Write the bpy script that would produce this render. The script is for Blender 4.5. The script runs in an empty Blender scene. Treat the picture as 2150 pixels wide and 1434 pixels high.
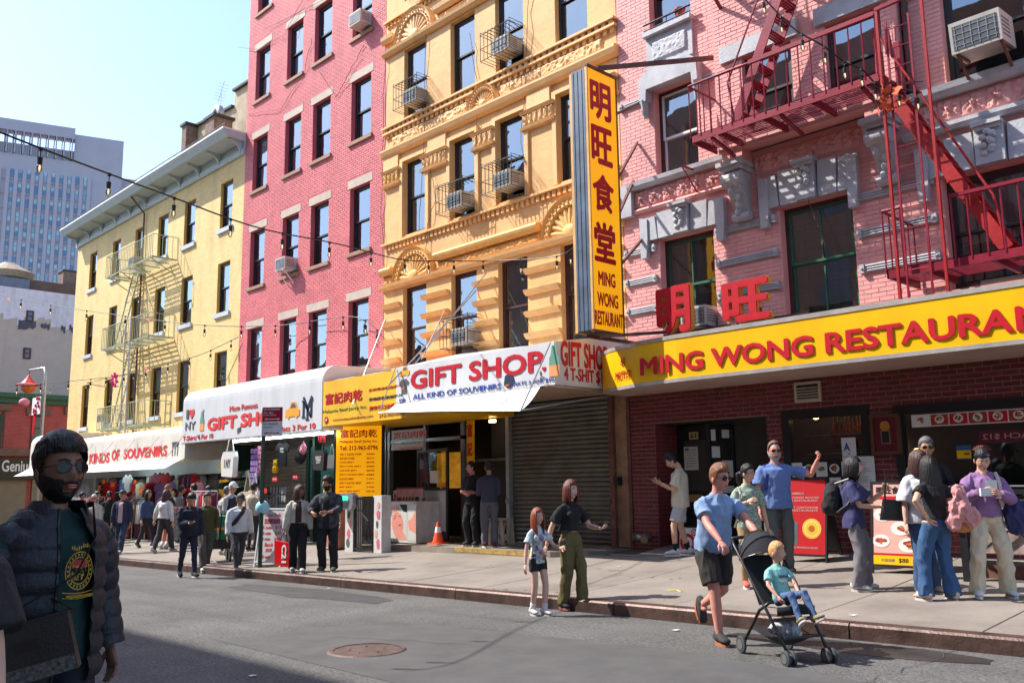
import bpy, math, random
from mathutils import Vector, Matrix, noise
random.seed(7)
S = bpy.context.scene
COL = bpy.data.collections.new('street')      # linked to the scene at the very end
V = Vector
R = math.radians
# ------------------------------------------------------------------ camera
CAMZ = 1.6
YAW, PITCH, ROLL, FPX = R(45.94), R(9.04), R(-0.82), 1869.1
cb, sb = math.cos(PITCH), math.sin(PITCH)
FW = V((-math.sin(YAW)*cb, math.cos(YAW)*cb, sb))
RT0 = V((math.cos(YAW), math.sin(YAW), 0)); UP0 = RT0.cross(FW)
RT = RT0*math.cos(ROLL)+UP0*math.sin(ROLL); UP = -RT0*math.sin(ROLL)+UP0*math.cos(ROLL)
CO = V((0, 0, CAMZ))
cd = bpy.data.cameras.new('camera'); cam = bpy.data.objects.new('camera', cd); COL.objects.link(cam)
cd.sensor_width = 36; cd.lens = FPX/2150*36; cd.clip_end = 3000; cd.clip_start = .05
m = Matrix((RT, UP, -FW)).transposed().to_4x4(); m.translation = CO; cam.matrix_world = m
S.camera = cam
def ray(u, v): return FW*FPX+RT*(u-1075)-UP*(v-717)
def PY(u, v, Y):            # point where the sight line meets the plane Y = const
    r = ray(u, v); return CO+r*(Y/r.y)
def PX(u, v, X):
    r = ray(u, v); return CO+r*(X/r.x)
# ------------------------------------------------------------------ sky, sun, exposure
SUN_EL, SUN_AZ = R(48), R(32)      # light travels toward +X, slightly +Y
sd = V((math.cos(SUN_AZ)*math.cos(SUN_EL), math.sin(SUN_AZ)*math.cos(SUN_EL), -math.sin(SUN_EL)))
w = bpy.data.worlds.new('World'); S.world = w; w.use_nodes = True
nt = w.node_tree; sk = nt.nodes.new('ShaderNodeTexSky'); sk.sky_type = 'NISHITA'; sk.sun_disc = False
sk.sun_elevation = SUN_EL; sk.sun_rotation = math.atan2(-sd.x, -sd.y)
sk.air_density = 1.0; sk.dust_density = 1.0; sk.ozone_density = 2.6
nt.links.new(sk.outputs[0], nt.nodes['Background'].inputs[0]); nt.nodes['Background'].inputs[1].default_value = .15
sl = bpy.data.lights.new('sun', 'SUN'); so = bpy.data.objects.new('sun', sl); COL.objects.link(so)
sl.energy = 3.6; sl.angle = R(.55); sl.color = (1, .95, .87); so.location = (-20, -20, 40)
so.rotation_euler = sd.to_track_quat('-Z', 'Y').to_euler()
S.view_settings.view_transform = 'Standard'; S.view_settings.look = 'None'; S.view_settings.gamma = 1
S.view_settings.use_curve_mapping = False
S.view_settings.exposure = 1.2
S.cycles.max_bounces = 6; S.cycles.diffuse_bounces = 3; S.cycles.glossy_bounces = 3; S.cycles.transmission_bounces = 4
S.cycles.transparent_max_bounces = 8; S.cycles.use_denoising = True; S.cycles.caustics_reflective = False; S.cycles.caustics_refractive = False
S.cycles.sample_clamp_indirect = 4
# ------------------------------------------------------------------ materials
MATS = {}
def mat(name, col, rough=.7, var=.12, sc=2.5, bump=0, bsc=60, metal=0, emit=0, spec=.4, col2=None, stretch=None, stain=0, alpha=1, grain=0, smap=(2.2, 2.2, .5), gsc=75):
    if name in MATS: return MATS[name]
    m = bpy.data.materials.new(name); m.use_nodes = True; MATS[name] = m
    n, l = m.node_tree.nodes, m.node_tree.links; b = n['Principled BSDF']
    b.inputs['Roughness'].default_value = rough; b.inputs['Metallic'].default_value = metal
    b.inputs['Specular IOR Level'].default_value = spec
    geo = n.new('ShaderNodeNewGeometry'); pos = geo.outputs['Position']
    if stretch:
        mp = n.new('ShaderNodeMapping'); mp.inputs['Scale'].default_value = stretch; l.new(pos, mp.inputs[0]); pos = mp.outputs[0]
    c1 = [max(0, c*(1-var)) for c in col]; c2 = [min(1, c*(1+var*.7)) for c in (col2 or col)]
    tx = n.new('ShaderNodeTexNoise'); tx.inputs['Scale'].default_value = sc; tx.inputs['Detail'].default_value = 6
    tx.inputs['Roughness'].default_value = .65
    l.new(pos, tx.inputs['Vector'])
    cr = n.new('ShaderNodeValToRGB'); cr.color_ramp.elements[0].position = .32; cr.color_ramp.elements[1].position = .68
    cr.color_ramp.elements[0].color = (*c1, 1); cr.color_ramp.elements[1].color = (*c2, 1)
    l.new(tx.outputs['Fac'], cr.inputs[0]); out = cr.outputs[0]
    if stain:
        t2 = n.new('ShaderNodeTexNoise'); t2.inputs['Scale'].default_value = .9; t2.inputs['Detail'].default_value = 9
        m2 = n.new('ShaderNodeMapping'); m2.inputs['Scale'].default_value = smap; l.new(geo.outputs['Position'], m2.inputs[0]); l.new(m2.outputs[0], t2.inputs['Vector'])
        r2 = n.new('ShaderNodeValToRGB'); r2.color_ramp.elements[0].position = .5; r2.color_ramp.elements[1].position = .75
        l.new(t2.outputs['Fac'], r2.inputs[0])
        mx = n.new('ShaderNodeMix'); mx.data_type = 'RGBA'; mx.blend_type = 'MULTIPLY'
        mm = n.new('ShaderNodeMath'); mm.operation = 'MULTIPLY'; mm.inputs[1].default_value = stain; l.new(r2.outputs[0], mm.inputs[0])
        l.new(mm.outputs[0], mx.inputs[0]); l.new(out, mx.inputs[6]); mx.inputs[7].default_value = (.45, .42, .4, 1); out = mx.outputs[2]
    if grain:
        t4 = n.new('ShaderNodeTexNoise'); t4.inputs['Scale'].default_value = gsc; t4.inputs['Detail'].default_value = 5; l.new(geo.outputs['Position'], t4.inputs['Vector'])
        r4 = n.new('ShaderNodeMapRange'); r4.inputs[1].default_value = .3; r4.inputs[2].default_value = .7; r4.inputs[3].default_value = 1-grain; r4.inputs[4].default_value = 1+grain; l.new(t4.outputs['Fac'], r4.inputs[0])
        c4 = n.new('ShaderNodeCombineXYZ'); [l.new(r4.outputs[0], c4.inputs[i]) for i in range(3)]
        m4 = n.new('ShaderNodeMix'); m4.data_type = 'RGBA'; m4.blend_type = 'MULTIPLY'; m4.inputs[0].default_value = 1; l.new(out, m4.inputs[6]); l.new(c4.outputs[0], m4.inputs[7]); out = m4.outputs[2]
    l.new(out, b.inputs['Base Color'])
    if emit:
        l.new(out, b.inputs['Emission Color']); b.inputs['Emission Strength'].default_value = emit
    if bump:
        t3 = n.new('ShaderNodeTexNoise'); t3.inputs['Scale'].default_value = bsc; t3.inputs['Detail'].default_value = 5; l.new(pos, t3.inputs['Vector'])
        bp = n.new('ShaderNodeBump'); bp.inputs['Strength'].default_value = min(1, bump); bp.inputs['Distance'].default_value = .02
        l.new(t3.outputs['Fac'], bp.inputs['Height']); l.new(bp.outputs[0], b.inputs['Normal'])
    if alpha < 1: b.inputs['Alpha'].default_value = alpha
    return m
def brick_mat(name, col, mort, bw=.21, bh=.075, bump=.4, var=.1, rough=.7, ms=.006):
    """painted brickwork too far or too faint to pick apart: fine relief"""
    if name in MATS: return MATS[name]
    m = mat(name, col, rough, var, 1.6, stain=.35); n, l = m.node_tree.nodes, m.node_tree.links; b = n['Principled BSDF']
    geo = n.new('ShaderNodeNewGeometry'); sp = n.new('ShaderNodeSeparateXYZ'); l.new(geo.outputs['Position'], sp.inputs[0])
    ad = n.new('ShaderNodeMath'); l.new(sp.outputs[0], ad.inputs[0]); l.new(sp.outputs[1], ad.inputs[1])
    cb_ = n.new('ShaderNodeCombineXYZ'); l.new(ad.outputs[0], cb_.inputs[0]); l.new(sp.outputs[2], cb_.inputs[1])
    bt = n.new('ShaderNodeTexBrick'); l.new(cb_.outputs[0], bt.inputs['Vector']); bt.inputs['Scale'].default_value = 1
    bt.inputs['Brick Width'].default_value = bw; bt.inputs['Row Height'].default_value = bh; bt.inputs['Mortar Size'].default_value = ms
    bt.inputs['Mortar Smooth'].default_value = .4; bt.inputs['Color1'].default_value = (1, 1, 1, 1); bt.inputs['Color2'].default_value = (.88, .88, .88, 1); bt.inputs['Mortar'].default_value = (*mort, 1)
    old = b.inputs['Base Color'].links[0].from_socket
    mx = n.new('ShaderNodeMix'); mx.data_type = 'RGBA'; mx.blend_type = 'MULTIPLY'; mx.inputs[0].default_value = 1
    l.new(old, mx.inputs[6]); l.new(bt.outputs['Color'], mx.inputs[7]); l.new(mx.outputs[2], b.inputs['Base Color'])
    nz = n.new('ShaderNodeTexNoise'); nz.inputs['Scale'].default_value = 35; l.new(geo.outputs['Position'], nz.inputs['Vector'])
    sb_ = n.new('ShaderNodeMath'); sb_.operation = 'MULTIPLY_ADD'; l.new(nz.outputs['Fac'], sb_.inputs[0]); sb_.inputs[1].default_value = -.35; 
    l.new(bt.outputs['Fac'], sb_.inputs[2])
    bp = n.new('ShaderNodeBump'); bp.invert = True; bp.inputs['Strength'].default_value = bump; bp.inputs['Distance'].default_value = .012
    l.new(sb_.outputs[0], bp.inputs['Height']); l.new(bp.outputs[0], b.inputs['Normal'])
    return m
def glass_mat(name='window glass', tint=(.84, .89, .89), refl=.22, see=.5):
    if name in MATS: return MATS[name]
    m = bpy.data.materials.new(name); m.use_nodes = True; MATS[name] = m; n, l = m.node_tree.nodes, m.node_tree.links
    n.remove(n['Principled BSDF']); o = n['Material Output']
    t = n.new('ShaderNodeBsdfTransparent'); t.inputs[0].default_value = (*tint, 1)
    g = n.new('ShaderNodeBsdfGlossy'); g.inputs['Roughness'].default_value = .02; g.inputs[0].default_value = (.72, .84, .95, 1)
    geo = n.new('ShaderNodeNewGeometry'); nz = n.new('ShaderNodeTexNoise'); nz.inputs['Scale'].default_value = 1.3; l.new(geo.outputs['Position'], nz.inputs['Vector'])
    bp = n.new('ShaderNodeBump'); bp.inputs['Strength'].default_value = .12; bp.inputs['Distance'].default_value = .05; l.new(nz.outputs['Fac'], bp.inputs['Height']); l.new(bp.outputs[0], g.inputs['Normal'])
    f = n.new('ShaderNodeFresnel'); f.inputs['IOR'].default_value = 1.5
    a = n.new('ShaderNodeMath'); a.operation = 'MULTIPLY_ADD'; l.new(f.outputs[0], a.inputs[0]); a.inputs[1].default_value = 1.4; a.inputs[2].default_value = refl; a.use_clamp = True
    mx = n.new('ShaderNodeMixShader'); l.new(a.outputs[0], mx.inputs[0]); l.new(t.outputs[0], mx.inputs[1]); l.new(g.outputs[0], mx.inputs[2]); l.new(mx.outputs[0], o.inputs[0])
    return m
def vary(m, amt=.25):
    """brick-to-brick variation: per object and per loose piece"""
    n, l = m.node_tree.nodes, m.node_tree.links; b = n['Principled BSDF']; old = b.inputs['Base Color'].links[0].from_socket
    oi = n.new('ShaderNodeObjectInfo'); ge = n.new('ShaderNodeNewGeometry'); ad = n.new('ShaderNodeMath'); l.new(oi.outputs['Random'], ad.inputs[0]); l.new(ge.outputs['Random Per Island'], ad.inputs[1])
    fr = n.new('ShaderNodeMath'); fr.operation = 'FRACT'; l.new(ad.outputs[0], fr.inputs[0])
    ma = n.new('ShaderNodeMapRange'); ma.inputs[3].default_value = 1-amt; ma.inputs[4].default_value = 1+amt*.6; l.new(fr.outputs[0], ma.inputs[0])
    cc = n.new('ShaderNodeCombineXYZ'); [l.new(ma.outputs[0], cc.inputs[i]) for i in range(3)]
    mx = n.new('ShaderNodeMix'); mx.data_type = 'RGBA'; mx.blend_type = 'MULTIPLY'; mx.inputs[0].default_value = 1
    l.new(old, mx.inputs[6]); l.new(cc.outputs[0], mx.inputs[7]); l.new(mx.outputs[2], b.inputs['Base Color']); return m
# ------------------------------------------------------------------ objects
def tag(o, label=None, cat=None, group=None, kind=None):
    if label: o['label'] = label
    if cat: o['category'] = cat
    if group: o['group'] = group
    if kind: o['kind'] = kind
    return o
def thing(name, label, cat, loc=(0, 0, 0), rz=0, group=None):
    o = bpy.data.objects.new(name, None); COL.objects.link(o); o.location = loc; o.rotation_euler = (0, 0, rz); o.empty_display_size = .2
    return tag(o, label, cat, group)
def mw(o):
    a = Matrix.LocRotScale(o.location, o.rotation_euler, o.scale)
    if o.parent: a = mw(o.parent) @ o.matrix_parent_inverse @ a
    return a
def link(name, me, parent=None, world=False, loc=None, kind=None, label=None):
    o = bpy.data.objects.new(name, me); COL.objects.link(o)
    if parent:
        o.parent = parent
        if world: o.matrix_parent_inverse = mw(parent).inverted()
    if loc is not None: o.location = loc
    if kind: o['kind'] = kind
    if label: o['label'] = label
    return o
def copy_tree(o, parent=None):
    c = o.copy(); COL.objects.link(c); c.parent = parent
    if parent: c.matrix_parent_inverse = o.matrix_parent_inverse.copy()
    for ch in KIDS(o): copy_tree(ch, c)
    return c
def KIDS(o): return list(o.children)
class MB:
    def __init__(s): s.v = []; s.f = []; s.m = []; s.k = 0
    def add(s, vs, fs, m=0):
        b = len(s.v); s.v += [tuple(x) for x in vs]; s.f += [tuple(i+b for i in f) for f in fs]; s.m += [m]*len(fs); return s
    def box(s, x0, x1, y0, y1, z0, z1, m=0, M=None):
        vs = [V((x, y, z)) for z in (z0, z1) for y in (y0, y1) for x in (x0, x1)]
        if M: vs = [M @ p for p in vs]
        return s.add(vs, [(0, 2, 3, 1), (4, 5, 7, 6), (0, 1, 5, 4), (2, 6, 7, 3), (0, 4, 6, 2), (1, 3, 7, 5)], m)
    def bar(s, a, b, w, h=None, m=0, up=(0, 0, 1)):
        a, b = V(a), V(b); h = h or w; d = (b-a)
        if d.length < 1e-6: return s
        d.normalize(); sx = d.cross(V(up))
        if sx.length < 1e-4: sx = d.cross(V((0, 1, 0)))
        sx.normalize(); sy = sx.cross(d)
        vs = [p+sx*i*w/2+sy*j*h/2 for p in (a, b) for i, j in ((-1, -1), (1, -1), (1, 1), (-1, 1))]
        return s.add(vs, [(3, 2, 1, 0), (4, 5, 6, 7), (0, 1, 5, 4), (1, 2, 6, 5), (2, 3, 7, 6), (3, 0, 4, 7)], m)
    def tube(s, pts, r, n=8, m=0, cap=True, ax=None):
        """loft along pts; r: number, list, or list of (rx, ry); ax: fixed side axis"""
        pts = [V(p) for p in pts]; N = len(pts); rr = r if isinstance(r, (list, tuple)) else [r]*N
        prev = None; vs = []
        for i, p in enumerate(pts):
            d = (pts[min(i+1, N-1)]-pts[max(i-1, 0)])
            d = d.normalized() if d.length > 1e-9 else V((0, 0, 1))
            if ax is not None: sx = V(ax)-d*V(ax).dot(d)
            elif prev is None: sx = d.cross(V((0, 0, 1))) if abs(d.z) < .95 else d.cross(V((0, 1, 0)))
            else: sx = prev-d*prev.dot(d)
            if sx.length < 1e-5: sx = d.orthogonal()
            sx.normalize(); sy = d.cross(sx); prev = sx
            q = rr[i]; rx, ry = q if isinstance(q, (list, tuple)) else (q, q)
            for k in range(n):
                t = 2*math.pi*k/n; vs.append(p+sx*rx*math.cos(t)+sy*ry*math.sin(t))
        fs = [(i*n+k, i*n+(k+1) % n, (i+1)*n+(k+1) % n, (i+1)*n+k) for i in range(N-1) for k in range(n)]
        if cap: fs += [tuple(reversed(range(n))), tuple((N-1)*n+k for k in range(n))]
        return s.add(vs, fs, m)
    def ball(s, c, r, n=10, m=0, M=None):
        rx, ry, rz = r if isinstance(r, (list, tuple)) else (r, r, r); c = V(c); vs = []; h = n//2+1
        for j in range(1, h):
            t = math.pi*j/h
            for k in range(n):
                p = 2*math.pi*k/n; q = V((rx*math.sin(t)*math.cos(p), ry*math.sin(t)*math.sin(p), rz*math.cos(t)))
                vs.append(c+(M @ q if M else q))
        top = V((0, 0, rz)); bot = V((0, 0, -rz)); vs += [c+(M @ top if M else top), c+(M @ bot if M else bot)]; a = len(vs)-2
        fs = [(j*n+k, (j+1)*n+k, (j+1)*n+(k+1) % n, j*n+(k+1) % n) for j in range(h-2) for k in range(n)]
        fs += [(a, k, (k+1) % n) for k in range(n)]+[((h-2)*n+(k+1) % n, (h-2)*n+k, a+1) for k in range(n)]
        return s.add(vs, fs, m)
    def prism(s, poly, o, ux, uy, d, m=0):
        """extrude 2-D polygon (in plane o,ux,uy) by vector d"""
        o, ux, uy, d = V(o), V(ux), V(uy), V(d); n = len(poly)
        vs = [o+ux*a+uy*b for a, b in poly]; vs += [p+d for p in vs]
        return s.add(vs, [tuple(range(n)), tuple(reversed(range(n, 2*n)))]+[(i, n+i, n+(i+1) % n, (i+1) % n) for i in range(n)], m)
    def grid(s, fn, nx, nz, m=0):
        vs = [fn(i/nx, j/nz) for j in range(nz+1) for i in range(nx+1)]
        return s.add(vs, [(j*(nx+1)+i, j*(nx+1)+i+1, (j+1)*(nx+1)+i+1, (j+1)*(nx+1)+i) for j in range(nz) for i in range(nx)], m)
    def mesh(s, name, mats, smooth=False):
        me = bpy.data.meshes.new(name); me.from_pydata(s.v, [], s.f)
        for q in (mats if isinstance(mats, (list, tuple)) else [mats]): me.materials.append(q)
        me.polygons.foreach_set('material_index', s.m)
        if smooth: me.polygons.foreach_set('use_smooth', [True]*len(s.f))
        me.validate(); me.update(); return me
    def obj(s, name, mats, parent=None, world=True, smooth=False, **k):
        return link(name, s.mesh(name, mats, smooth), parent, world, **k)
TXT = {}
def text_mesh(txt, off=.02):
    k = (txt, off)
    if k not in TXT:
        c = bpy.data.curves.new('t', 'FONT'); c.body = txt; c.extrude = .5; c.resolution_u = 3; c.space_line = .95; c.align_x = 'CENTER'
        o = bpy.data.objects.new('t', c); m0 = bpy.data.meshes.new_from_object(o); bpy.data.objects.remove(o)
        P = [tuple(q.co) for q in m0.vertices]; F = [tuple(p.vertices) for p in m0.polygons]; vs, fs = [], []; r = off*.62
        sh = [(0, 0)] if r < .004 else [(0, 0)]+[(r*math.cos(a*math.pi/4), r*math.sin(a*math.pi/4)) for a in range(8)]
        for i, (dx, dy) in enumerate(sh):        # emboldened by shifted copies, each a hair lower
            b = len(vs); z = .5+.5*(1-.02*i); vs += [(x+dx, y+dy, (z if q > 0 else 0)) for x, y, q in P]; fs += [tuple(j+b for j in f) for f in F]
        me = bpy.data.meshes.new('lettering'); me.from_pydata(vs, [], fs)
        xs = [q.co.x for q in me.vertices]; ys = [q.co.y for q in me.vertices]; x0, x1, y0, y1 = min(xs), max(xs), min(ys), max(ys)
        for q in me.vertices: q.co = ((q.co.x-x0)/(x1-x0), (q.co.y-y0)/(y1-y0), q.co.z)
        TXT[k] = (me, (x1-x0)/(y1-y0))
    return TXT[k]
def T(txt, m, parent, o, right, up, w, h, th=.006, off=.02, name='lettering', cen=False):
    """flat lettering: box of w x h whose lower-left corner is o, on the plane (right, up)"""
    me, asp = text_mesh(txt, off)
    me = me.copy(); me.materials.clear(); me.materials.append(m)
    w = w or h*asp; rt, u = V(right).normalized(), V(up).normalized(); nn = rt.cross(u)
    o = V(o)
    if cen: o = o-rt*w/2-u*h/2
    M = Matrix((rt*w, u*h, nn*th)).transposed().to_4x4(); M.translation = o
    me.transform(M)
    return link(name, me, parent, True)
XR, ZU = (1, 0, 0), (0, 0, 1)
def gz(x, y):
    """road surface"""
    return .016*max(-62, min(x, 6))+.10
def sz(x, y):
    d = max(0, y-8.9); return gz(x, y)+.13+.03*d+.009*d*d
def G(u, v, side=True):
    f = sz if side else gz; z = .1
    for _ in range(60):
        r = ray(u, v); p = CO+r*((z-CAMZ)/r.z); z = .5*z+.5*f(p.x, p.y)
    return V((p.x, p.y, f(p.x, p.y)))
# ------------------------------------------------------------------ palette
M = {}
M['asphalt'] = mat('asphalt', (.112, .108, .102), .88, .25, .8, .7, 90, stain=.4, grain=.55, smap=(.25, 2.2, 1), gsc=42)
M['concrete'] = mat('pavement concrete', (.235, .20, .17), .85, .18, 1.1, .25, 90, stain=.6, grain=.16, smap=(.8, .8, .8))
M['step'] = mat('step concrete', (.25, .215, .17), .85, .25, 3, .4, 60, stain=.6)
M['kerb'] = mat('rusty steel kerb', (.095, .055, .045), .45, .55, 4, .3, 40, metal=.3)
M['red'] = vary(mat('pink red painted brick', (.70, .19, .198), .62, .12, 2.2, .25, 70, stain=.18), .1)
M['redm'] = mat('pink red mortar', (.56, .13, .15), .75, .1, 3)
M['pink'] = vary(mat('salmon pink painted brick', (.77, .355, .33), .6, .08, 2.5, .2, 60, stain=.15), .05)
M['pinkm'] = mat('salmon pink joint', (.69, .31, .285), .7, .1)
M['pinks'] = mat('salmon pink smooth paint', (.77, .355, .33), .6, .12, 3, .3, 50, stain=.2)
M['orange'] = brick_mat('orange painted brick', (.84, .49, .20), (.88, .84, .8), .22, .077, .22, .06)
M['orangep'] = mat('orange painted stone', (.84, .49, .20), .6, .08, 3, .3, 45, stain=.2)
M['ochre'] = mat('ochre painted trim', (.78, .42, .12), .6, .12, 5, .3, 60, stain=.2)
M['yellow'] = brick_mat('yellow painted brick', (.78, .57, .24), (.93, .93, .93), .22, .077, .5, .06, ms=.004)
M['yellowr'] = mat('deep yellow reveal', (.78, .47, .1), .6, .1)
M['dbrick'] = vary(mat('dark red brick', (.17, .022, .024), .5, .22, 6, .3, 80, stain=.2), .28)
M['dmort'] = mat('brick mortar', (.30, .20, .19), .9, .2, 8)
M['grey'] = mat('grey painted stone', (.47, .47, .50), .6, .14, 4, .4, 50, stain=.4)
M['stone'] = mat('beige lintel stone', (.52, .42, .34), .7, .12, 4, .2, stain=.2)
M['sill'] = mat('brown stone sill', (.34, .2, .13), .7, .15, 5)
M['white'] = mat('white paint', (.78, .78, .78), .5, .05, 2)
M['canvas'] = mat('white canvas', (.72, .72, .73), .75, .06, 1.2, .15, 8, stain=.25)
M['creamc'] = mat('cream awning vinyl', (.66, .62, .55), .6, .08, 1.5, .1, 8, stain=.35)
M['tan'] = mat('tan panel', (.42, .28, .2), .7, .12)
M['corn'] = mat('pale green grey cornice', (.42, .50, .50), .6, .1, 3, .2)
M['blueg'] = mat('light blue sill', (.5, .55, .63), .6, .1, 4)
M['dark'] = mat('dark window frame', (.028, .03, .033), .45, .3, 5)
M['brownf'] = mat('brown window frame', (.07, .028, .026), .5, .3, 5)
M['greenf'] = mat('green sash', (.03, .12, .07), .5, .2)
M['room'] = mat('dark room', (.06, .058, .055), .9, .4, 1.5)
M['curtain'] = mat('pale curtain', (.52, .54, .55), .9, .15, 6, stretch=(8, 8, .3))
M['blind'] = mat('grey green blind', (.36, .39, .37), .9, .15, 4, stretch=(.5, .5, 14))
M['redcurtain'] = mat('dark red curtain', (.25, .012, .02), .9, .2, 6, stretch=(8, 8, .3))
M['glass'] = glass_mat()
M['sglass'] = glass_mat('shop glass', (.75, .78, .76), .06)
M['black'] = mat('black metal', (.015, .015, .017), .4, .3, 6)
M['iron'] = mat('dark red iron', (.25, .012, .032), .38, .25, 5, .15, 40)
M['iron2'] = mat('bright red iron', (.36, .018, .02), .4, .25, 5, .15, 40)
M['paleiron'] = mat('pale green iron', (.42, .44, .29), .5, .2, 5)
M['steel'] = mat('galvanised steel', (.42, .42, .42), .4, .2, 6, metal=.6)
M['rust'] = mat('rusty brown steel', (.16, .07, .055), .6, .4, 6, metal=.2)
M['shut'] = mat('grey roller shutter', (.17, .16, .135), .5, .3, 2.2, .1, 30, metal=.35, stain=.4)
M['bluegrey'] = mat('weathered blue metal', (.10, .14, .2), .5, .3, 3, metal=.3, stain=.3)
M['syel'] = mat('sign yellow', (.86, .47, .0), .4, .06, 1, stain=.3)
M['syor'] = mat('sign amber with added glow', (.92, .40, .004), .4, .04, 1, emit=.28)  # emission imitates sun coming through the vertical sign; menu board shares it
M['sred'] = mat('sign red', (.5, .004, .016), .45, .12, 6)
M['sred2'] = mat('faded red print', (.68, .05, .05), .5, .2, 9)
M['sblue'] = mat('sign blue', (.03, .07, .36), .5, .1)
M['sgreen'] = mat('sign green', (.1, .27, .03), .5, .1)
M['snavy'] = mat('print navy', (.02, .03, .07), .5, .2)
M['sgrey'] = mat('print grey', (.1, .1, .11), .5, .2)
M['sbrown'] = mat('sign faded brown', (.42, .13, .02), .5, .1)
M['polegreen'] = mat('dark green pole paint', (.012, .045, .035), .45, .3, 8)
M['lamp'] = mat('lit lamp', (1, .6, .25), emit=6)
M['tube'] = mat('fluorescent tube', (.8, .95, 1), emit=11)
M['wire'] = mat('black cable', (.01, .01, .01), .5)
M['bulb'] = glass_mat('bulb glass', (.95, .85, .65), .12)
Y0 = 13.5
# ------------------------------------------------------------------ ground
def sheet(name, x0, x1, y0, y1, f, m, nx, ny, kind='structure', parent=None):
    b = MB(); b.grid(lambda a, c: (x0+(x1-x0)*a, y0+(y1-y0)*c, f(x0+(x1-x0)*a, y0+(y1-y0)*c)), nx, ny)
    return b.obj(name, m, parent, kind=kind)
bx = MB(); bx.add([(-900, -500, -1.45), (900, -500, -1.45), (900, 900, -1.45), (-900, 900, -1.45)], [(0, 1, 2, 3)])
bx.obj('ground', M['asphalt'], kind='structure')
sheet('road', -120, 40, -1.0, 9.0, lambda x, y: gz(x, y)+.0-.012*abs(y-4)**1.2*.3, M['asphalt'], 160, 12)
pv = sheet('pavement', -44, 30, 8.86, 14.2, lambda x, y: sz(x, max(8.9, y))-.04, mat('pavement joint', (.1, .085, .07), .9), 74, 6)
def slab(x0, x1, y0, y1):
    g = .006; c = .005; b = MB(); dz = random.uniform(-.002, .003)
    P = [(x0+g, y0+g), (x1-g, y0+g), (x1-g, y1-g), (x0+g, y1-g)]; I = [(x0+g+c, y0+g+c), (x1-g-c, y0+g+c), (x1-g-c, y1-g-c), (x0+g+c, y1-g-c)]
    vs = [(x, y, sz(x, y)-.05) for x, y in P]+[(x, y, sz(x, y)-.005+dz) for x, y in P]+[(x, y, sz(x, y)+dz) for x, y in I]
    b.add(vs, [(8, 9, 10, 11)]+[(i, (i+1) % 4, 4+(i+1) % 4, 4+i) for i in range(4)]+[(4+i, 4+(i+1) % 4, 8+(i+1) % 4, 8+i) for i in range(4)])
    b.obj('paving_slab', M['concrete'], pv)
x = -43.6
while x < 8:
    wd = 1.75 if x > -20 else 1.9
    for y0, y1 in ((9.06, 11.0), (11.0, 12.6), (12.6, 14.15)):
        if -17 < x < -11.4 and y0 > 12: continue
        slab(x, x+wd, y0, y1)
    x += wd
kb = MB()
kp = bpy.data.objects.new('kerb', None); COL.objects.link(kp); kp.location = (-15, 8.95, -.2); kp['kind'] = 'structure'
x = -44
while x < 10:
    L = 3.05; b = MB(); z0, z1 = sz(x, 8.9), sz(x+L, 8.9)
    for (ya, yb, dz) in ((8.86, 9.04, 0),):
        b.add([(x+.008, ya, z0-.3), (x+L-.008, ya, z1-.3), (x+.008, ya, z0-.02), (x+L-.008, ya, z1-.02), (x+.008, ya+.02, z0+.002), (x+L-.008, ya+.02, z1+.002), (x+.008, yb, z0+.006), (x+L-.008, yb, z1+.006)],
              [(0, 1, 3, 2), (2, 3, 5, 4), (4, 5, 7, 6), (0, 2, 4, 6), (1, 7, 5, 3)], 0)
    b.obj('kerb_stone', M['kerb'], kp); x += L
# opposite pavement, behind the camera
sheet('pavement_opposite', -120, 40, -4.2, -.9, lambda x, y: gz(x, y)+.14, M['concrete'], 80, 2)
def wobble(cx, cy, r, n, seed, sq=.5):
    rnd = random.Random(seed); return [(cx+math.cos(2*math.pi*i/n)*r*rnd.uniform(.7, 1.1), cy+math.sin(2*math.pi*i/n)*r*sq*rnd.uniform(.7, 1.1)) for i in range(n)]
def patch(name, pts, m, dz, f=gz, kind='structure'):
    b = MB(); b.add([(x, y, f(x, y)+dz-.012*abs(y-4)**1.2*.3*(f is gz)) for x, y in pts], [tuple(range(len(pts)))]); return b.obj(name, m, kind=kind)
tar = mat('tar patch', (.055, .054, .053), .7, .3, 3, .4, 120)
wet = mat('damp asphalt', (.045, .043, .04), .25, .4, 2, .2, 120)
p = G(1860, 1352, False); patch('road_wet_patch', wobble(p.x-.2, 8.45, 1.5, 18, 3, .22), wet, .004)
p = G(620, 1240, False); patch('road_tar_patch', wobble(p.x, 8.0, 2.6, 16, 5, .2), tar, .004)
patch('road_old_patch', [(-9.6, 4.7), (-3.4, 4.5), (-3.3, 7.0), (-5.5, 7.3), (-9.4, 6.8)], mat('old asphalt patch', (.09, .088, .086), .8, .2, 2, .5, 200), .003)
# joints and cracks in the asphalt
rc = random.Random(4)
for (u0, v0, u1, v1) in ((1000, 1352, 700, 1335), (330, 1235, 700, 1270), (1800, 1434, 2100, 1330)):
    a, c = G(u0, v0, False), G(u1, v1, False); n = 14; b = MB(); L, Rr = [], []
    d = (c-a).normalized(); s_ = V((-d.y, d.x, 0))
    for i in range(n+1):
        q = a.lerp(c, i/n)+s_*rc.uniform(-.05, .05); w_ = rc.uniform(.002, .006)
        L.append(q+s_*w_); Rr.append(q-s_*w_)
    for i in range(n):
        vs = [L[i], L[i+1], Rr[i+1], Rr[i]]; b.add([(q.x, q.y, gz(q.x, q.y)-.012*abs(q.y-4)**1.2*.3+.008) for q in vs], [(0, 1, 2, 3)])
    b.obj('road_crack', tar, kind='structure')
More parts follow.
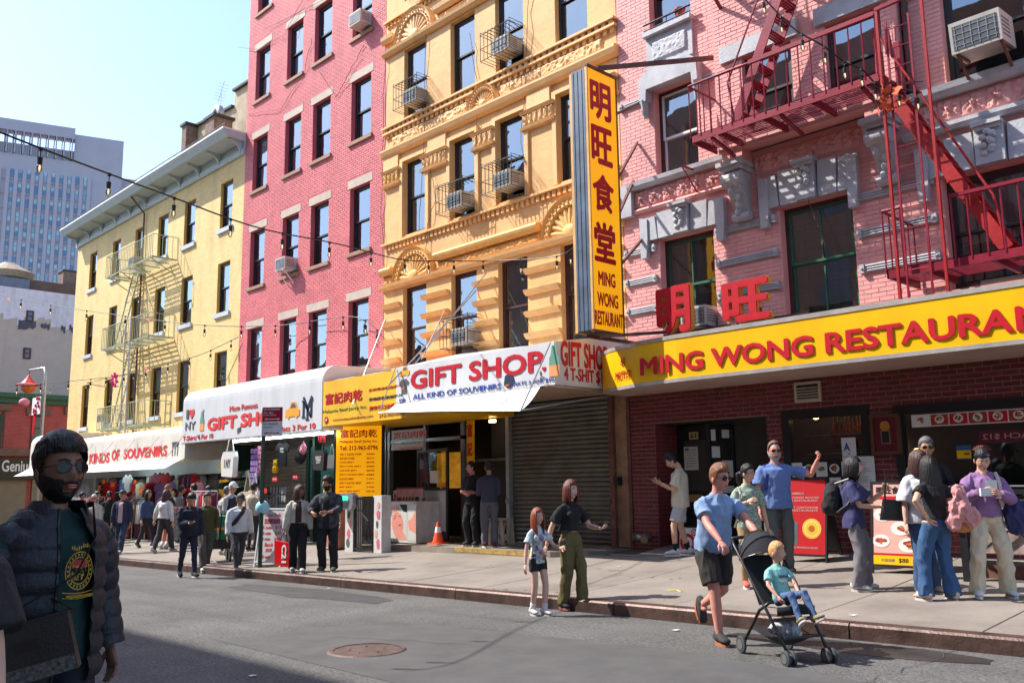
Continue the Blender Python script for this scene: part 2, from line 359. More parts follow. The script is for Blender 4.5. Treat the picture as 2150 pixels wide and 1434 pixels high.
# manhole
mp = G(771, 1365, False); mz = mp.z-.012*abs(mp.y-4)**1.2*.3
mh = thing('manhole_cover', 'round rusty manhole cover set in the asphalt near the shade line', 'manhole cover', (mp.x, mp.y, mz))
mm = mat('rusty cast iron', (.12, .078, .066), .6, .4, 9, .3, 60, metal=.3)
b = MB(); b.tube([(0, 0, -.05), (0, 0, .012)], [.33, .33], 40); b.obj('disc', mm, mh, False)
b = MB()
for k in range(40):
    a0, a1 = 2*math.pi*k/40, 2*math.pi*(k+1)/40
    P = lambda r, a, z: (r*math.cos(a), r*math.sin(a), z)
    b.add([P(.335, a0, .018), P(.335, a1, .018), P(.375, a1, .018), P(.375, a0, .018), P(.335, a0, .0), P(.335, a1, .0), P(.40, a1, 0.001), P(.40, a0, 0.001)], [(3, 2, 1, 0), (0, 1, 5, 4), (3, 7, 6, 2)])
b.obj('rim', mm, mh, False)
for i in range(5):
    b = MB(); a = i*1.3; b.ball((.18*math.cos(a), .18*math.sin(a), .014), (.018, .018, .008), 8); b.obj('stud', mm, mh, False)
# ------------------------------------------------------------------ building helpers
def facade(par, X0, X1, Z0, Z1, ops, m, mr, mroom, Y=Y0, dep=.22, name='wall', skip=()):
    xs = sorted({X0, X1, *[o[0] for o in ops], *[o[1] for o in ops]}); zs = sorted({Z0, Z1, *[o[2] for o in ops], *[o[3] for o in ops]})
    b = MB()
    for i in range(len(xs)-1):
        for j in range(len(zs)-1):
            cx, cz = (xs[i]+xs[i+1])/2, (zs[j]+zs[j+1])/2
            if any(o[0] < cx < o[1] and o[2] < cz < o[3] for o in ops): continue
            b.add([(xs[i], Y, zs[j]), (xs[i+1], Y, zs[j]), (xs[i+1], Y, zs[j+1]), (xs[i], Y, zs[j+1])], [(0, 1, 2, 3)], 0)
    for (a, c, d, e) in ops:
        if (a, c, d, e) in skip: continue
        y = Y+dep
        b.add([(a, Y, d), (a, Y, e), (a, y, e), (a, y, d)], [(0, 1, 2, 3)], 1); b.add([(c, Y, d), (c, Y, e), (c, y, e), (c, y, d)], [(3, 2, 1, 0)], 1)
        b.add([(a, Y, e), (c, Y, e), (c, y, e), (a, y, e)], [(0, 1, 2, 3)], 1); b.add([(a, Y, d), (c, Y, d), (c, y, d), (a, y, d)], [(3, 2, 1, 0)], 1)
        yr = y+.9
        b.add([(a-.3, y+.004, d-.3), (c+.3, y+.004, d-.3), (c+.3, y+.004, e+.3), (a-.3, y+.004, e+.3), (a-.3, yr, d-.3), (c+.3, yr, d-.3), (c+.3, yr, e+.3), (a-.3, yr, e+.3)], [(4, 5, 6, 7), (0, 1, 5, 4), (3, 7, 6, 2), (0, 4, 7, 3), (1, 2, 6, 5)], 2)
    return b.obj(name, [m, mr, mroom], par)
WC = {}
def window(par, x0, x1, z0, z1, fm, Y=Y0, setb=.13, cover=None, cov=(.5, 1), sill=None, sillh=.1, lint=None, linth=.25, mull=False, sash=None, rail=.5, lintw=.12, arch=False):
    w, h = x1-x0, z1-z0; cx = (x0+x1)/2; sash = sash or fm
    def part(name, key, fn, m, parent, loc):
        k = (name, key, m.name)
        if k not in WC: b = MB(); fn(b); WC[k] = b.mesh(name, m)
        o = link(name, WC[k], parent, False); o.location = loc; return o
    def fr(b):
        t = .07
        b.box(-w/2+.002, -w/2+t, setb, setb+.09, .002, h-.002); b.box(w/2-t, w/2-.002, setb, setb+.09, .002, h-.002)
        b.box(-w/2+t, w/2-t, setb, setb+.09, h-t, h-.002); b.box(-w/2+t, w/2-t, setb, setb+.09, .002, t*.8)
    k = (round(w, 2), round(h, 2), setb)
    f = part('window', k, fr, fm, par, (cx, Y, z0))
    if par.type == 'EMPTY': f.matrix_parent_inverse = mw(par).inverted()
    hm = h*rail
    def sh(z0_, z1_, y):
        def g(b):
            t = .045; a = w/2-.07
            b.box(-a, -a+t, y, y+.035, z0_, z1_); b.box(a-t, a, y, y+.035, z0_, z1_); b.box(-a+t, a-t, y, y+.035, z1_-t, z1_); b.box(-a+t, a-t, y, y+.035, z0_, z0_+t)
            if mull: b.box(-.014, .014, y+.002, y+.033, z0_+t, z1_-t)
        return g
    def pn(z0_, z1_, y):
        return lambda b: b.add([(-w/2+.1, y, z0_), (w/2-.1, y, z0_), (w/2-.1, y, z1_), (-w/2+.1, y, z1_)], [(0, 1, 2, 3)])
    part('sash', (*k, 'l', mull, rail), sh(.06, hm+.02, setb+.045), sash, f, (0, 0, 0)); part('sash', (*k, 'u', mull, rail), sh(hm-.02, h-.07, setb+.008), sash, f, (0, 0, 0))
    part('pane', (*k, 'l', rail), pn(.1, hm-.02, setb+.062), M['glass'], f, (0, 0, 0)); part('pane', (*k, 'u', rail), pn(hm+.02, h-.11, setb+.025), M['glass'], f, (0, 0, 0))
    if cover:
        part('blind', (*k, cov), lambda b: b.grid(lambda i, j: (-w/2+.06+(w-.12)*i, setb+.1+.012*math.sin(i*40), h*(cov[0]+(cov[1]-cov[0])*j)), 24, 1), cover, f, (0, 0, 0))
    if sill: part('sill', (*k, sillh), lambda b: b.box(-w/2-.1, w/2+.1, -.07, .1, -sillh, -.002), sill, f, (0, 0, 0))
    if lint: part('lintel', (*k, linth), lambda b: b.box(-w/2-lintw, w/2+lintw, -.014, .12, h+.002, h+linth), lint, f, (0, 0, 0))
    return f
UB = {}
def bricks(par, X0, X1, Z0, Z1, ops, bw, bh, m, mort=.012, Y=Y0, n=300, proud=.007, zsrt=None):
    """running bond; the n nearest bricks are parts, the rest one joined part"""
    L = []; rows = int((Z1-Z0)/bh)
    for r in range(rows+1):
        za, zb = Z0+r*bh+mort/2, min(Z0+(r+1)*bh-mort/2, Z1)
        if zb-za < .02: continue
        x = X0-(bw/2 if r % 2 else 0)
        while x < X1:
            a, c = max(x+mort/2, X0), min(x+bw-mort/2, X1); segs = [(a, c)]
            for (o0, o1, o2, o3) in ops:
                if o2 < (zb-.01) and o3 > (za+.01):
                    ns = []
                    for s0, s1 in segs:
                        if o1 <= s0 or o0 >= s1: ns.append((s0, s1)); continue
                        if o0 > s0: ns.append((s0, o0))
                        if o1 < s1: ns.append((o1, s1))
                    segs = ns
            L += [(s0, s1, za, zb) for s0, s1 in segs if s1-s0 > .03]; x += bw
    L.sort(key=lambda q: (V(((q[0]+q[1])/2, Y, (q[2]+q[3])/2))-CO).length if zsrt is None else zsrt(q))
    key = m.name
    if key not in UB:
        b = MB(); c = .05
        b.add([(0, 1, 0), (1, 1, 0), (1, 1, 1), (0, 1, 1), (.0, .4, .0), (1, .4, 0), (1, .4, 1), (0, .4, 1), (.02, 0, .06), (.98, 0, .06), (.98, 0, .94), (.02, 0, .94)],
              [(8, 9, 10, 11)]+[(i, (i+1) % 4, 4+(i+1) % 4, 4+i) for i in range(4)]+[(4+i, 4+(i+1) % 4, 8+(i+1) % 4, 8+i) for i in range(4)])
        UB[key] = b.mesh('brick', m)
    rr = random.Random(3)
    for (a, c, d, e) in L[:n]:
        pr = proud+rr.uniform(-.002, .002); o = link('brick', UB[key], par, True); o.location = (a, Y-pr, d); o.scale = (c-a, pr+.004, e-d)
    b = MB()
    for (a, c, d, e) in L[n:]:
        y = Y-proud-rr.uniform(-.002, .002); q = .004
        b.add([(a, Y+.004, d), (c, Y+.004, d), (c, Y+.004, e), (a, Y+.004, e), (a+q, y, d+q), (c-q, y, d+q), (c-q, y, e-q), (a+q, y, e-q)], [(4, 5, 6, 7), (0, 1, 5, 4), (1, 2, 6, 5), (2, 3, 7, 6), (3, 0, 4, 7)])
    if b.v: b.obj('brickwork', m, par, kind='stuff')
def shell(par, X0, X1, Z0, Z1, m, dep=11, roofm=None):
    b = MB(); y0, y1 = Y0+1.5, Y0+dep
    b.add([(X0, Y0, Z0), (X0, y1, Z0), (X0, y1, Z1), (X0, Y0, Z1)], [(0, 3, 2, 1)], 0); b.add([(X1, Y0, Z0), (X1, y1, Z0), (X1, y1, Z1), (X1, Y0, Z1)], [(0, 1, 2, 3)], 0)
    b.add([(X0, y1, Z0), (X1, y1, Z0), (X1, y1, Z1), (X0, y1, Z1)], [(0, 3, 2, 1)], 0)
    b.add([(X0, Y0, Z1), (X1, Y0, Z1), (X1, y1, Z1), (X0, y1, Z1)], [(0, 1, 2, 3)], 1)
    return b.obj('side_wall', [m, roofm or m], par)
COVS = [('blind', (.45, 1)), ('curtain', (0, 1)), ('blind', (.2, 1)), ('curtain', (.5, 1)), ('blind', (0, 1)), (None, 0), ('blind', (.4, 1))]
def rcov(rr):
    c, k = rr.choice(COVS); return dict(cover=M[c] if c else None, cov=k if c else (.5, 1))
# ------------------------------------------------------------------ pink-red brick building
rb = thing('brick_building', 'pink red painted brick apartment building with beige lintels between the yellow and orange ones', 'building', (-22.7, 18, 0))
X0, X1 = -26.72, -18.755
cols = [(-26.16, -25.22), (-24.1, -23.16), (-22.46, -21.5), (-20.4, -19.44)]
rows = [(4.72, 6.6), (7.94, 9.82), (11.17, 13.0), (14.3, 16.15), (17.45, 19.3)]
ops = [(a, c, d, e) for a, c in cols for d, e in rows]
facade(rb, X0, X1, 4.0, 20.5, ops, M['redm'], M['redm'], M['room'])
facade(rb, X0, X1, -1, 4.0, [], M['tan'], M['tan'], M['room'], Y=Y0+.25, name='shopfront_wall')
shell(rb, X0, X1, -1, 20.5, M['stone'])
pads = [(a-.13, c+.13, e, e+.25) for a, c in cols for d, e in rows]+[(a-.11, c+.11, d-.1, d) for a, c in cols for d, e in rows]
bricks(rb, X0, X1, 4.0, 20.4, ops+pads, .205, .068, M['red'], .009, n=300, zsrt=lambda q: (V(((q[0]+q[1])/2, Y0, (q[2]+q[3])/2))-CO).length)
rr = random.Random(11)
for (d, e) in rows:
    for i, (a, c) in enumerate(cols):
        k = rcov(rr)
        if d < 5 and i < 2: k = dict(cover=M['redcurtain'], cov=(0, 1))
        if d > 10: k = dict(cover=M['curtain'], cov=(0, 1)) if rr.random() < .6 else k
        window(rb, a, c, d, e, M['dark'], sill=M['sill'], lint=M['stone'], linth=.24, rail=.48, **k)
# ------------------------------------------------------------------ orange building
ob = thing('apartment_building', 'orange painted apartment building with ornate terracotta bands and shell arches', 'building', (-14.7, 18, 0))
X0, X1 = -18.745, -10.735
oc = [(-17.93, -16.98), (-16.02, -15.1), (-14.37, -13.43), (-12.44, -11.5)]
orow = [(4.4, 6.57), (7.94, 9.92), (11.15, 13.05), (14.45, 16.3), (17.6, 19.5)]
ops = [(a, c, d, e) for a, c in oc for d, e in orow]
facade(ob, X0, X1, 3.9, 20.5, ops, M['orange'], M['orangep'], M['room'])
shell(ob, X0, X1, -1, 20.5, M['orangep'])
for (d, e) in orow:
    for i, (a, c) in enumerate(oc):
        k = rcov(rr)
        window(ob, a, c, d, e, M['dark'] if d > 5 else M['brownf'], rail=.5, sill=None, **k)
def dentils(z0, z1, pr, w, gap, m, X0=X0, X1=X1, bed=.05):
    b = MB(); b.box(X0-.03, X1+.03, Y0-pr-.05, Y0+.01, z1, z1+bed); b.obj('dentil_band', m, ob)
    me = None; x = X0+gap
    while x < X1-w:
        if me is None: q = MB(); q.box(0, w, 0, pr, 0, z1-z0-.002); me = q.mesh('dentil', m)
        o = link('dentil', me, ob, True); o.location = (x, Y0-pr, z0); x += w+gap
dentils(7.66, 7.80, .06, .085, .075, M['orangep'])
dentils(10.76, 10.86, .05, .1, .09, M['orangep']); dentils(10.9, 11.0, .09, .1, .09, M['orangep'])
dentils(13.95, 14.07, .05, .085, .08, M['ochre'])
def mould(zs, m=M['orangep'], x0=X0-.05, x1=X1+.05, name='moulding', par=None):
    """stacked profile: list of (z, proud)"""
    b = MB(); n = len(zs); vs = []
    for xx in (x0, x1): vs += [(xx, Y0-p, z) for z, p in zs]
    b.add(vs, [(i, n+i, n+i+1, i+1) for i in range(n-1)]+[tuple(range(n)), tuple(reversed(range(n, 2*n)))]); return b.obj(name, m, par or ob)
def relief(x0, x1, z0, z1, m, kind, amp=.05, Y=Y0, res=.022, par=None, name='ornament_panel', base=.02):
    W, H = x1-x0, z1-z0
    def f(i, j):
        x, z = x0+W*i, z0+H*j
        if kind == 'scroll':
            n1 = noise.noise(V((x*5.2, z*5.2, 3))); n2 = noise.noise(V((x*13, z*13, 7))); h = abs(math.sin(9*n1+x*3))*.6+.5*abs(n2)
            c = ((x-x0) % .85)-.42; d = math.hypot(c, z-(z0+z1)/2); h = max(h*.8, 1.1-d*11)
        elif kind == 'flower':
            p = W/max(1, round(W/H)); c = ((x-x0) % p)-p/2; d = math.hypot(c, z-(z0+z1)/2)/(H/2); a = math.atan2(z-(z0+z1)/2, c)
            h = max(0, (.5+.5*math.cos(8*a))*(1-d)*1.3)+1.1*max(0, noise.noise(V((x*20, z*20, 1))))+(.7 if d < .2 else 0)
            if abs(abs(c)-p/2) < .015: h = -.3
        elif kind == 'leaf':
            p = W/max(2, round(W/(H*.62))); c = (((x-x0) % p)/p-.5)*2; q = (z-z0)/H
            h = max(0, 1-abs(abs(c)-.55*math.sqrt(max(0, q)))*4)*.8+max(0, .5-abs(c)*3)*q*1.5
        elif kind == 'band':
            p = .075; c = ((x-x0) % p)/p; h = .6*math.sin(math.pi*c)+.3*noise.noise(V((x*30, z*30, 2)))
        else: h = noise.noise(V((x*14, z*14, 5)))*.8+.3
        e = min(1, min(i, 1-i)*W/.02, min(j, 1-j)*H/.02)
        return (x, Y-base-amp*max(-.2, h)*e+(base+.005)*(1-e), z)
    b = MB(); b.grid(f, max(6, int(W/res)), max(5, int(H/res))); return b.obj(name, m, par or ob, smooth=True)
OP, OC = M['orangep'], M['ochre']
# band between second and third windows
mould([(10.2, 0), (10.2, .05), (10.26, .12), (10.36, .16), (10.41, .16), (10.44, .1), (10.44, 0)], OP)
relief(-18.4, -15.35, 10.46, 10.75, OP, 'scroll', .06, res=.025); relief(-14.2, -11.1, 10.46, 10.75, OP, 'scroll', .06, res=.025)
def arch(cx, z0, r, m1, m2, wings=True, shell_=True):
    b = MB()
    for k in range(24):      # archivolt rings
        a0, a1 = math.pi*k/24, math.pi*(k+1)/24
        for (ra, rb_, pa, pb) in ((r*.72, r*.78, .02, .1), (r*.78, r*.9, .1, .08), (r*.9, r, .08, .14), (r, r*1.04, .14, .0)):
            q = lambda rad, a, p: (cx-math.cos(a)*rad, Y0-p, z0+math.sin(a)*rad)
            b.add([q(ra, a0, pa), q(ra, a1, pa), q(rb_, a1, pb), q(rb_, a0, pb)], [(0, 1, 2, 3)])
    b.obj('arch_moulding', m1, ob, smooth=False)
    me = None
    for k in range(17):
        a = math.pi*(k+.5)/17; q = MB(); q.ball((cx-math.cos(a)*r*.84, Y0-.1, z0+math.sin(a)*r*.84), (.03, .03, .03), 6); q.obj('bead', m1, ob)
    if shell_:
        b = MB(); n = 66
        def f(i, j):
            a = math.pi*i; rad = r*.7*(.12+.88*j); flute = abs(math.sin(a*11)); return (cx-math.cos(a)*rad, Y0-.015-.055*flute*j-.05*(1-j), z0+.01+math.sin(a)*rad)
        b.grid(f, n, 6); b.obj('shell', m1, ob, smooth=True)
        b = MB(); b.ball((cx, Y0-.05, z0+.06), (r*.28, .07, r*.2), 10); b.obj('boss', m1, ob, smooth=True)
arch(-14.77, 10.44, .5, OP, OP)
# lower cornice above first windows with two arches that break it
for (xa, xb) in ((-18.8, -18.3), (-16.55, -13.0), (-11.35, -10.7)):
    mould([(7.0, 0), (6.98, .1), (7.06, .15), (7.12, .17), (7.18, .14), (7.18, 0)], OC, xa, xb)
relief(-18.75, -18.25, 6.76, 6.96, OC, 'noise', .04); relief(-16.55, -13.05, 6.76, 6.96, M['ochre'], 'scroll', .05, res=.03)
mould([(6.6, 0), (6.6, .07), (6.66, .13), (6.73, .15), (6.73, 0)], OP)
relief(-18.75, -10.73, 6.6, 6.68, OP, 'band', .03, res=.025, base=.085)
arch(-17.45, 6.74, .8, OC, OC); arch(-12.1, 6.74, .8, OC, OC)
# top arch over the third windows
for (xa, xb) in ((-18.8, -18.3), (-16.55, -10.7)):
    mould([(13.5, 0), (13.48, .1), (13.56, .15), (13.66, .17), (13.66, 0)], OP, xa, xb)
mould([(13.1, 0), (13.1, .07), (13.17, .13), (13.24, .15), (13.24, 0)], OP); relief(-16.55, -10.73, 13.26, 13.46, OP, 'scroll', .045)
arch(-17.45, 13.25, .8, OP, OP)
# imposts beside the second windows, blocks beside the first
for (xa, xb) in ((-18.74, -18.05), (-17.08, -16.12), (-15.14, -14.43), (-13.45, -12.49), (-11.42, -10.75)):
    relief(xa, xb, 9.47, 9.75, OC if xa < -18 else OP, 'leaf', .07, res=.022, base=.06)
    mould([(9.75, 0), (9.75, .1), (9.82, .14), (9.82, 0)], OP, xa-.04, xb+.04); mould([(9.38, 0), (9.4, .1), (9.46, .12), (9.46, 0)], OP, xa-.04, xb+.04)
    for z in (6.15, 5.68, 5.2, 4.72):
        mould([(z-.05, 0), (z-.03, .05), (z+.02, .09), (z+.07, .11), (z+.07, 0)], OP, xa-.03, xb+.03, 'course_block'); relief(xa, xb, z-.04, z+.04, OP, 'band', .025, base=.07, res=.025)
for (a, c) in oc:
    b = MB(); b.box(a-.12, a-.002, Y0-.05, Y0+.02, 7.9, 10.02); b.box(c+.002, c+.12, Y0-.05, Y0+.02, 7.9, 10.02); b.box(a-.002, c+.002, Y0-.05, Y0+.02, 9.93, 10.02); b.obj('window_surround', OP, ob)
for (xa, xb) in ((-18.74, -18.1), (-16.85, -16.15), (-13.3, -12.6)):
    b = MB(); b.box(xa, xb, Y0-.07, Y0+.01, 9.85, 10.2); b.obj('pilaster_head', OP, ob)
# ------------------------------------------------------------------ yellow building
yb = thing('apartment_building', 'long yellow painted brick building with a pale green bracketed cornice', 'building', (-34.8, 18, 0))
X0, X1 = -42.9, -26.73
yc = [(-41.2, -40.33), (-38.48, -37.6), (-36.03, -35.2), (-33.72, -32.8), (-31.35, -30.42), (-28.44, -27.54)]
yr = [(4.25, 6.1), (7.42, 9.18), (10.38, 12.05)]
ops = [(a, c, d, e) for a, c in yc for d, e in yr]
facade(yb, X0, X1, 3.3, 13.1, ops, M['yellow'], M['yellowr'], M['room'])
facade(yb, X0, X1, -2, 3.3, [], M['yellow'], M['yellow'], M['room'], Y=Y0+.3, name='shopfront_wall')
shell(yb, X0, X1, -2, 13.1, M['yellow'])
for j, (d, e) in enumerate(yr):
    for i, (a, c) in enumerate(yc):
        window(yb, a, c, d, e, M['dark'] if i > 0 else M['brownf'], rail=.5, sill=M['blueg'], sillh=.15, setb=.1, **rcov(rr))
b = MB(); pr = [(12.66, 0), (12.66, .08), (12.82, .1), (12.84, .06), (13.1, .06), (13.14, .5), (13.12, .62), (13.2, .66), (13.3, .72), (13.36, .74), (13.36, 0)]
b.k = 0
vs = []
for xx in (X0-.05, X1+.02): vs += [(xx, Y0-p_*1.1, z) for z, p_ in pr]
n = len(pr); b.add(vs, [(i, n+i, n+i+1, i+1) for i in range(n-1)]+[tuple(range(n)), tuple(reversed(range(n, 2*n)))]); b.obj('cornice', M['corn'], yb)
b = MB(); b.box(X0-.06, X1+.03, Y0-.84, Y0+.2, 13.362, 13.42); b.obj('cornice_flashing', M['white'], yb)
me = None
for k in range(11):
    x = X0+.15+k*(X1-X0-.3)/10
    if me is None:
        q = MB(); arc = [(0, 0), (0, .42)]+[(.52*math.sin(t*math.pi/16), .42-.0) for t in ()]+[(.5, .42), (.5, .36)]+[(.5-.44*math.sin(t*math.pi/14), .36-.32*(1-math.cos(t*math.pi/14))) for t in range(1, 8)]
        q.prism(arc, (0, 0, 0), (0, -1, 0), (0, 0, 1), (.09, 0, 0)); me = q.mesh('cornice_bracket', M['corn'])
    o = link('cornice_bracket', me, yb, True); o.location = (x-.045, Y0-.07, 12.7)
# roof clutter behind the cornice (party wall, chimneys, vent pipe, aerial)
cream = mat('weathered render', (.42, .34, .24), .9, .25, 1.8, .4, 30, stain=.7)
pw = thing('parapet_wall', 'weathered beige stepped party wall with dark coping above the yellow roof', 'wall', (-27, 18, 13))
YP = Y0+3.2
poly = [(q.x, q.z) for q in (PY(393, 420, YP), PY(393, 268, YP), PY(400, 275, YP), PY(492, 226, YP), PY(494, 194, YP), PY(540, 165, YP), PY(560, 420, YP))]
b = MB(); b.prism(poly, (0, YP, 0), XR, ZU, (0, .35, 0)); b.obj('wall', cream, pw)
b = MB()
for i in (2, 4): b.bar((poly[i][0], YP+.1, poly[i][1]+.04), (poly[i+1][0], YP+.1, poly[i+1][1]+.04), .5, .1)
b.obj('coping', M['dark'], pw)
def chimney(x, y, z0, z1, w, d, label, name='chimney'):
    t = thing(name, label, 'chimney', (x, y, z0)); b = MB(); b.box(-w/2, w/2, -d/2, d/2, 0, z1-z0); b.obj('stack', mat('sooty brick', (.2, .13, .11), .9, .4, 5, .5, 30, stain=.5), t, False)
    b = MB(); b.box(-w/2-.08, w/2+.08, -d/2-.08, d/2+.08, z1-z0+.002, z1-z0+.12); b.obj('cap', M['dark'], t, False); return t
q = PY(398, 268, YP-.3); chimney(q.x, q.y, 12.5, q.z, .45, .5, 'narrow brick chimney at the left end of the beige party wall')
q = PY(460, 255, Y0+2.2); chimney(q.x, q.y, 12.8, q.z, .8, .8, 'stained square chimney under the bent silver vent pipe')
vp = thing('vent_pipe', 'bent silver metal flue pipe on top of the stained chimney', 'vent pipe', (q.x, q.y, q.z+.12))
b = MB(); b.tube([(0.1, 0, 0), (.1, 0, .28), (.02, 0, .42), (-.14, 0, .5), (-.32, 0, .42), (-.4, 0, .22)], .15, 12); b.obj('duct', M['steel'], vp, False, smooth=True)
an = thing('aerial', 'thin rooftop television aerial above the silver vent pipe', 'aerial', (q.x+.1, q.y, q.z+.6))
b = MB(); b.tube([(0, 0, -.1), (0, 0, .75)], .012, 5); b.tube([(-.9, .3, .62), (.9, -.3, .72)], .01, 5)
for k in range(6): a = -.8+k*.3; b.tube([(a, -a/3-.25, .66), (a, -a/3+.25, .66)], .007, 4)
b.obj('mast', M['steel'], an, False)
b = MB()
for k in range(17): xx = X0+.2+k*1.0; b.tube([(xx, Y0-.75, 13.42), (xx, Y0-.75, 13.56)], .012, 5)
b.tube([(X0, Y0-.75, 13.56), (X1, Y0-.75, 13.56)], .018, 6); t = b.obj('roof_rail', M['dark']); tag(t, 'thin dark pipe rail along the edge of the yellow roof', 'railing')
# ------------------------------------------------------------------ salmon pink building with the restaurant
pb = thing('tenement_building', 'salmon pink brick tenement with grey carved stone trim above the dark brick restaurant front', 'building', (-6, 18, 0))
X0, X1 = -10.715, 3.0
BY = 13.15
w1 = [(-9.86, -8.67, 4.27, 6.13), (-7.34, -6.07, 4.19, 6.16), (-4.68, -3.2, 4.3, 5.98), (-1.9, -.6, 4.3, 6.0)]
w2 = [(-9.86, -8.9, 7.38, 9.12), (-4.48, -3.3, 7.38, 9.12), (-1.9, -.8, 7.4, 9.1)]
w3 = [(-9.88, -8.92, 10.34, 12.1), (-4.48, -3.3, 10.34, 12.1)]
wb = [(-7.69, -6.76, 7.72, 8.9), (-6.16, -5.24, 7.72, 8.9), (-7.69, -6.76, 10.6, 12.1), (-6.16, -5.24, 10.6, 12.1)]
ops = w1+w2+w3
facade(pb, X0, X1, 3.9, 15.5, ops, M['pinkm'], M['pinks'], M['room'])
shell(pb, X0, X1, -1, 15.5, M['pinks'])
P2 = [(-10.2, -8.4, 6.1, 6.67), (-7.62, -5.98, 6.14, 6.83), (-4.95, -3.0, 5.98, 6.6), (-10.5, -8.35, 6.72, 7.4), (-5.1, 3, 6.7, 7.4), (-10.1, -8.74, 8.92, 9.55), (-9.95, -8.88, 9.6, 10.34), (-8.25, -5.05, 6.75, 16), (-4.7, -3.1, 9.1, 9.5)]
ST = [(a, c, z-.07, z+.07) for z in (6.0, 5.41, 4.84) for a, c in ((-10.68, -9.94), (-8.6, -7.4), (-6.0, -4.78))]+[(-10.68, -9.98, 8.95, 9.1), (-8.85, -8.3, 8.9, 9.05), (-5.0, -4.55, 8.95, 9.1)]
bricks(pb, X0+.03, 1.0, 4.0, 12.5, ops+P2+ST, .235, .073, M['pink'], .005, n=300, proud=.006)
# bay over the entrance
bb = MB(); bb.box(-8.25, -5.05, BY+.3, Y0+.01, 7.3, 15.5); bb.obj('bay', M['pinks'], pb)
facade(pb, -8.25, -5.05, 7.3, 15.5, wb, M['pinkm'], M['pinks'], M['room'], Y=BY, dep=.16, name='bay_front')
b = MB(); b.add([(-8.25, BY, 7.3), (-5.05, BY, 7.3), (-5.05, Y0, 7.3), (-8.25, Y0, 7.3), (-8.25, BY, 15.5), (-8.25, Y0, 15.5), (-5.05, BY, 15.5), (-5.05, Y0, 15.5)], [(3, 2, 1, 0), (0, 4, 5, 3), (1, 2, 7, 6)]); b.obj('bay_side', M['pinks'], pb)
bricks(pb, -8.22, -5.08, 7.35, 12.0, wb+[(-7.95, -5.0, 8.9, 9.25)], .235, .073, M['pink'], .007, n=80, Y=BY)
b = MB(); b.box(-8.1, -6.62, BY-.06, BY+.01, 8.92, 9.22); b.box(-6.3, -5.1, BY-.06, BY+.01, 8.92, 9.22); b.obj('lintel', M['grey'], pb)
GR = M['grey']
for i, o in enumerate(w1): window(pb, *o, M['brownf'], sash=M['greenf'] if i < 2 else M['dark'], mull=i < 2, setb=.16, rail=.5, cover=M['blind'] if i < 2 else M['curtain'], cov=(0, 1) if i == 1 else (.4, 1))
for i, o in enumerate(w2+w3): window(pb, *o, M['brownf'] if i != 1 else M['dark'], sash=M['white'] if i == 0 else M['dark'], setb=.16, rail=.45, cover=M['curtain'] if i in (0, 3) else None, cov=(.1, 1))
for o in wb: window(pb, *o, M['brownf'], sash=M['dark'], setb=.1, Y=BY, rail=.4, cover=M['curtain'] if o[0] < -7 else None, cov=(0, .7))
# fluted string courses
for (a, c, d, e) in ST:
    b = MB(); b.box(a, c, Y0-.035, Y0+.005, d+.005, e-.005)
    for k in range(3): z = d+.03+k*.04; b.tube([(a+.08, Y0-.04, z), (c-.08, Y0-.04, z)], .014, 6)
    for q in (a+.035, c-.035): b.box(q-.035, q+.035, Y0-.075, Y0-.034, d, e)
    b.obj('string_course', GR, pb)
    for q in (a+.035, c-.035): b = MB(); b.ball((q, Y0-.08, (d+e)/2), (.022, .02, .022), 8); b.obj('rosette', GR, pb)
def keylintel(a, c, z0, z1, key=True):
    n = 5; cx = (a+c)/2
    for k in range(n):
        x_a, x_b = a+(c-a)*k/n+.006, a+(c-a)*(k+1)/n-.006
        rise = .1*(1-abs((k-2)/2.0))
        b = MB(); fl = (k-2)*.035
        b.prism([(x_a+fl*.3, z0+.01), (x_b+fl*.3, z0+.01), (x_b+fl, z1-.12+rise), (x_a+fl, z1-.12+rise)], (0, Y0-.09-(.06 if k == 2 else 0), 0), XR, ZU, (0, .1+(.06 if k == 2 else 0), 0)); b.obj('lintel_stone', GR, pb)
    if key:
        b = MB(); b.box(cx-.2, cx+.2, Y0-.24, Y0, z1-.06, z1); b.box(cx-.17, cx+.17, Y0-.2, Y0, z1-.12, z1-.06); b.obj('keystone_cap', GR, pb)
        b = MB()
        for k in range(9): t_ = k/8; b.ball((cx+.07*math.sin(k*2.2), Y0-.19+.05*t_, z1-.16-.3*t_), (.06, .05, .05), 8)
        b.ball((cx-.08, Y0-.17, z1-.22), (.035, .05, .05), 8); b.ball((cx+.08, Y0-.17, z1-.22), (.035, .05, .05), 8); b.obj('keystone_carving', GR, pb, smooth=True)
    for q in (a-.02, c-.1):
        b = MB(); b.prism([(q-.03, z0-.32), (q+.1, z0-.32), (q+.14, z0+.05), (q+.14, z1-.15), (q-.04, z1-.1)], (0, Y0-.12, 0), XR, ZU, (0, .12, 0)); b.obj('lintel_ear', GR, pb)
keylintel(-10.18, -8.4, 6.14, 6.72); keylintel(-7.6, -5.95, 6.17, 6.85); keylintel(-4.95, -2.95, 6.0, 6.62)
def pmould(x0, x1, zs, m=GR, name='moulding'): return mould(zs, m, x0, x1, name, pb)
pmould(-10.5, -8.3, [(7.22, 0), (7.22, .1), (7.28, .16), (7.36, .17), (7.37, 0)], name='window_sill'); pmould(-5.15, 3, [(7.2, 0), (7.2, .12), (7.27, .18), (7.36, .2), (7.37, 0)], name='window_sill')
pmould(-10.68, -8.35, [(6.76, 0), (6.76, .06), (6.8, .08), (6.84, .05), (6.84, 0)], M['pinks']); pmould(-5.15, 3, [(6.66, 0), (6.66, .12), (6.72, .16), (6.78, .16), (6.8, 0)])
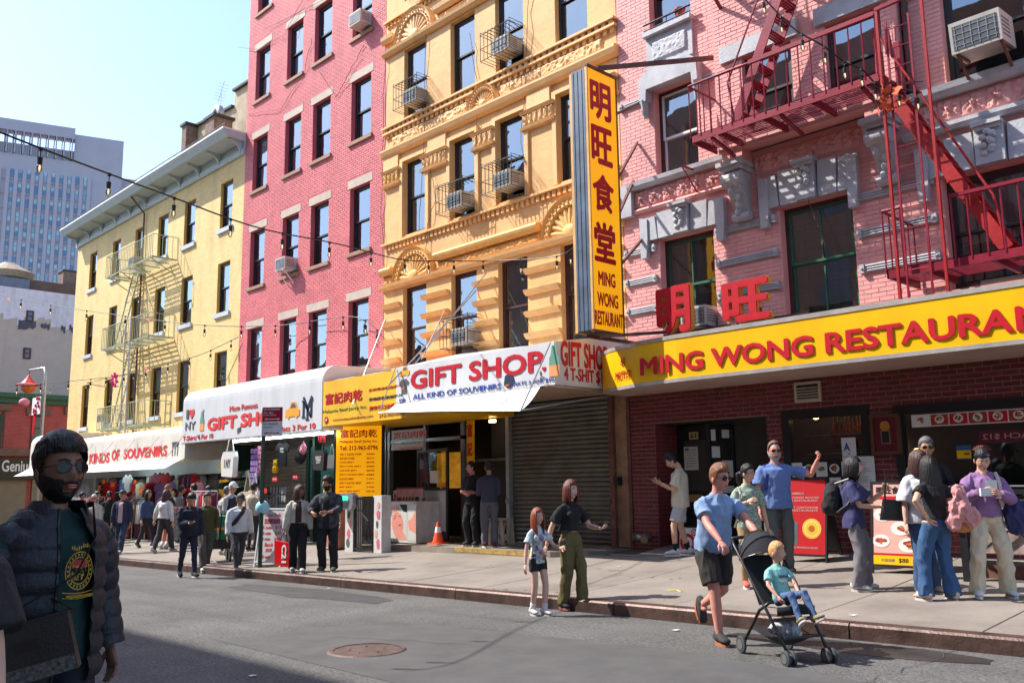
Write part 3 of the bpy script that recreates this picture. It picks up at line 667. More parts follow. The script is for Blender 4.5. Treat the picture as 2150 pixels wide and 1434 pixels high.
relief(-10.4, -8.45, 6.86, 7.2, M['pinks'], 'flower', .05, par=pb); relief(-5.0, 2.9, 6.83, 7.18, M['pinks'], 'flower', .05, par=pb)
relief(-7.75, -5.5, 6.86, 7.2, M['pinks'], 'flower', .05, par=pb)
b = MB(); b.box(-10.7, -10.42, Y0-.12, Y0, 6.72, 7.36); b.obj('pilaster_cap', GR, pb)
# consoles under the bay
for cx in (-8.0, -5.42):
    b = MB(); b.box(cx-.24, cx+.24, Y0-.5, Y0, 7.0, 7.08); b.box(cx-.2, cx+.2, Y0-.44, Y0, 6.92, 7.0); b.obj('bracket_cap', GR, pb)
    b = MB(); b.box(cx-.2, cx+.2, BY+.02, Y0, 7.08, 7.3); b.obj('bracket_block', M['pinks'], pb)
    b = MB()
    prof = [(0, 6.05), (.08, 6.1), (.13, 6.3), (.2, 6.45), (.3, 6.55), (.38, 6.7), (.4, 6.85), (.36, 6.92), (0, 6.92)]
    b.prism([(y, z) for y, z in prof], (cx-.14, Y0, 0), (0, -1, 0), ZU, (.28, 0, 0)); b.tube([(cx-.19, Y0-.34, 6.78), (cx+.19, Y0-.34, 6.78)], .12, 14); b.tube([(cx-.17, Y0-.1, 6.15), (cx+.17, Y0-.1, 6.15)], .08, 12)
    for k in range(5): b.ball((cx+.08*math.cos(k*2.6), Y0-.38+.05*k, 6.7-.12*k), (.05, .04, .07), 8)
    b.obj('console_bracket', GR, pb, smooth=False)
# hood over the upper left window, panel above it
b = MB(); b.prism([(-10.08, 8.95), (-9.92, 8.9), (-9.9, 9.13), (-8.86, 9.13), (-8.84, 8.9), (-8.72, 8.95), (-8.74, 9.36), (-8.9, 9.5), (-9.9, 9.5), (-10.08, 9.36)], (0, Y0-.2, 0), XR, ZU, (0, .2, 0)); b.obj('window_hood', GR, pb)
for q in (-10.0, -8.8): b = MB(); b.tube([(q, Y0-.08, 8.6), (q, Y0-.12, 8.95)], [(.05, .06), (.08, .1)], 8); b.obj('hood_bracket', GR, pb)
b = MB(); b.box(-9.95, -8.88, Y0-.06, Y0, 9.56, 10.24); b.box(-9.98, -8.85, Y0-.16, Y0, 10.24, 10.33); b.obj('window_apron', GR, pb)
relief(-9.8, -9.0, 9.7, 10.1, GR, 'scroll', .03, Y=Y0-.06, par=pb)
# ---------- restaurant front: dark brick
def U(u, v=1000, Y=Y0): return PY(u, v, Y).x
def Z(u, v, Y=Y0): return PY(u, v, Y).z
dx = [U(1378), U(1616), U(1655), U(1830), U(1893)]
zt_d = 2.62
op_r = [(dx[0], dx[1], -.5, 2.66), (dx[2], dx[3], 1.22, 2.66), (dx[4], -1.0, 1.22, 2.62)]
xs_ = (X0, X1)
facade(pb, X0, X1, -1, 3.88, op_r, M['dmort'], M['dmort'], M['room'], dep=.1, name='ground_floor_wall', skip=[op_r[0]])
bricks(pb, X0, 0.6, .0, 3.28, op_r, .235, .0785, M['dbrick'], .013, n=300, proud=.01)
# recess with the numbered door
b = MB(); xa, xb = dx[0], U(1405)
RX = PY(1414, 1000, Y0+.75).x
b.add([(xa, Y0, -.4), (xa, Y0+.75, -.4), (xa, Y0+.75, 2.66), (xa, Y0, 2.66)], [(0, 1, 2, 3)], 0)
b.add([(xa-.2, Y0+.752, -.4), (dx[1]+.2, Y0+.752, -.4), (dx[1]+.2, Y0+.752, 2.7), (xa-.2, Y0+.752, 2.7)], [(0, 1, 2, 3)], 1)
b.add([(xa, Y0, 2.662), (dx[1], Y0, 2.662), (dx[1], Y0+.8, 2.662), (xa, Y0+.8, 2.662)], [(0, 1, 2, 3)], 1)
b.obj('entrance_recess', [M['dmort'], M['room']], pb)
q = brick_mat('dark red brick return', (.17, .022, .024), (1.6, 3.5, 3.3), .22, .0785, .5, .2)
b = MB(); b.box(xa, xa+.02, Y0+.01, Y0+.74, -.3, 2.65); b.box(xa+.02, RX+.02, Y0+.72, Y0+.745, -.3, 2.65); b.obj('recess_brickwork', q, pb)
dr = PY(1414, 1000, Y0+.7).x; d2 = PY(1492, 1000, Y0+.7).x
ztop = PY(1450, 893, Y0+.7).z
b = MB(); b.box(dr, d2, Y0+.66, Y0+.74, .25, ztop); b.obj('door', M['black'], pb)
b = MB(); b.box(PY(1437, 950, Y0+.65).x, PY(1483, 950, Y0+.65).x, Y0+.65, Y0+.658, PY(1450, 1030, Y0+.65).z, PY(1450, 925, Y0+.65).z); b.obj('door_panel', mat('dark grey door panel', (.05, .055, .055), .3), pb)
o_ = PY(1447, 923, Y0+.64); b = MB(); b.box(o_.x, o_.x+.2, Y0+.64, Y0+.655, o_.z, o_.z+.14); o = b.obj('number_plate', mat('old cream enamel', (.5, .42, .22), .4), pb)
T('61', M['black'], pb, (o_.x+.04, Y0+.638, o_.z+.025), XR, ZU, .12, .09)
paper = mat('white paper', (.62, .62, .6), .8, .06, 3)
def notice(u0, v0, u1, v1, Y, m, par=pb, lines=7, ink=None, title=None, name='notice'):
    a, c = PY(u0, v1, Y), PY(u1, v0, Y); b = MB(); b.box(a.x, c.x, Y-.006, Y, a.z, c.z); o = b.obj(name, m, par)
    w_, h_ = c.x-a.x, c.z-a.z; b = MB(); rr_ = random.Random(int(u0))
    for k in range(lines):
        z = c.z-h_*(.14+.8*k/lines); b.box(a.x+w_*.1, a.x+w_*rr_.uniform(.5, .9), Y-.009, Y-.0065, z-h_*.018, z)
    if lines: b.obj('printed_lines', ink or M['sgrey'], par)
    if title: T(title, M['black'], par, (a.x+w_*.1, Y-.0095, c.z-h_*.16), XR, ZU, w_*.3, h_*.1)
    return o
notice(1438, 937, 1465, 987, Y0+.648, paper, title='NYC')
b = MB(); a_ = PY(1436, 1040, Y0+.65); b.box(a_.x, a_.x+.42, Y0+.62, Y0+.655, a_.z-.12, a_.z+.02); b.obj('letter_slot', mat('dull brass', (.35, .2, .07), .5), pb)
# glass door standing open and the dark doorway
xg0, xg1 = PY(1490, 1000, Y0+.1).x, PY(1535, 1000, Y0+.5).x
b = MB(); zt = 2.6
for (p0, p1) in (((xg0, Y0+.12), (xg1, Y0+.6)),):
    A_, B_ = V((*p0, .25)), V((*p1, .25)); U_ = V((0, 0, 1))
    b.bar(A_, A_+U_*(zt-.25), .08, .05); b.bar(B_, B_+U_*(zt-.25), .08, .05); b.bar(A_+U_*.1, B_+U_*.1, .04, .2); b.bar(A_+U_*(zt-.3), B_+U_*(zt-.3), .04, .1); b.bar(A_+U_*1.1, B_+U_*1.1, .06, .05)
b.obj('open_door_frame', M['black'], pb)
b = MB(); b.add([A_, B_, B_+U_*2.3, A_+U_*2.3], [(0, 1, 2, 3)]); b.obj('open_door_pane', M['sglass'], pb)
for k, (t0, z0_, w_, h_, mm_) in enumerate(((.05, 2.05, .12, .2, paper), (.05, 1.75, .2, .2, paper), (.55, 2.1, .16, .16, paper), (.5, 1.4, .3, .3, paper), (.06, 1.45, .16, .2, mat('blue sticker', (.03, .2, .42), .4)), (.5, .95, .3, .3, paper), (.06, 1.22, .14, .16, mat('blue sticker', (.03, .2, .42), .4)))):
    p_ = A_.lerp(B_, t0); d_ = (B_-A_).normalized(); nn_ = V((d_.y, -d_.x, 0))*.012; p_ = p_+nn_; b = MB(); b.add([p_+U_*z0_, p_+d_*w_+U_*z0_, p_+d_*w_+U_*(z0_+h_), p_+U_*(z0_+h_)], [(0, 1, 2, 3)]); b.obj('sticker', mm_, pb)
# shop windows with lit kitchen behind
def shopwin(x0, x1, z0, z1, name):
    f = MB(); t = .09; Yf = Y0-.04
    f.box(x0-.04, x0+t, Yf, Y0+.1, z0-.05, z1+.05); f.box(x1-t, x1+.04, Yf, Y0+.1, z0-.05, z1+.05); f.box(x0+t, x1-t, Yf, Y0+.1, z1-t, z1+.05); f.box(x0+t, x1-t, Yf, Y0+.1, z0-.05, z0+t*1.3)
    w_ = f.obj('shop_window', M['black'], pb)
    g = MB(); g.add([(x0+t, Y0-.012, z0+t), (x1-t, Y0-.012, z0+t), (x1-t, Y0-.012, z1-t), (x0+t, Y0-.012, z1-t)], [(0, 1, 2, 3)]); g.obj('pane', M['sglass'], w_)
    return w_

foodm = [mat('roast duck glaze', (.32, .05, .012), .25, .5, 25, .6, 40), mat('chilli red food', (.42, .03, .015), .4, .6, 40, .8, 60), mat('green vegetable', (.10, .16, .02), .5, .6, 45, .8, 60), mat('orange sauce food', (.62, .2, .03), .35, .5, 40, .8, 60), mat('noodle brown food', (.38, .2, .07), .5, .5, 50, .8, 60)]
plate = mat('white plate', (.68, .66, .62), .4, .04)
sw = shopwin(*op_r[1], 'a'); sw2 = shopwin(op_r[2][0], -1.0, 1.22, 2.62, 'b')
lamp_n = 0
for i, (u, v, Y) in enumerate(((1690, 870, Y0+.5), (1713, 877, Y0+.6), (1745, 862, Y0+.6), (1797, 861, Y0+.4), (1925, 945, Y0+.7))):
    q = PY(u, v, Y); t = thing('ceiling_lamp', ['small spot lamp glowing at the left of the kitchen window', 'brighter bulb glowing inside the kitchen window', 'square lamp lit near the middle of the kitchen window', 'flat oval lamp lit at the right of the kitchen window', 'dim orange bulb deep inside the right shop window'][i], 'lamp', q)
    b = MB(); b.ball((0, 0, 0), (.05, .04, .03), 10); b.obj('bulb', M['lamp'], t, False); b = MB(); b.tube([(0, 0, .03), (0, 0, .3)], .008, 5); b.obj('cord', M['wire'], t, False)
for k in range(9):
    q = PY(1752+k*8, 905+(k % 3)*5, Y0+.55); t = thing('roast_duck', 'glazed roast duck on a hook in the kitchen window, %s from the left' % ('first', 'second', 'third', 'fourth', 'fifth', 'sixth', 'seventh', 'eighth', 'ninth')[k], 'roast duck', q, group='roast ducks hanging in the restaurant window')
    b = MB(); b.tube([(0, 0, .2), (.01, 0, .1), (0, 0, .02), (0, 0, -.14), (.0, 0, -.25)], [.015, .02, .05, .07, .02], 8); b.obj('carcass', foodm[0], t, False, smooth=True); b = MB(); b.tube([(0, 0, .2), (0, 0, .3)], .005, 4); b.obj('hook', M['steel'], t, False)
b = MB()
for z in (1.72, 2.0, 2.3): b.box(op_r[1][0]+.1, op_r[1][1]-.1, Y0+.4, Y0+.7, z, z+.015)
sh = b.obj('window_shelf', M['steel'], pb)
def food_tile(x, z, w, h, Y, k, par, back):
    b = MB(); b.box(x, x+w, Y-.004, Y, z, z+h); o = b.obj('menu_photo', back, par)
    b = MB(); n = 20; cx, cz = x+w/2, z+h*.54; r = min(w, h)*.44
    b.add([(cx+r*math.cos(2*math.pi*i/n), Y-.006, cz+r*.9*math.sin(2*math.pi*i/n)) for i in range(n)], [tuple(range(n))]); b.obj('plate_print', plate, par)
    rnd = random.Random(k); b = MB()
    for j in range(14):
        a, q = rnd.uniform(0, 6.3), r*.62*rnd.random()**.5; s_ = r*rnd.uniform(.16, .3); m_ = rnd.choice((k % 5, k % 5, (k+2) % 5)); n2 = 7
        b.add([(cx+q*math.cos(a)+s_*math.cos(6.283*i/n2), Y-.0065-.0004*j, cz+q*.9*math.sin(a)+s_*.8*math.sin(6.283*i/n2)) for i in range(n2)], [tuple(range(n2))], m_)
    b.obj('food_print', foodm, par)
# menu photos low in the kitchen window
mb_ = thing('menu_board', 'rows of square dish photos low in the kitchen window', 'menu board', (U(1700), Y0-.05, 1.3))
c_ = [(1680, 985), (1708, 985), (1736, 985), (1764, 985), (1790, 985)]; blk = mat('black menu backing', (.012, .01, .01), .4)
a_, e_ = PY(1664, 1036, Y0-.02), PY(1792, 962, Y0-.02); b = MB(); b.box(a_.x, e_.x, Y0-.02, Y0-.016, a_.z, e_.z); b.obj('backing', blk, mb_)
W_ = (e_.x-a_.x)/5
for i in range(5):
    for j in range(2): food_tile(a_.x+W_*i+.012, a_.z+.02+j*(e_.z-a_.z-.05)/2, W_-.024, (e_.z-a_.z)/2-.04, Y0-.022, i*3+j, mb_, plate if (i+j) % 2 else blk)
# long strip of dish photos in the right-hand window
ms = thing('menu_board', 'long strip of dish photos across the top of the right shop window', 'menu board', (U(2000), Y0-.05, 2.3))
a_, e_ = PY(1915, 900, Y0-.03), PY(2150, 855, Y0-.03); zb, ztp = PY(2000, 893, Y0-.03).z, PY(2000, 866, Y0-.03).z
b = MB(); b.box(a_.x, -1.2, Y0-.03, Y0-.026, zb, ztp); b.obj('backing', plate, ms)
W_ = .262
for i in range(10): food_tile(a_.x+.02+W_*i, zb+.015, W_-.02, ztp-zb-.03, Y0-.031, i*7+1 if i else 4, ms, [M['sred'], foodm[1]][i % 2] if i else plate)
q = PY(2055, 931, Y0-.02); es = thing('window_banner', 'dark red banner with mirrored EACH $12 in the right shop window', 'banner', q)
b = MB(); e2 = PY(2150, 905, Y0-.02); b.box(q.x, q.x+1.4, Y0-.022, Y0-.018, q.z, q.z+.17); b.obj('banner', mat('dark maroon vinyl', (.1, .012, .02), .5), es)
T('EACH $12', mat('dull pink print', (.42, .2, .2), .5), es, (q.x+.72, Y0-.02, q.z+.04), (-1, 0, 0), ZU, .66, .09, th=-.008)
q = PY(2010, 965, Y0-.02); nb = thing('blue_notice', 'blue notice stuck inside the right shop window left of the maroon banner', 'notice', q)
b = MB(); b.box(q.x, q.x+.2, Y0-.022, Y0-.018, q.z, q.z+.2); b.obj('sheet', mat('blue print', (.03, .12, .25), .5), nb)
q = PY(2008, 962, Y0-.06); nb = thing('yellow_card', 'small yellow promotional card in the right shop window', 'notice', q)
b = MB(); b.box(q.x, q.x+.19, Y0-.026, Y0-.022, q.z, q.z+.11); b.obj('card', M['syel'], nb); b = MB(); b.box(q.x+.1, q.x+.17, Y0-.03, Y0-.0265, q.z+.05, q.z+.07); b.obj('print', M['black'], nb)
# health grade and paper menus
q = PY(1769, 958, Y0-.05); gc = thing('grade_card', 'white health inspection card with a big blue letter A', 'grade card', q)
e2 = PY(1796, 918, Y0-.05); b = MB(); b.box(q.x, e2.x, Y0-.056, Y0-.05, q.z, e2.z); b.obj('card', paper, gc)
T('A', M['sblue'], gc, (q.x+.035, Y0-.057, q.z+.08), XR, ZU, .1, .125, off=.05)
b = MB(); b.box(q.x+.09, q.x+.13, Y0-.06, Y0-.057, q.z+.03, q.z+.045); b.obj('small_print', M['sblue'], gc)
q = PY(1774, 1020, Y0-.05); pm = thing('paper_menu', 'large white paper menu pinned under the letter A card', 'menu', q); notice(1774, 957, 1835, 1030, Y0-.055, paper, pm, 22, mat('grey small print', (.3, .3, .3), .8), name='sheet')
# framed award
q = PY(1832, 955, Y0-.1); fa = thing('framed_award', 'brown wooden frame with a dark red award and gold seal between the two shop windows', 'framed award', q)
e2 = PY(1890, 870, Y0-.1); wd = mat('dark brown wood', (.11, .04, .02), .5, .3, 8)
b = MB(); x0_, x1_, z0_, z1_ = q.x, e2.x-.02, q.z, e2.z+.02
for (a, c, d, e) in ((x0_, x0_+.05, z0_, z1_), (x1_-.05, x1_, z0_, z1_), (x0_+.05, x1_-.05, z1_-.05, z1_), (x0_+.05, x1_-.05, z0_, z0_+.05)): b.box(a, c, Y0-.13, Y0-.05, d, e)
b.obj('frame', wd, fa); b = MB(); b.box(x0_+.05, x1_-.05, Y0-.1, Y0-.06, z0_+.05, z1_-.05); b.obj('panel', mat('maroon card', (.12, .012, .02), .35), fa)
cx = (x0_+x1_)/2; b = MB(); b.tube([(cx, Y0-.1, z1_-.18), (cx, Y0-.108, z1_-.18)], .075, 24); b.obj('seal', mat('dull gold', (.5, .19, .03), .4), fa)
b = MB(); b.box(cx-.07, cx+.07, Y0-.107, Y0-.1, z0_+.16, z0_+.36); b.obj('photo_border', mat('grey beige', (.2, .16, .13), .5), fa); b = MB(); b.box(cx-.055, cx+.055, Y0-.111, Y0-.107, z0_+.175, z0_+.345); b.obj('photo', M['black'], fa)
# air vent
vx0, vx1, vz0, vz1 = -7.26, -6.8, 2.83, 3.16
ve = thing('air_vent', 'cream louvred vent grille high on the dark brick wall', 'vent', (vx0, Y0, vz0)); vm = mat('cream vent paint', (.5, .44, .36), .5, .15, 6)
b = MB(); b.box(vx0, vx0+.04, Y0-.05, Y0, vz0, vz1); b.box(vx1-.04, vx1, Y0-.05, Y0, vz0, vz1); b.box(vx0+.04, vx1-.04, Y0-.05, Y0, vz1-.04, vz1); b.box(vx0+.04, vx1-.04, Y0-.05, Y0, vz0, vz0+.04); b.obj('frame', vm, ve)
b = MB(); b.box(vx0+.04, vx1-.04, Y0-.012, Y0-.008, vz0+.04, vz1-.04); b.obj('backing', M['black'], ve)
for k in range(5): b = MB(); z = vz0+.06+k*.045; b.prism([(0, 0), (.03, -.02), (.034, -.012), (0.004, .012)], (vx0+.04, Y0-.012, z), (0, -1, 0), ZU, (vx1-vx0-.08, 0, 0)); b.obj('slat', vm, ve)
# perforated metal panel and rusty frame left of the brick
pm = thing('perforated_panel', 'tall rusty perforated metal panel between the roller shutter and the dark brick', 'panel', (-11, Y0, .3))
b = MB(); b.box(-11.08, -10.8, Y0-.02, Y0+.2, .38, 3.3); b.obj('sheet', mat('rusty pale perforated metal', (.46, .28, .17), .6, .35, 3, stain=.7), pm)
b = MB()
for i in range(13):
    for j in range(120): x = -11.065+.021*i; z = .42+.0238*j; b.add([(x, Y0-.0225, z), (x+.01, Y0-.0225, z), (x+.01, Y0-.0225, z+.011), (x, Y0-.0225, z+.011)], [(0, 1, 2, 3)])
b.obj('hole_pattern', M['rust'], pm, kind='stuff')
b = MB(); b.box(-11.2, -11.08, Y0-.1, Y0+.1, .3, 3.4); b.box(-10.8, -10.725, Y0-.03, Y0+.1, .3, 3.3); b.obj('post', M['rust'], pm)
q = PY(1300, 1010, Y0-.05); b = MB(); b.box(q.x-.05, q.x+.06, Y0-.16, Y0-.03, q.z-.08, q.z+.08); t = b.obj('junction_box', M['black']); tag(t, 'small black electrical box on the perforated panel', 'junction box')
q = PY(1330, 822, Y0-.3); t = thing('security_camera', 'small white dome camera under the left end of the yellow canopy', 'camera', (q.x, q.y, q.z)); b = MB(); b.ball((0, 0, 0), .06, 12); b.obj('dome', M['white'], t, False, smooth=True); b = MB(); b.ball((.02, -.05, -.02), .028, 8); b.obj('lens', M['black'], t, False)
q = PY(1352, 1135, Y0-.15); t = thing('standpipe', 'old metal siamese standpipe at the foot of the brick pier', 'standpipe', (q.x, q.y, sz(q.x, q.y)))
b = MB(); b.tube([(0, .15, .2), (0, 0, .2), (0, -.03, .2)], .07, 12); b.tube([(0, 0, .2), (-.09, -.14, .22)], .06, 12); b.tube([(0, 0, .2), (.1, -.12, .18)], .06, 12); b.obj('body', M['steel'], t, False, smooth=True); b = MB(); b.tube([(-.09, -.14, .22), (-.11, -.17, .225)], .07, 12); b.tube([(.1, -.12, .18), (.12, -.15, .175)], .07, 12); b.obj('cap', mat('dull brass cap', (.3, .22, .15), .3, metal=.7), t, False)
# ------------------------------------------------------------------ canopies and signs
def TS(txt, u0, v0, u1, v1, Y, m, par, off=.03, th=.006, name='lettering'):
    a = PY(u0, v0, Y); w_ = PY(u1, v0, Y).x-a.x; um = (u0+u1)/2
    d = PY(u1, v1, Y).z-a.z
    return T(txt, m, par, (a.x, Y, a.z), XR, ZU, w_, d, th=th, off=off, name=name)
# restaurant canopy
mw_ = thing('restaurant_sign', 'long yellow restaurant canopy sign with dark red capitals along the brick front', 'sign', (-6, 12.8, 3.25))
CY = 12.1
pts = [(-10.75, 12.75), (-10.3, 12.45), (-9.5, 12.18), (-8.6, CY), (3.0, CY)]
b = MB(); zb, zt = 3.27, 3.93
for i in range(len(pts)-1):
    (xa, ya), (xb, yb2) = pts[i], pts[i+1]; b.add([(xa, ya, zb), (xb, yb2, zb), (xb, yb2, zt), (xa, ya, zt)], [(0, 1, 2, 3)], 0)
b.obj('sign_face', M['syel'], mw_)
b = MB()
for (z0_, z1_, o_) in ((zb-.06, zb, .012), (zt, zt+.07, .012)):
    for i in range(len(pts)-1):
        (xa, ya), (xb, yb2) = pts[i], pts[i+1]; b.add([(xa, ya-o_, z0_), (xb, yb2-o_, z0_), (xb, yb2-o_, z1_), (xa, ya-o_, z1_), (xa, ya+.05, z0_), (xb, yb2+.05, z0_), (xb, yb2+.05, z1_), (xa, ya+.05, z1_)], [(0, 1, 2, 3), (3, 2, 6, 7), (1, 0, 4, 5)])
b.obj('frame', mat('aluminium trim', (.5, .46, .43), .35, .2, 4, metal=.4), mw_)
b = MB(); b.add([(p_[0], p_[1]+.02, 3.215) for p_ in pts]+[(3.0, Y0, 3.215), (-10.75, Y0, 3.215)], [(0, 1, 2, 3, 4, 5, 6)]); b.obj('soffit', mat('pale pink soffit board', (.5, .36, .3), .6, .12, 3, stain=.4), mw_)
b = MB(); b.add([(p_[0], p_[1]+.02, 4.0) for p_ in pts]+[(3.0, Y0-.01, 4.02), (-10.75, Y0-.01, 4.02)], [(0, 1, 2, 3, 4, 5, 6)]); b.obj('canopy_roof', M['steel'], mw_)
a_ = PY(1345, 790, CY-.008); xe = PY(2130, 700, CY-.008).x; h_ = (PY(1345, 751, CY-.008).z-a_.z+PY(2105, 649, CY-.008).z-a_.z)/2
T('MING WONG RESTAURA', M['sred'], mw_, (a_.x, CY-.008, a_.z), XR, ZU, xe-a_.x, h_, th=.012, off=.05); wl = (xe-a_.x)*text_mesh('NT', .05)[1]/text_mesh('MING WONG RESTAURA', .05)[1]
T('NT', M['sred'], mw_, (xe+.03, CY-.008, a_.z), XR, ZU, wl, h_, th=.012, off=.05)
dirn = (V((-9.5, 12.18, 0))-V((-10.3, 12.45, 0))).normalized()
o_ = V((-10.12, 12.38, 3.47)); T('61', M['sred'], mw_, o_+dirn*.18+V((0, -.01, .16)), dirn, ZU, .13, .14, off=.03); T('MOTT ST.', M['sred'], mw_, o_+V((0, -.012, -.08)), dirn, ZU, .52, .14, off=.03)
# big red characters standing on the canopy
def big_char(ch, u0, v0, u1, v1, label):
    Yc = CY+.12; a = PY(u0, v0, Yc); c = PY(u1, v1, Yc); t = thing('character_sign', label, 'sign', (a.x, Yc, 4.0)); w_, h_ = c.x-a.x, c.z-a.z
    T(ch, M['sred'], t, (a.x, Yc, a.z), XR, ZU, w_, h_, th=.02, off=.06, name='face'); T(ch, mat('amber sign edge', (.75, .33, .06), .5), t, (a.x-.006, Yc+.11, a.z-.006), XR, ZU, w_+.012, h_+.012, th=.105, off=.065, name='side')
    b = MB()
    for q in (.25, .75): b.bar((a.x+w_*q, Yc+.08, 3.98), (a.x+w_*q, Yc+.08, a.z+h_*.3), .03, .03)
    b.obj('strut', M['rust'], t)
big_char('明', 1381, 706, 1447, 594, 'big red cut-out Chinese character standing left of its twin on the canopy')
big_char('旺', 1519, 682, 1613, 578, 'big red cut-out Chinese character standing in the middle above the canopy')
for (u0, v0, u1, v1) in ((1395, 715, 1700, 690), (1400, 690, 1520, 680)):
    a, c = PY(u0, v0, CY+.5), PY(u1, v1, CY+.5); b = MB(); b.bar((a.x, CY+.5, 4.1), (c.x, CY+.45, 4.1), .05, .05); b.bar((a.x+.2, CY+.3, 4.04), (a.x+.2, Y0, 4.2), .04, .04); b.bar((c.x-.2, CY+.3, 4.04), (c.x-.2, Y0, 4.2), .04, .04); b.obj('canopy_bracket', M['rust'], mw_)
# hanging vertical sign
vs_ = thing('vertical_sign', 'tall amber lightbox with dark red Chinese characters hung at right angles to the pink wall', 'sign', (-10.05, 11.9, 4.15))
vx0, vx1, vy0, vy1, vz0, vz1 = -10.28, -9.86, 11.5, 12.32, 4.17, 9.03
b = MB(); b.box(vx0+.05, vx1-.03, vy0+.012, vy1, vz0+.02, vz1-.02); b.obj('casing', M['bluegrey'], vs_)
edge = mat('amber painted trim', (.72, .42, .16), .5, .2, 4, stain=.4)
b = MB(); b.box(vx0, vx0+.06, vy0, vy1+.02, vz0, vz1-.05); b.box(vx1-.05, vx1+.006, vy0, vy0+.03, vz0, vz1); b.obj('corner_trim', edge, vs_)
b = MB(); b.box(vx0+.06, vx1-.05, vy0-.004, vy0+.012, vz0+.02, vz1-.06)
for k in range(3): xx = vx0+.09+k*.1; b.box(xx, xx+.02, vy0-.012, vy0-.003, vz0+.02, vz1-.06)
b.obj('front_plate', M['bluegrey'], vs_)
for k in range(8): b = MB(); b.ball((vx0+.19, vy0-.008, vz0+.25+k*.6), (.012, .006, .016), 6); b.obj('bolt', M['black'], vs_)
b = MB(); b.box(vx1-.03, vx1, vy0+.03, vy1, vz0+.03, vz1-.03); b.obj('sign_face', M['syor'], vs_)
b = MB(); b.box(vx1-.04, vx1+.02, vy0, vy1+.02, vz1-.03, vz1+.03); b.box(vx1-.04, vx1+.012, vy0, vy1, vz0-.02, vz0+.03); b.box(vx1-.04, vx1+.012, vy1-.015, vy1+.02, vz0, vz1); b.obj('rail', M['rust'], vs_)
YR = (0, 1, 0)
def TV(txt, z0, z1, y0=.14, y1=.66, m=M['sred'], off=.04): T(txt, m, vs_, (vx1+.001, vy0+y0, z0), YR, ZU, y1-y0, z1-z0, th=.008, off=off)
def zv(v): return PX(1264, v, vx1).z
for ch, va, vb in (('明', 254, 176), ('旺', 347, 268), ('食', 445, 367), ('堂', 551, 467)): TV(ch, zv(va), zv(vb), .08, .66, off=.05)
TV('MING', zv(600), zv(570), .16, .62); TV('WONG', zv(643), zv(614), .12, .68); TV('RESTAURANT', zv(683), zv(653), .04, .8, off=.03)
b = MB(); a, c = V((vx1+.02, vy0+.3, vz1+.02)), PY(1500, 122, Y0-.05); b.bar(a, c, .05, .08)
for (u, v, z_) in ((1340, 218, 8.3), (1338, 300, 7.0), (1330, 380, 6.3), (1350, 500, 5.4)):
    q = PY(u, v, Y0-.03); b.bar((vx1-.05, vy1-.05, z_), q, .045, .045)
b.bar((vx0+.2, vy0+.1, vz0-.06), (vx0+.2, Y0, vz0-.06), .06, .06); b.bar((vx1-.05, vy0+.2, vz0-.08), (vx1+1.0, Y0-.05, vz0+.1), .06, .05); b.obj('bracket', M['rust'], vs_)
# white corner gift shop canopy
AY = 11.5
ga = thing('shop_canopy', 'white boxy canopy reading GIFT SHOP in big red letters with souvenirs line in blue', 'canopy', (-13, 12, 3.3))
gx0, gx1 = -15.5, -10.8
b = MB(); b.add([(gx0, AY, 3.32), (gx1, AY, 3.32), (gx1, AY, 4.1), (gx0, AY, 4.1), (gx0, Y0, 3.32), (gx1, Y0, 3.32), (gx1, Y0, 4.42), (gx0, Y0, 4.62)], [(0, 1, 2, 3), (3, 2, 6, 7), (1, 5, 6, 2), (0, 3, 7, 4)]); b.obj('canvas', mat('white sign vinyl', (.66, .67, .69), .45, .05, 1.5, .1, 5, stain=.22), ga)
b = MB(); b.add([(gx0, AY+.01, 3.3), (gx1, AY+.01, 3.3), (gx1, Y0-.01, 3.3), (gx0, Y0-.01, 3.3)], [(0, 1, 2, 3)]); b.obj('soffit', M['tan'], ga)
def flap(i, j):
    x = gx0+(gx1-.35-gx0)*i+.0; y = AY-.02-.5*j*(.85+.15*i); z = 3.31-(.2+.24*i)*j-.05*math.sin(math.pi*j)+.012*math.sin(i*30)*j; return (x-.3*(1-i)*j*0, y, z)
b = MB(); b.grid(flap, 40, 6); b.obj('valance', M['canvas'], ga, smooth=True)
b = MB(); b.tube([flap(0, 1), flap(.5, 1), flap(1, 1)], .018, 6); b.tube([flap(0, 1), (gx0, AY-.02, 4.1)], .012, 5); b.tube([flap(1, 1), (gx1-.05, AY-.04, 4.08)], .014, 5); b.tube([flap(1, 1), (gx1, Y0-.3, 3.25)], .016, 5); b.box(gx1-.02, gx1+.05, AY-.25, Y0-.9, 3.27, 3.3)
b.tube([(-15.35, AY-.3, 3.7), PY(1000, 610, Y0-.02)], .016, 5); b.tube([PY(885, 755, AY), PY(935, 650, Y0-.02)], .014, 5); b.tube([PY(870, 765, AY), PY(1022, 572, Y0-.05)], .014, 5); b.obj('awning_arm', M['steel'], ga)
WY = AY-.008
TS('GIFT SHOP', 862, 818, 1142, 734, WY, M['sred'], ga, off=.05); TS('ALL KIND OF SOUVENIRS', 867, 839, 1052, 804, WY, M['sblue'], ga, off=.015); TS('HATS 3 FOR $10', 1078, 812, 1163, 792, WY, M['sblue'], ga, off=.01); TS('59B', 838, 846, 851, 836, WY, M['sblue'], ga, off=.01)
XV = gx1+.006
def TX(txt, u0, v0, u1, v1, m, par, off=.03):
    a, c = PX(u0, v0, XV), PX(u1, v1, XV); T(txt, m, par, (XV, a.y, a.z), YR, ZU, c.y-a.y, c.z-a.z, off=off)
TX('GIFT SHOP', 1178, 768, 1276, 728, M['sred'], ga, .05); TX('4 T-SHIT $10', 1185, 802, 1275, 781, M['sred'], ga, .04)
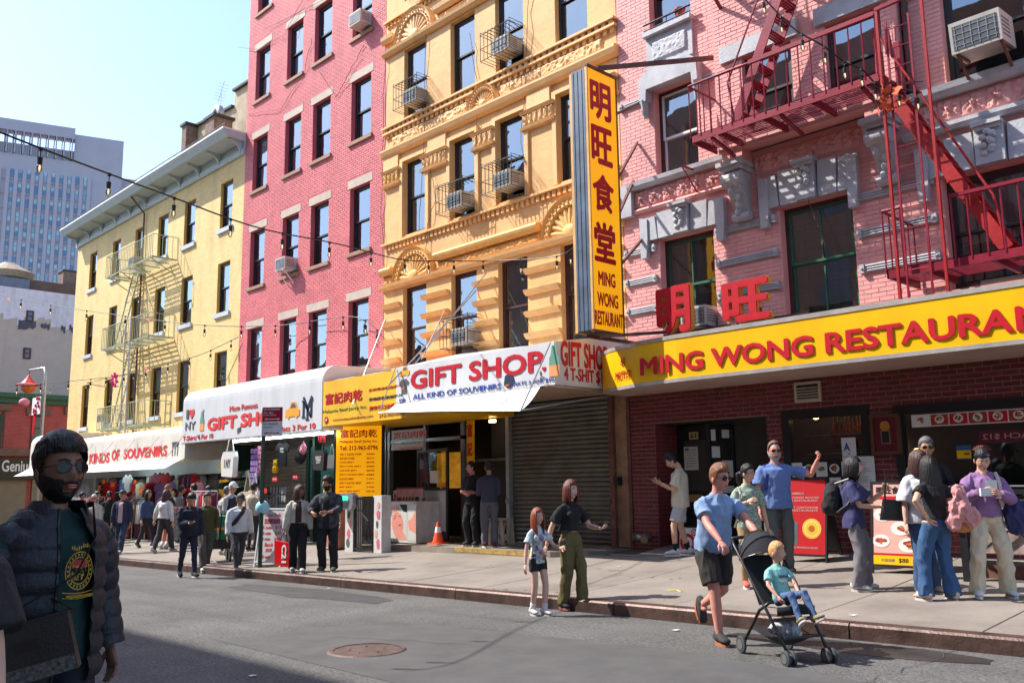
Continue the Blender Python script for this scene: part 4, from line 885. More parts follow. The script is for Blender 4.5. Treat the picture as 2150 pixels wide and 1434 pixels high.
def poly_icon(pts, u, v, s_, Y, m, par, name='printed_icon'):
    o = PY(u, v, Y); b = MB(); b.prism([(x*s_, z*s_) for x, z in pts], o, XR, ZU, (0, -.003, 0)); b.obj(name, m, par)
CAR = [(0, .1), (.05, .35), (.3, .4), (.42, .62), (.7, .62), (.85, .4), (1, .32), (1, .1), (.88, .1), (.8, .0), (.7, .1), (.32, .1), (.24, 0), (.14, .1)]
CARW = [(.35, .4), (.45, .56), (.66, .56), (.77, .4)]
TEE = [(.25, 0), (.25, .6), (.1, .5), (0, .72), (.3, .95), (.42, .88), (.58, .88), (.7, .95), (1, .72), (.9, .5), (.75, .6), (.75, 0)]
CAPP = [(0, .25), (.1, .8), (.5, 1), (.85, .75), (1, .35), (.6, .0), (.3, .05)]
LIB = [(.2, 0), (.8, 0), (.78, .35), (.68, .38), (.68, .62), (.62, .72), (.72, .98), (.62, 1), (.5, .8), (.42, .85), (.36, .8), (.34, .62), (.28, .38), (.22, .35)]
def liberty(u, v, s_, Y, par):
    poly_icon([(.18, -.5), (.82, -.5), (.78, .02), (.22, .02)], u, v, s_, Y, mat('print orange', (.75, .33, .12), .5), par); poly_icon(LIB, u, v, s_, Y-.002, mat('print verdigris', (.14, .32, .24), .5), par)
def heart(u, v, s_, Y, par, m):
    P = []
    for i in range(28): t = 2*math.pi*i/28; P.append((.5+.5*math.sin(t)**3, .5+(13*math.cos(t)-5*math.cos(2*t)-2*math.cos(3*t)-math.cos(4*t))/30))
    poly_icon(P, u, v, s_, Y, m, par, 'printed_heart')
syc = mat('taxi yellow print', (.85, .38, .03), .5)
poly_icon(CAR, 838, 793, .36, WY, syc, ga); poly_icon(CARW, 838, 793, .36, WY-.002, M['sgrey'], ga); poly_icon(TEE, 838, 828, .34, WY, M['sgrey'], ga); TS('NYC', 843, 820, 850, 813, WY-.004, mat('print coral', (.8, .25, .12), .5), ga)
poly_icon(CAPP, 1058, 817, .3, WY, M['snavy'], ga); TS('NYC', 1062, 812, 1070, 806, WY-.004, mat('print coral', (.8, .25, .12), .5), ga); liberty(1146, 768, .42, WY, ga); heart(1138, 781, .1, WY, ga, M['sred']); TS('I', 1134, 789, 1136, 779, WY, M['sgrey'], ga); TS('NY', 1134, 798, 1143, 790, WY, M['sgrey'], ga)
# yellow jerky shop canopy
ma = thing('shop_canopy', 'yellow jerky shop canopy with red Chinese characters and green latin lettering', 'canopy', (-16, 12, 3))
mx0, mx1 = -18.42, -13.9
b = MB(); b.box(mx0, mx1, AY+.03, Y0-.01, 3.03, 4.02); b.obj('box', M['syel'], ma)
b = MB(); b.box(mx0, mx1, AY+.01, AY+.029, 3.0, 4.06); b.obj('sign_face', mat('yellow vinyl sign', (.88, .5, .03), .45, .07, 1.2, stain=.35), ma)
b = MB(); b.grid(lambda i, j: (mx0+(mx1-mx0)*i, AY+.05+(Y0-AY-.05)*j, 4.06+.42*j+.02*math.sin(i*25)), 24, 4); b.obj('canopy_roof', mat('peach canvas', (.7, .42, .28), .8, .12, 2), ma)
MY = AY+.004
TS('富記肉乾', 683, 850, 760, 816, MY, M['sred'], ma, .03); TS('正宗馬來西亞風味', 774, 822, 845, 806, MY, M['sred'], ma, .01); TS('即燒即賣新鮮熱辣', 775, 842, 846, 826, MY, M['snavy'], ma, .01); TS('美味可口送禮佳品', 775, 862, 847, 844, MY, M['sred'], ma, .01)
TS('Malaysia Beef Jerky Inc.', 678, 869, 770, 850, MY, M['sgreen'], ma, .0); TS('www.malaysiabeefjerky.com', 698, 885, 783, 870, MY, M['sbrown'], ma, 0); TS('212-965-0796', 796, 876, 850, 863, MY, M['sbrown'], ma, .01)
o = PY(685, 882, MY); b = MB(); b.tube([(o.x, MY, o.z), (o.x, MY-.005, o.z)], .085, 20); b.obj('number_disc', M['sred'], ma); T('59', M['white'], ma, (o.x-.045, MY-.007, o.z-.035), XR, ZU, .09, .07)
b = MB(); b.tube([PY(740, 850, AY-.1), PY(808, 672, Y0)], .016, 5); b.obj('awning_arm', M['steel'], ma)
# big white awning, rounded top
def round_awning(par, x0, x1, z0, z1, zt, m, mside, Yf=AY, r=.42, rl=True):
    prof = [(Yf, z0), (Yf, z1)]+[(Yf+r*(1-math.cos(t*math.pi/12)), z1+(zt-z1)*math.sin(t*math.pi/12)) for t in range(1, 7)]+[(Y0, zt+.05)]
    b = MB(); n = len(prof); xs = [x0+(x1-x0)*i/40 for i in range(41)]
    for x in xs: b.v += [(x, y+(.008 if k == 1 else 0), z-(.0 if (x-x0) > .001 else 0)) for k, (y, z) in enumerate(prof)]
    for i in range(40):
        for k in range(n-1): b.f.append((i*n+k, (i+1)*n+k, (i+1)*n+k+1, i*n+k+1)); b.m.append(0)
    b.f += [tuple(range(n)), tuple(reversed(range(40*n, 41*n)))]; b.m += [1, 1]
    b.f[-2:] = []; b.m[-2:] = []
    for xx in (x0, x1):
        c = [(xx, y, z) for y, z in prof]+[(xx, Y0, z0)]; b.add(c, [tuple(range(len(c)))], 1)
    return b.obj('canvas', [m, mside], par)
mo = thing('shop_awning', 'white round-topped awning with red GIFT SHOP lettering and an I love NY print', 'awning', (-22, 12, 2.9))
round_awning(mo, -26.2, -18.45, 2.93, 4.08, 4.5, mat('grey white vinyl', (.62, .63, .66), .45, .08, 1.4, stretch=(3, 1, .2), stain=.3), M['canvas'])
b = MB(); b.box(-26.2, -18.45, AY, AY+.05, 2.9, 2.93)
for k in range(1, 10): x = -26.2+k*.78; b.box(x, x+.02, AY+.05, Y0, 2.92, 2.935)
b.obj('frame', M['steel'], mo)
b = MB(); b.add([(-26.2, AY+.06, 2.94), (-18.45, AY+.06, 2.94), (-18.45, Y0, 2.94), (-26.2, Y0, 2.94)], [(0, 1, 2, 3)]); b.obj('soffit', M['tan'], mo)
OY = AY-.006
TS('Mom Famous', 482, 864, 540, 844, OY, M['sred2'], mo, .03); TS('GIFT SHOP', 435, 905, 591, 857, OY, M['sred2'], mo, .07); TS('T-Shirts 4 For 10', 384, 926, 447, 909, OY, M['sred2'], mo, .03); TS('Hats 3 For 10', 585, 907, 662, 887, OY, M['sred2'], mo, .03)
TS('I', 391, 880, 396, 860, OY, M['sgrey'], mo, .02); heart(397, 881, .34, OY, mo, M['sred2']); TS('NY', 389, 904, 410, 884, OY, M['sgrey'], mo, .02); liberty(417, 890, .42, OY, mo)
poly_icon(CAR, 598, 882, .7, OY, syc, mo); poly_icon(CARW, 598, 882, .7, OY-.002, M['sgrey'], mo)
for k in range(3): poly_icon([(0, 0), (.3, 0), (.3, 1), (0, 1)], 498+k*3, 911-k*2, .16, OY, M['sgrey'], mo)
a, c = PY(634, 882, OY), PY(657, 831, OY); bw_, bh_ = c.x-a.x, c.z-a.z; b = MB()      # interlocked N and Y
for (p0, p1) in (((.12, .12), (.12, .82)), ((.12, .82), (.85, .1)), ((.85, .1), (.85, .85)), ((.5, 0), (.5, .5)), ((.5, .5), (.1, 1)), ((.5, .5), (.92, 1))):
    b.bar((a.x+p0[0]*bw_, OY-.003, a.z+p0[1]*bh_), (a.x+p1[0]*bw_, OY-.003, a.z+p1[1]*bh_), .075, .006, up=(0, 1, 0))
for q in ((.12, .12), (.12, .82), (.85, .85), (.5, 0)): b.box(a.x+q[0]*bw_-.075, a.x+q[0]*bw_+.075, OY-.007, OY, a.z+q[1]*bh_-.02, a.z+q[1]*bh_+.02)
b.obj('printed_monogram', M['snavy'], mo)
tl = thing('strip_light', 'long fluorescent strip lamp glowing under the white awning', 'strip light', (-21, AY+.2, 2.85)); b = MB(); a, c = PY(490, 925, AY+.25), PY(698, 909, AY+.25); b.tube([(a.x, AY+.25, 2.86), (c.x, AY+.25, 2.86)], .03, 8); b.obj('tube', M['tube'], tl); b = MB(); b.box(a.x, c.x, AY+.22, AY+.28, 2.885, 2.92); b.obj('housing', M['white'], tl)
# souvenirs awning
ka = thing('shop_awning', 'long cream awning with red lettering about souvenirs under the yellow building', 'awning', (-33, 12, 2.4))
round_awning(ka, -38.3, -25.95, 2.45, 3.22, 3.5, M['creamc'], M['creamc'])
round_awning(ka, -40.9, -38.35, 2.47, 3.4, 3.85, M['creamc'], M['creamc'])
b = MB()
b.grid(lambda i, j: (-40.9+(14.9)*i, AY-.02-.55*j, 2.47-.3*j), 30, 3); b.obj('valance', mat('translucent white vinyl', (.75, .74, .7), .4, .1, 2), ka)
b = MB()
for k in range(8): x = -39.8+k*1.9; b.tube([(x, AY-.56, 2.18), (x+.65, AY-.05, 3.2)], .012, 5)
b.obj('awning_arm', M['steel'], ka)
TS('ALL', 150, 982, 180, 952, OY, M['sred2'], ka, .05); TS('KINDS', 187, 974, 229, 949, OY, M['sred2'], ka, .05); TS('OF', 234, 967, 250, 943, OY, M['sred2'], ka, .05); TS('SOUVENIRS', 259, 964, 350, 934, OY, M['sred2'], ka, .05); TS('G', 67, 988, 80, 962, OY, M['sred2'], ka, .05)
a, c = PY(361, 958, OY), PY(374, 927, OY); b = MB(); w_, h_ = c.x-a.x, c.z-a.z
for q in (0, .45, .9): b.box(a.x+w_*q, a.x+w_*(q+.1), OY-.004, OY, a.z, c.z-.03)
b.box(a.x, c.x, OY-.004, OY, c.z-h_*.3, c.z-h_*.12); b.box(a.x-.04, c.x+.04, OY-.006, OY-.001, c.z-.06, c.z); b.obj('printed_bridge', M['sgrey'], ka)
# ------------------------------------------------------------------ shopfronts
sf = thing('shopfront', 'grey roller shutter shopfront under the white gift shop canopy', 'shopfront', (-12.7, Y0, .3))
sx0, sx1 = -14.05, -11.22
n_ = 30; zb_ = .3
for k in range(n_+2):
    z = zb_+k*.094; b = MB(); vs = []
    for xx in (sx0, sx1): vs += [(xx, Y0+.06+o, z+q) for q, o in ((0, .018), (.012, .0), (.05, -.012), (.075, .0), (.092, .018))]
    b.add(vs, [(i, 5+i, 6+i, 1+i) for i in range(4)]); b.obj('shutter_slat', M['shut'], sf)
b = MB(); b.box(sx0-.1, sx0, Y0-.05, Y0+.15, .25, 3.3); b.box(sx1, sx1+.1, Y0-.05, Y0+.15, .25, 3.3); b.box(sx0, sx1, Y0+.0, Y0+.1, .26, .33); b.obj('guide_rail', M['steel'], sf)
for xx in (sx0-.05, sx1+.04):
    b = MB(); b.box(xx-.025, xx+.025, Y0-.1, Y0-.05, 1.18, 1.26); b.tube([(xx-.018, Y0-.075, 1.26), (xx-.012, Y0-.075, 1.31), (xx+.012, Y0-.075, 1.31), (xx+.018, Y0-.075, 1.26)], .006, 5); t = b.obj('padlock', M['steel']); tag(t, 'padlock on the left rail of the roller shutter' if xx < -13 else 'padlock on the right rail of the roller shutter', 'padlock')
# step
stp = thing('stone_step', 'long worn concrete step with a yellow edge under the shops', 'step', (-14, 13, .2))
b = MB(); y_ = 12.12
P_ = [(-17.0, y_), (-11.6, y_), (-11.0, y_+.35), (-10.76, Y0+.2), (-17.0, Y0+.2)]
b.add([(x, y, -.2) for x, y in P_]+[(x, y, .285+.012*(x+17)) for x, y in P_], [tuple(range(5, 10))]+[(i, (i+1) % 5, 5+(i+1) % 5, 5+i) for i in range(5)]); b.obj('slab', M['step'], stp)
b = MB(); b.box(-14.3, -11.7, y_-.004, y_+.06, .24, .325); b.obj('painted_edge', mat('worn yellow paint', (.42, .27, .07), .8, .5, 9), stp)
b = MB(); b.box(-19.0, -17.0, 12.2, Y0+.3, -.25, .16); b.obj('kerb_block', M['step'], stp)
# dark jerky storefront
jf = thing('shopfront', 'dark recessed storefront of the jerky shop with a tilted white-panelled glass door', 'shopfront', (-16.5, Y0, .3))
xj = lambda u, Y=Y0: PY(u, 1000, Y).x
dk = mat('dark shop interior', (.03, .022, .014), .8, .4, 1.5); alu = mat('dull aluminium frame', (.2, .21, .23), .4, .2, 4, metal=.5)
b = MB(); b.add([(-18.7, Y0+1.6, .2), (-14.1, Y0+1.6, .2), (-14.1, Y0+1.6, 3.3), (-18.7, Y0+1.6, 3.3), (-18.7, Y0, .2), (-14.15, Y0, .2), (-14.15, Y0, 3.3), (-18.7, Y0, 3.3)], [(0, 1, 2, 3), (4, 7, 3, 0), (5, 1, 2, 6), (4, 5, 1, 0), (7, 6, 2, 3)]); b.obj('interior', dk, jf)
b = MB(); b.box(-18.74, -18.55, Y0-.05, Y0+.1, .1, 3.3); b.box(xj(820)-.06, xj(820)+.03, Y0-.06, Y0+.06, .3, 3.1); b.box(xj(893)-.03, xj(893)+.05, Y0-.04, Y0+.06, .3, 3.1); b.box(xj(970), xj(978), Y0-.04, Y0+.1, .3, 3.1); b.box(xj(820), xj(978), Y0-.04, Y0+.04, 2.62, 2.7); b.box(xj(980), sx0-.12, Y0+.25, Y0+.35, 2.1, 2.16); b.box(-18.6, xj(978), Y0-.05, Y0+.05, 3.02, 3.1); b.obj('frame', alu, jf)
b = MB(); b.box(xj(1012), sx0-.1, Y0+.3, Y0+.36, .35, 3.2); b.obj('side_door', mat('dark green grey door', (.035, .036, .03), .5), jf)
a, c = PY(822, 946, Y0-.03), PY(893, 900, Y0-.03); b = MB(); b.box(a.x, c.x+.02, Y0-.035, Y0-.03, a.z, c.z+.02); b.obj('sign_panel', mat('pale pink panel', (.6, .45, .42), .5, .1), jf)
TS('富記肉乾', 826, 922, 898, 902, Y0-.037, M['sred'], jf, .03); TS('www.malaysiabeefjerky.com', 826, 934, 896, 926, Y0-.037, M['sgreen'], jf, 0); TS('Tel: 212-965-0796', 838, 944, 896, 936, Y0-.037, M['sred'], jf, .02)
a, c = PY(826, 1054, Y0-.03), PY(872, 1029, Y0-.03); b = MB(); b.box(a.x, c.x, Y0-.035, Y0-.03, a.z, c.z); b.obj('manicure_poster', mat('cream poster', (.6, .5, .42), .5), jf)
b = MB()
for k in range(7): x = a.x+.08+k*(c.x-a.x-.16)/6; b.tube([(x-.03, Y0-.038, a.z+.02), (x, Y0-.038, a.z+.16), (x+.03*((k % 3)-1), Y0-.038, c.z-.04)], [(.05, .002), (.045, .002), (.012, .002)], 6, ax=XR)
b.obj('print', mat('dark red print', (.22, .03, .03), .5), jf)
b = MB(); b.box(xj(832), xj(890), Y0+1.3, Y0+1.4, 1.5, 2.4); b.obj('lit_display', mat('dim amber display', (.5, .22, .02), .5, .4, 3, emit=.25), jf)
# tilted open glass door with a white lower panel
dA, dB = PY(878, 1150, Y0-.1), PY(940, 1150, Y0-.45); zA = .36; zT = 2.42
b = MB(); A_, B_ = V((dA.x, dA.y, 0)), V((dB.x, dB.y, 0))
for p_ in (A_, B_): b.bar(p_+V((0, 0, zA)), p_+V((0, 0, zT)), .07, .05)
for z in (zA+.1, zT-.04, 1.5): b.bar(A_+V((0, 0, z)), B_+V((0, 0, z)), .05, .16 if z < .6 else .07)
b.obj('open_door_frame', M['black'], jf)
b = MB(); b.add([A_+V((0, 0, .55)), B_+V((0, 0, .55)), B_+V((0, 0, 1.47)), A_+V((0, 0, 1.47))], [(0, 1, 2, 3)]); b.obj('door_panel', mat('white door panel', (.5, .52, .55), .4, .05), jf)
b = MB(); b.add([A_+V((0, 0, 1.53)), B_+V((0, 0, 1.53)), B_+V((0, 0, 2.4)), A_+V((0, 0, 2.4))], [(0, 1, 2, 3)]); b.obj('open_door_pane', M['sglass'], jf)
a = PY(904, 1014, Y0-.36); b = MB(); b.box(a.x, a.x+.3, a.y-.02, a.y-.015, a.z, a.z+.28); b.obj('notice', paper, jf); a = PY(926, 1026, Y0-.4); b = MB(); b.box(a.x, a.x+.22, a.y-.02, a.y-.015, a.z, a.z+.14); b.obj('sticker', mat('orange sticker', (.8, .28, .02), .5), jf)
# narrow vertical yellow sign
nv = thing('vertical_sign', 'narrow yellow and red vertical shop sign beside the dark doorway', 'sign', (-15.2, Y0-.2, 2)); a, c = PY(983, 975, Y0-.2), PY(993, 880, Y0-.2)
b = MB(); b.box(a.x, c.x+.05, Y0-.24, Y0-.2, a.z, c.z-.02); b.obj('panel', M['syel'], nv)
for k, ch in enumerate('富記肉'): b = T(ch, M['sred'], nv, (a.x+.02, Y0-.242, c.z-.4-k*.42), XR, ZU, c.x-a.x, .3, off=.04)
t = thing('wall_lamp', 'small glowing orange lamp over the dark doorway beside the shutter', 'lamp', PY(1034, 884, Y0-.1)); b = MB(); b.box(-.06, .06, -.05, .05, -.03, .03); b.obj('bulb', M['lamp'], t, False); b = MB(); b.box(-.09, .09, -.06, .06, .032, .08); b.obj('cap', M['black'], t, False)
# menu board with the amber glow added to its face, turned toward the corner
mn = thing('menu_sign', 'tall amber price board listing jerky with a red phone number', 'menu sign', PY(752, 1042, 12.35), R(38))
mwid, mht = 1.13, 1.68
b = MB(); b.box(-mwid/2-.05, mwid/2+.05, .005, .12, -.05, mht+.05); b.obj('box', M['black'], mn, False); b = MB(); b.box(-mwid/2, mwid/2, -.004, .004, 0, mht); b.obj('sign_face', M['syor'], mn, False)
def TL(txt, x, z, w_, h_, m, off=.02):
    o = T(txt, m, None, (x, -.006, z), XR, ZU, w_, h_, off=off); o.parent = mn
TL('富記肉乾', -.46, 1.4, .92, .2, M['sred'], .03); TL('Malaysia Beef Jerky Inc.', -.48, 1.26, .96, .085, M['sred'], .02); TL('Tel: 212-965-0796', -.48, 1.1, .96, .11, M['sred'], .04)
for k, (s_, w_) in enumerate((('SPICY SLICED PORK', .55), ('SLICED PORK', .38), ('PORK JERKY', .36), ('SPICY PORK JERKY', .54), ('CHICKEN JERKY', .44), ('SPICY CHICKEN JERKY', .62), ('SLICED BEEF', .36), ('SPICY SLICED BEEF', .54), ('BEEF JERKY', .34), ('SPICY BEEF JERKY', .52))):
    z = .98-k*.098; TL(s_, -.47, z, w_, .05, M['sred'], .02); TL(('香辣豬肉', '豬肉片', '豬肉乾', '香辣豬乾', '雞肉乾', '香辣雞乾', '牛肉片', '香辣牛片', '牛肉乾', '香辣牛乾')[k], .2, z, .2, .045, M['sred'], .01)
# railed stair well: poster posts, gate, white cabinet with a facial poster
wf = thing('poster_cabinet', 'white street cabinet with a facial massage photograph on its front', 'cabinet', (-16.5, 12.6, 0))
a, c = PY(815, 1135, 12.45), PY(873, 1057, 12.45); wp = mat('scuffed white panel', (.6, .6, .58), .5, .15, 5, stain=.5)
b = MB(); b.box(a.x-.12, c.x, 12.46, 13.2, a.z-.02, c.z+.04); b.obj('panel', wp, wf); b = MB(); b.box(a.x-.3, a.x-.12, 12.42, 12.6, sz(-17, 12.4)-.02, c.z+.12); b.obj('post', wp, wf); b = MB(); b.box(a.x-.1, c.x, 12.5, 13.2, .1, a.z-.022); b.obj('base', mat('dark base', (.07, .06, .055), .8), wf)
skp = mat('printed skin', (.72, .3, .24), .5, .1, 4); wpr = mat('pale print ground', (.6, .6, .56), .5, .1, 2)
x0_, x1_, z0_, z1_ = a.x, c.x, a.z+.03, c.z-.02; W_, H_ = x1_-x0_, z1_-z0_
def pr_(poly, m, dy=.0): b = MB(); b.prism([(x0_+p_[0]*W_, z0_+p_[1]*H_) for p_ in poly], (0, 12.458-dy, 0), XR, ZU, (0, -.002, 0)); b.obj('poster_print', m, wf)
pr_([(0, 0), (.68, 0), (.68, 1), (0, 1)], wpr); pr_([(.7, 0), (1, 0), (1, 1), (.7, 1)], wpr); pr_([(.4, 1), (.68, 1), (.68, .78), (.55, .8)], M['polegreen'], .001)
pr_([(.3, .02), (.68, .02), (.62, .14), (.53, .25), (.55, .4), (.52, .6), (.44, .74), (.3, .8), (.2, .76), (.12, .6), (.12, .4), (.2, .2)], skp, .002)
for k in range(5): pr_([(.08+.07*k, .72+.03*k), (.06+.07*k, .93+.01*k), (.1+.07*k, .96), (.13+.07*k, .78+.02*k)], skp, .003)
for p_ in ([(.2, .6), (.27, .64), (.28, .62), (.21, .58)], [(.38, .68), (.45, .67), (.45, .65), (.38, .66)], [(.37, .42), (.47, .45), (.46, .41), (.38, .4)], [(.3, .68), (.2, .66), (.2, .665), (.29, .7)]): pr_(p_, M['sred'], .005)
pr_([(.75, .3), (1, .2), (1, .9), (.9, .7), (.85, .6), (.72, .55)], skp, .002)
gt = thing('gate', 'black barred metal gate between two poster-covered posts', 'gate', (-18, 11.9, 0))
GYp = 11.75
def post(u, w_, label, seed):
    q = G(u, 1163); t = thing('poster_post', label, 'post', (q.x, GYp, sz(q.x, GYp))); h_ = 1.28
    b = MB(); b.box(-w_/2, w_/2, 0, .28, 0, h_); b.obj('post', wp, t, False); rr_ = random.Random(seed)
    for k in range(5):
        b = MB(); cx, cz, s_ = rr_.uniform(-.05, .05), .2+k*.22, rr_.uniform(.06, .11); b.add([(cx+s_*.8*math.cos(6.28*i/8+k)*rr_.uniform(.6, 1), -.003-.001*k, cz+s_*math.sin(6.28*i/8+k)) for i in range(8)], [tuple(range(8))]); b.obj('poster_print', [skp, M['sgrey'], mat('pink flower print', (.6, .14, .2), .5)][k % 3], t, False)
    return t
def XG(u): return PY(u, 1100, GYp).x
p1 = thing('poster_post', 'left white post covered with massage pictures beside the gate', 'post', (XG(733), GYp, sz(XG(733), GYp))); p2 = thing('poster_post', 'right white post with flower pictures beside the gate', 'post', (XG(792), GYp, sz(XG(792), GYp)))
for t, sd_ in ((p1, 1), (p2, 2)):
    b = MB(); b.box(-.16, .16, 0, .25, 0, 1.25); b.obj('panel', wp, t, False); rr_ = random.Random(sd_)
    for k in range(5):
        b = MB(); cx, cz, s_ = rr_.uniform(-.05, .05), .2+k*.21, rr_.uniform(.07, .12); b.add([(cx+s_*.8*math.cos(6.28*i/9)*rr_.uniform(.5, 1), -.004-.001*k, cz+s_*math.sin(6.28*i/9)) for i in range(9)], [tuple(range(9))]); b.obj('poster_print', [skp, M['sgrey'], mat('pink flower print', (.6, .14, .2), .5)][(k+sd_) % 3], t, False)
gx_0, gx_1 = XG(742), XG(785); gzb = sz(gx_0, GYp)
b = MB(); b.box(gx_0, gx_0+.05, GYp, GYp+.05, gzb, gzb+1.22); b.box(gx_1-.05, gx_1, GYp, GYp+.05, gzb, gzb+1.22); b.box(gx_0+.05, gx_1-.05, GYp, GYp+.04, gzb+1.18, gzb+1.22); b.box(gx_0+.05, gx_1-.05, GYp, GYp+.04, gzb+.05, gzb+.1); b.obj('frame', M['black'], gt)
me_ = None
for k in range(9):
    b = MB(); xx = gx_0+.1+k*(gx_1-gx_0-.2)/8; b.tube([(xx, GYp+.02, gzb+.1), (xx, GYp+.02, gzb+1.18)], .01, 6); b.obj('bar', M['black'], gt)
b = MB(); b.tube([(gx_0+.1, GYp-.01, gzb+.9), (gx_0+.3, GYp-.01, gzb+.95), (gx_0+.6, GYp-.01, gzb+.6), (gx_0+.5, GYp-.01, gzb+.3)], .012, 6); b.tube([(gx_1-.5, GYp-.01, gzb+.9), (gx_1-.2, GYp-.01, gzb+.7), (gx_1-.1, GYp-.01, gzb+.3)], .012, 6); b.obj('scroll', M['black'], gt)
rr_t = thing('rail_sign', 'low railing with a faded pink strip sign above the gate', 'railing', (XG(760), GYp+1.4, .3)); b = MB(); b.box(XG(742), XG(798), GYp+1.2, GYp+1.23, 1.32, 1.5); b.obj('strip', mat('faded pink strip', (.5, .25, .25), .6, .3, 9), rr_t); b = MB(); b.box(XG(742), XG(798), GYp+1.2, GYp+1.25, 1.5, 1.54); b.box(XG(745), XG(747), GYp+1.2, GYp+1.25, .0, 1.3); b.box(XG(796), XG(798), GYp+1.2, GYp+1.25, .0, 1.3); b.obj('frame', M['rust'], rr_t)
q = G(722, 1160); t = thing('led_sign', 'grey plastic sign box with green glowing foot rub letters on a post', 'sign', (PY(722, 1068, 11.6).x, 11.6, PY(722, 1068, 11.6).z), R(20))
b = MB(); b.prism([(-.28, 0), (.25, -.02), (.3, .1), (.3, .3), (.24, .36), (-.3, .34), (-.34, .25)], (0, .12, 0), XR, ZU, (0, -.2, 0)); b.obj('box', mat('grey plastic', (.35, .36, .38), .35, .2, 5), t, False)
o = T('FOOT RUB', mat('green led', (.02, .9, .3), emit=2.5), None, (-.2, -.086, .2), XR, ZU, .36, .08, off=.03); o.parent = t
b = MB(); b.prism([(-.15, .02), (.16, .02), (.2, .16), (-.1, .16)], (0, -.081, 0), XR, ZU, (0, -.003, 0)); b.obj('label', M['sgrey'], t, False)
q2 = PY(700, 1150, 11.9); bx_ = thing('planter_box', 'faded salmon wooden box leaning beside the poster post', 'box', (q2.x, 11.9, sz(q2.x, 11.9)))
b = MB(); b.prism([(-.45, .1), (.25, .05), (.3, 1.1), (-.3, 1.12)], (0, .4, 0), XR, ZU, (0, -.5, 0)); b.obj('body', mat('faded salmon board', (.5, .19, .13), .7, .2, 3, stain=.5), bx_, False)
# cone and stool
q = G(920, 1150); q = V((PY(920, 1150, 12.35).x, 12.35, .345)); t = thing('traffic_cone', 'orange traffic cone with one white band on the concrete step', 'traffic cone', q)
co = mat('cone orange', (.85, .09, .02), .5, .1); b = MB(); b.box(-.17, .17, -.17, .17, 0, .025); b.tube([(0, 0, .025), (0, 0, .05)], [.13, .125], 24); b.tube([(0, 0, .05), (0, 0, .24)], [.12, .075], 24, cap=False); b.tube([(0, 0, .36), (0, 0, .46)], [.055, .028], 24); b.obj('cone', co, t, False, smooth=False)
b = MB(); b.tube([(0, 0, .24), (0, 0, .36)], [.076, .056], 24, cap=False); b.obj('reflective_band', M['white'], t, False)
q = PY(1052, 1155, 12.95); t = thing('plastic_stool', 'beige folding plastic step stool against the roller shutter', 'stool', (q.x, 12.95, .35)); bg = mat('beige plastic', (.45, .36, .28), .5, .1)
b = MB(); b.box(-.22, .22, -.15, .15, .5, .54); b.obj('seat', bg, t, False)
for sy in (-.14, .14):
    for (p0, p1, p2, p3) in ((-.26, -.15, -.2, -.14), (.15, .26, .14, .2)):
        b = MB(); b.prism([(p0, 0), (p1, 0), (p3, .5), (p2, .5)], (0, sy, 0), XR, ZU, (0, .02, 0)); b.obj('leg', bg, t, False)
    b = MB(); b.prism([(-.14, .08), (-.12, .08), (.02, .5), (-.02, .5)], (0, sy, 0), XR, ZU, (0, .02, 0)); b.prism([(.12, .08), (.14, .08), (.02, .5), (-.02, .5)], (0, sy, 0), XR, ZU, (0, .02, 0)); b.prism([(-.12, .08), (.12, .08), (.12, .2), (-.12, .2)], (0, sy, 0), XR, ZU, (0, .02, 0)); b.obj('brace', bg, t, False)

# loose cables across the facades
kc = random.Random(21); b = MB()
for path in ([(812, 60), (806, 200), (800, 420), (806, 560)], [(896, 20), (890, 260), (880, 500)], [(985, 70), (1005, 200), (996, 330)], [(1110, -10), (1104, 160), (1092, 300), (1104, 345), (1090, 370)], [(640, -10), (600, 70), (545, 105), (500, 100)], [(655, 80), (640, 150), (590, 230), (520, 240)], [(668, 145), (705, 205), (735, 150), (765, 95)], [(560, 60), (700, -10)], [(900, 330), (915, 420), (897, 470), (893, 560)], [(1690, 400), (1712, 460), (1735, 520)]):
    P_ = []
    for i in range(len(path)-1):
        (u0, v0), (u1, v1) = path[i], path[i+1]
        for k in range(5): f = k/5; P_.append(PY(u0+(u1-u0)*f+kc.uniform(-2, 2), v0+(v1-v0)*f, Y0-.03-kc.uniform(0, .05)))
    P_.append(PY(*path[-1], Y0-.04)); bb_ = MB(); bb_.tube(P_, .0075, 5); t = bb_.obj('loose_cable', M['rust']); tag(t, 'thin loose cable draped over the painted facades', 'cable', 'loose cables draped over the facades')
# ------------------------------------------------------------------ window air conditioners and guards
acw = mat('ac casing', (.5, .47, .42), .5, .15, 4, stain=.3); acd = mat('ac grille', (.10, .12, .14), .5, .2, 6)
def ac_unit():
    t = thing('air_conditioner', 'x', 'air conditioner', (0, 0, 0)); w_, h_, d_ = .56, .38, .4
    b = MB(); b.box(-w_/2, w_/2, -d_, .1, 0, h_); b.obj('casing', acw, t, False)
    b = MB(); b.box(-w_/2+.035, w_/2-.035, -d_-.006, -d_-.001, .04, h_-.05); b.obj('grille', acd, t, False)
    b = MB()
    for k in range(6): x = -w_/2+.06+k*.088; b.box(x, x+.008, -d_-.012, -d_-.007, .04, h_-.05)
    for k in range(4): z = .08+k*.07; b.box(-w_/2+.035, w_/2-.035, -d_-.011, -d_-.0065, z, z+.007)
    b.obj('fins', M['steel'], t, False)
    b = MB()
    for k in range(5): z = .08+k*.05; b.box(w_/2, w_/2+.004, -d_+.06, -.08, z, z+.02)
    b.obj('side_louvre', acd, t, False)
    return t
def ac_bracket(t):
    for x in (-.18, .18): b = MB(); b.bar((x, -.36, -.02), (x, 0.02, -.42), .025, .025); b.bar((x, .0, -.02), (x, -.4, -.02), .025, .025); b.obj('bracket', M['white'], t, False)
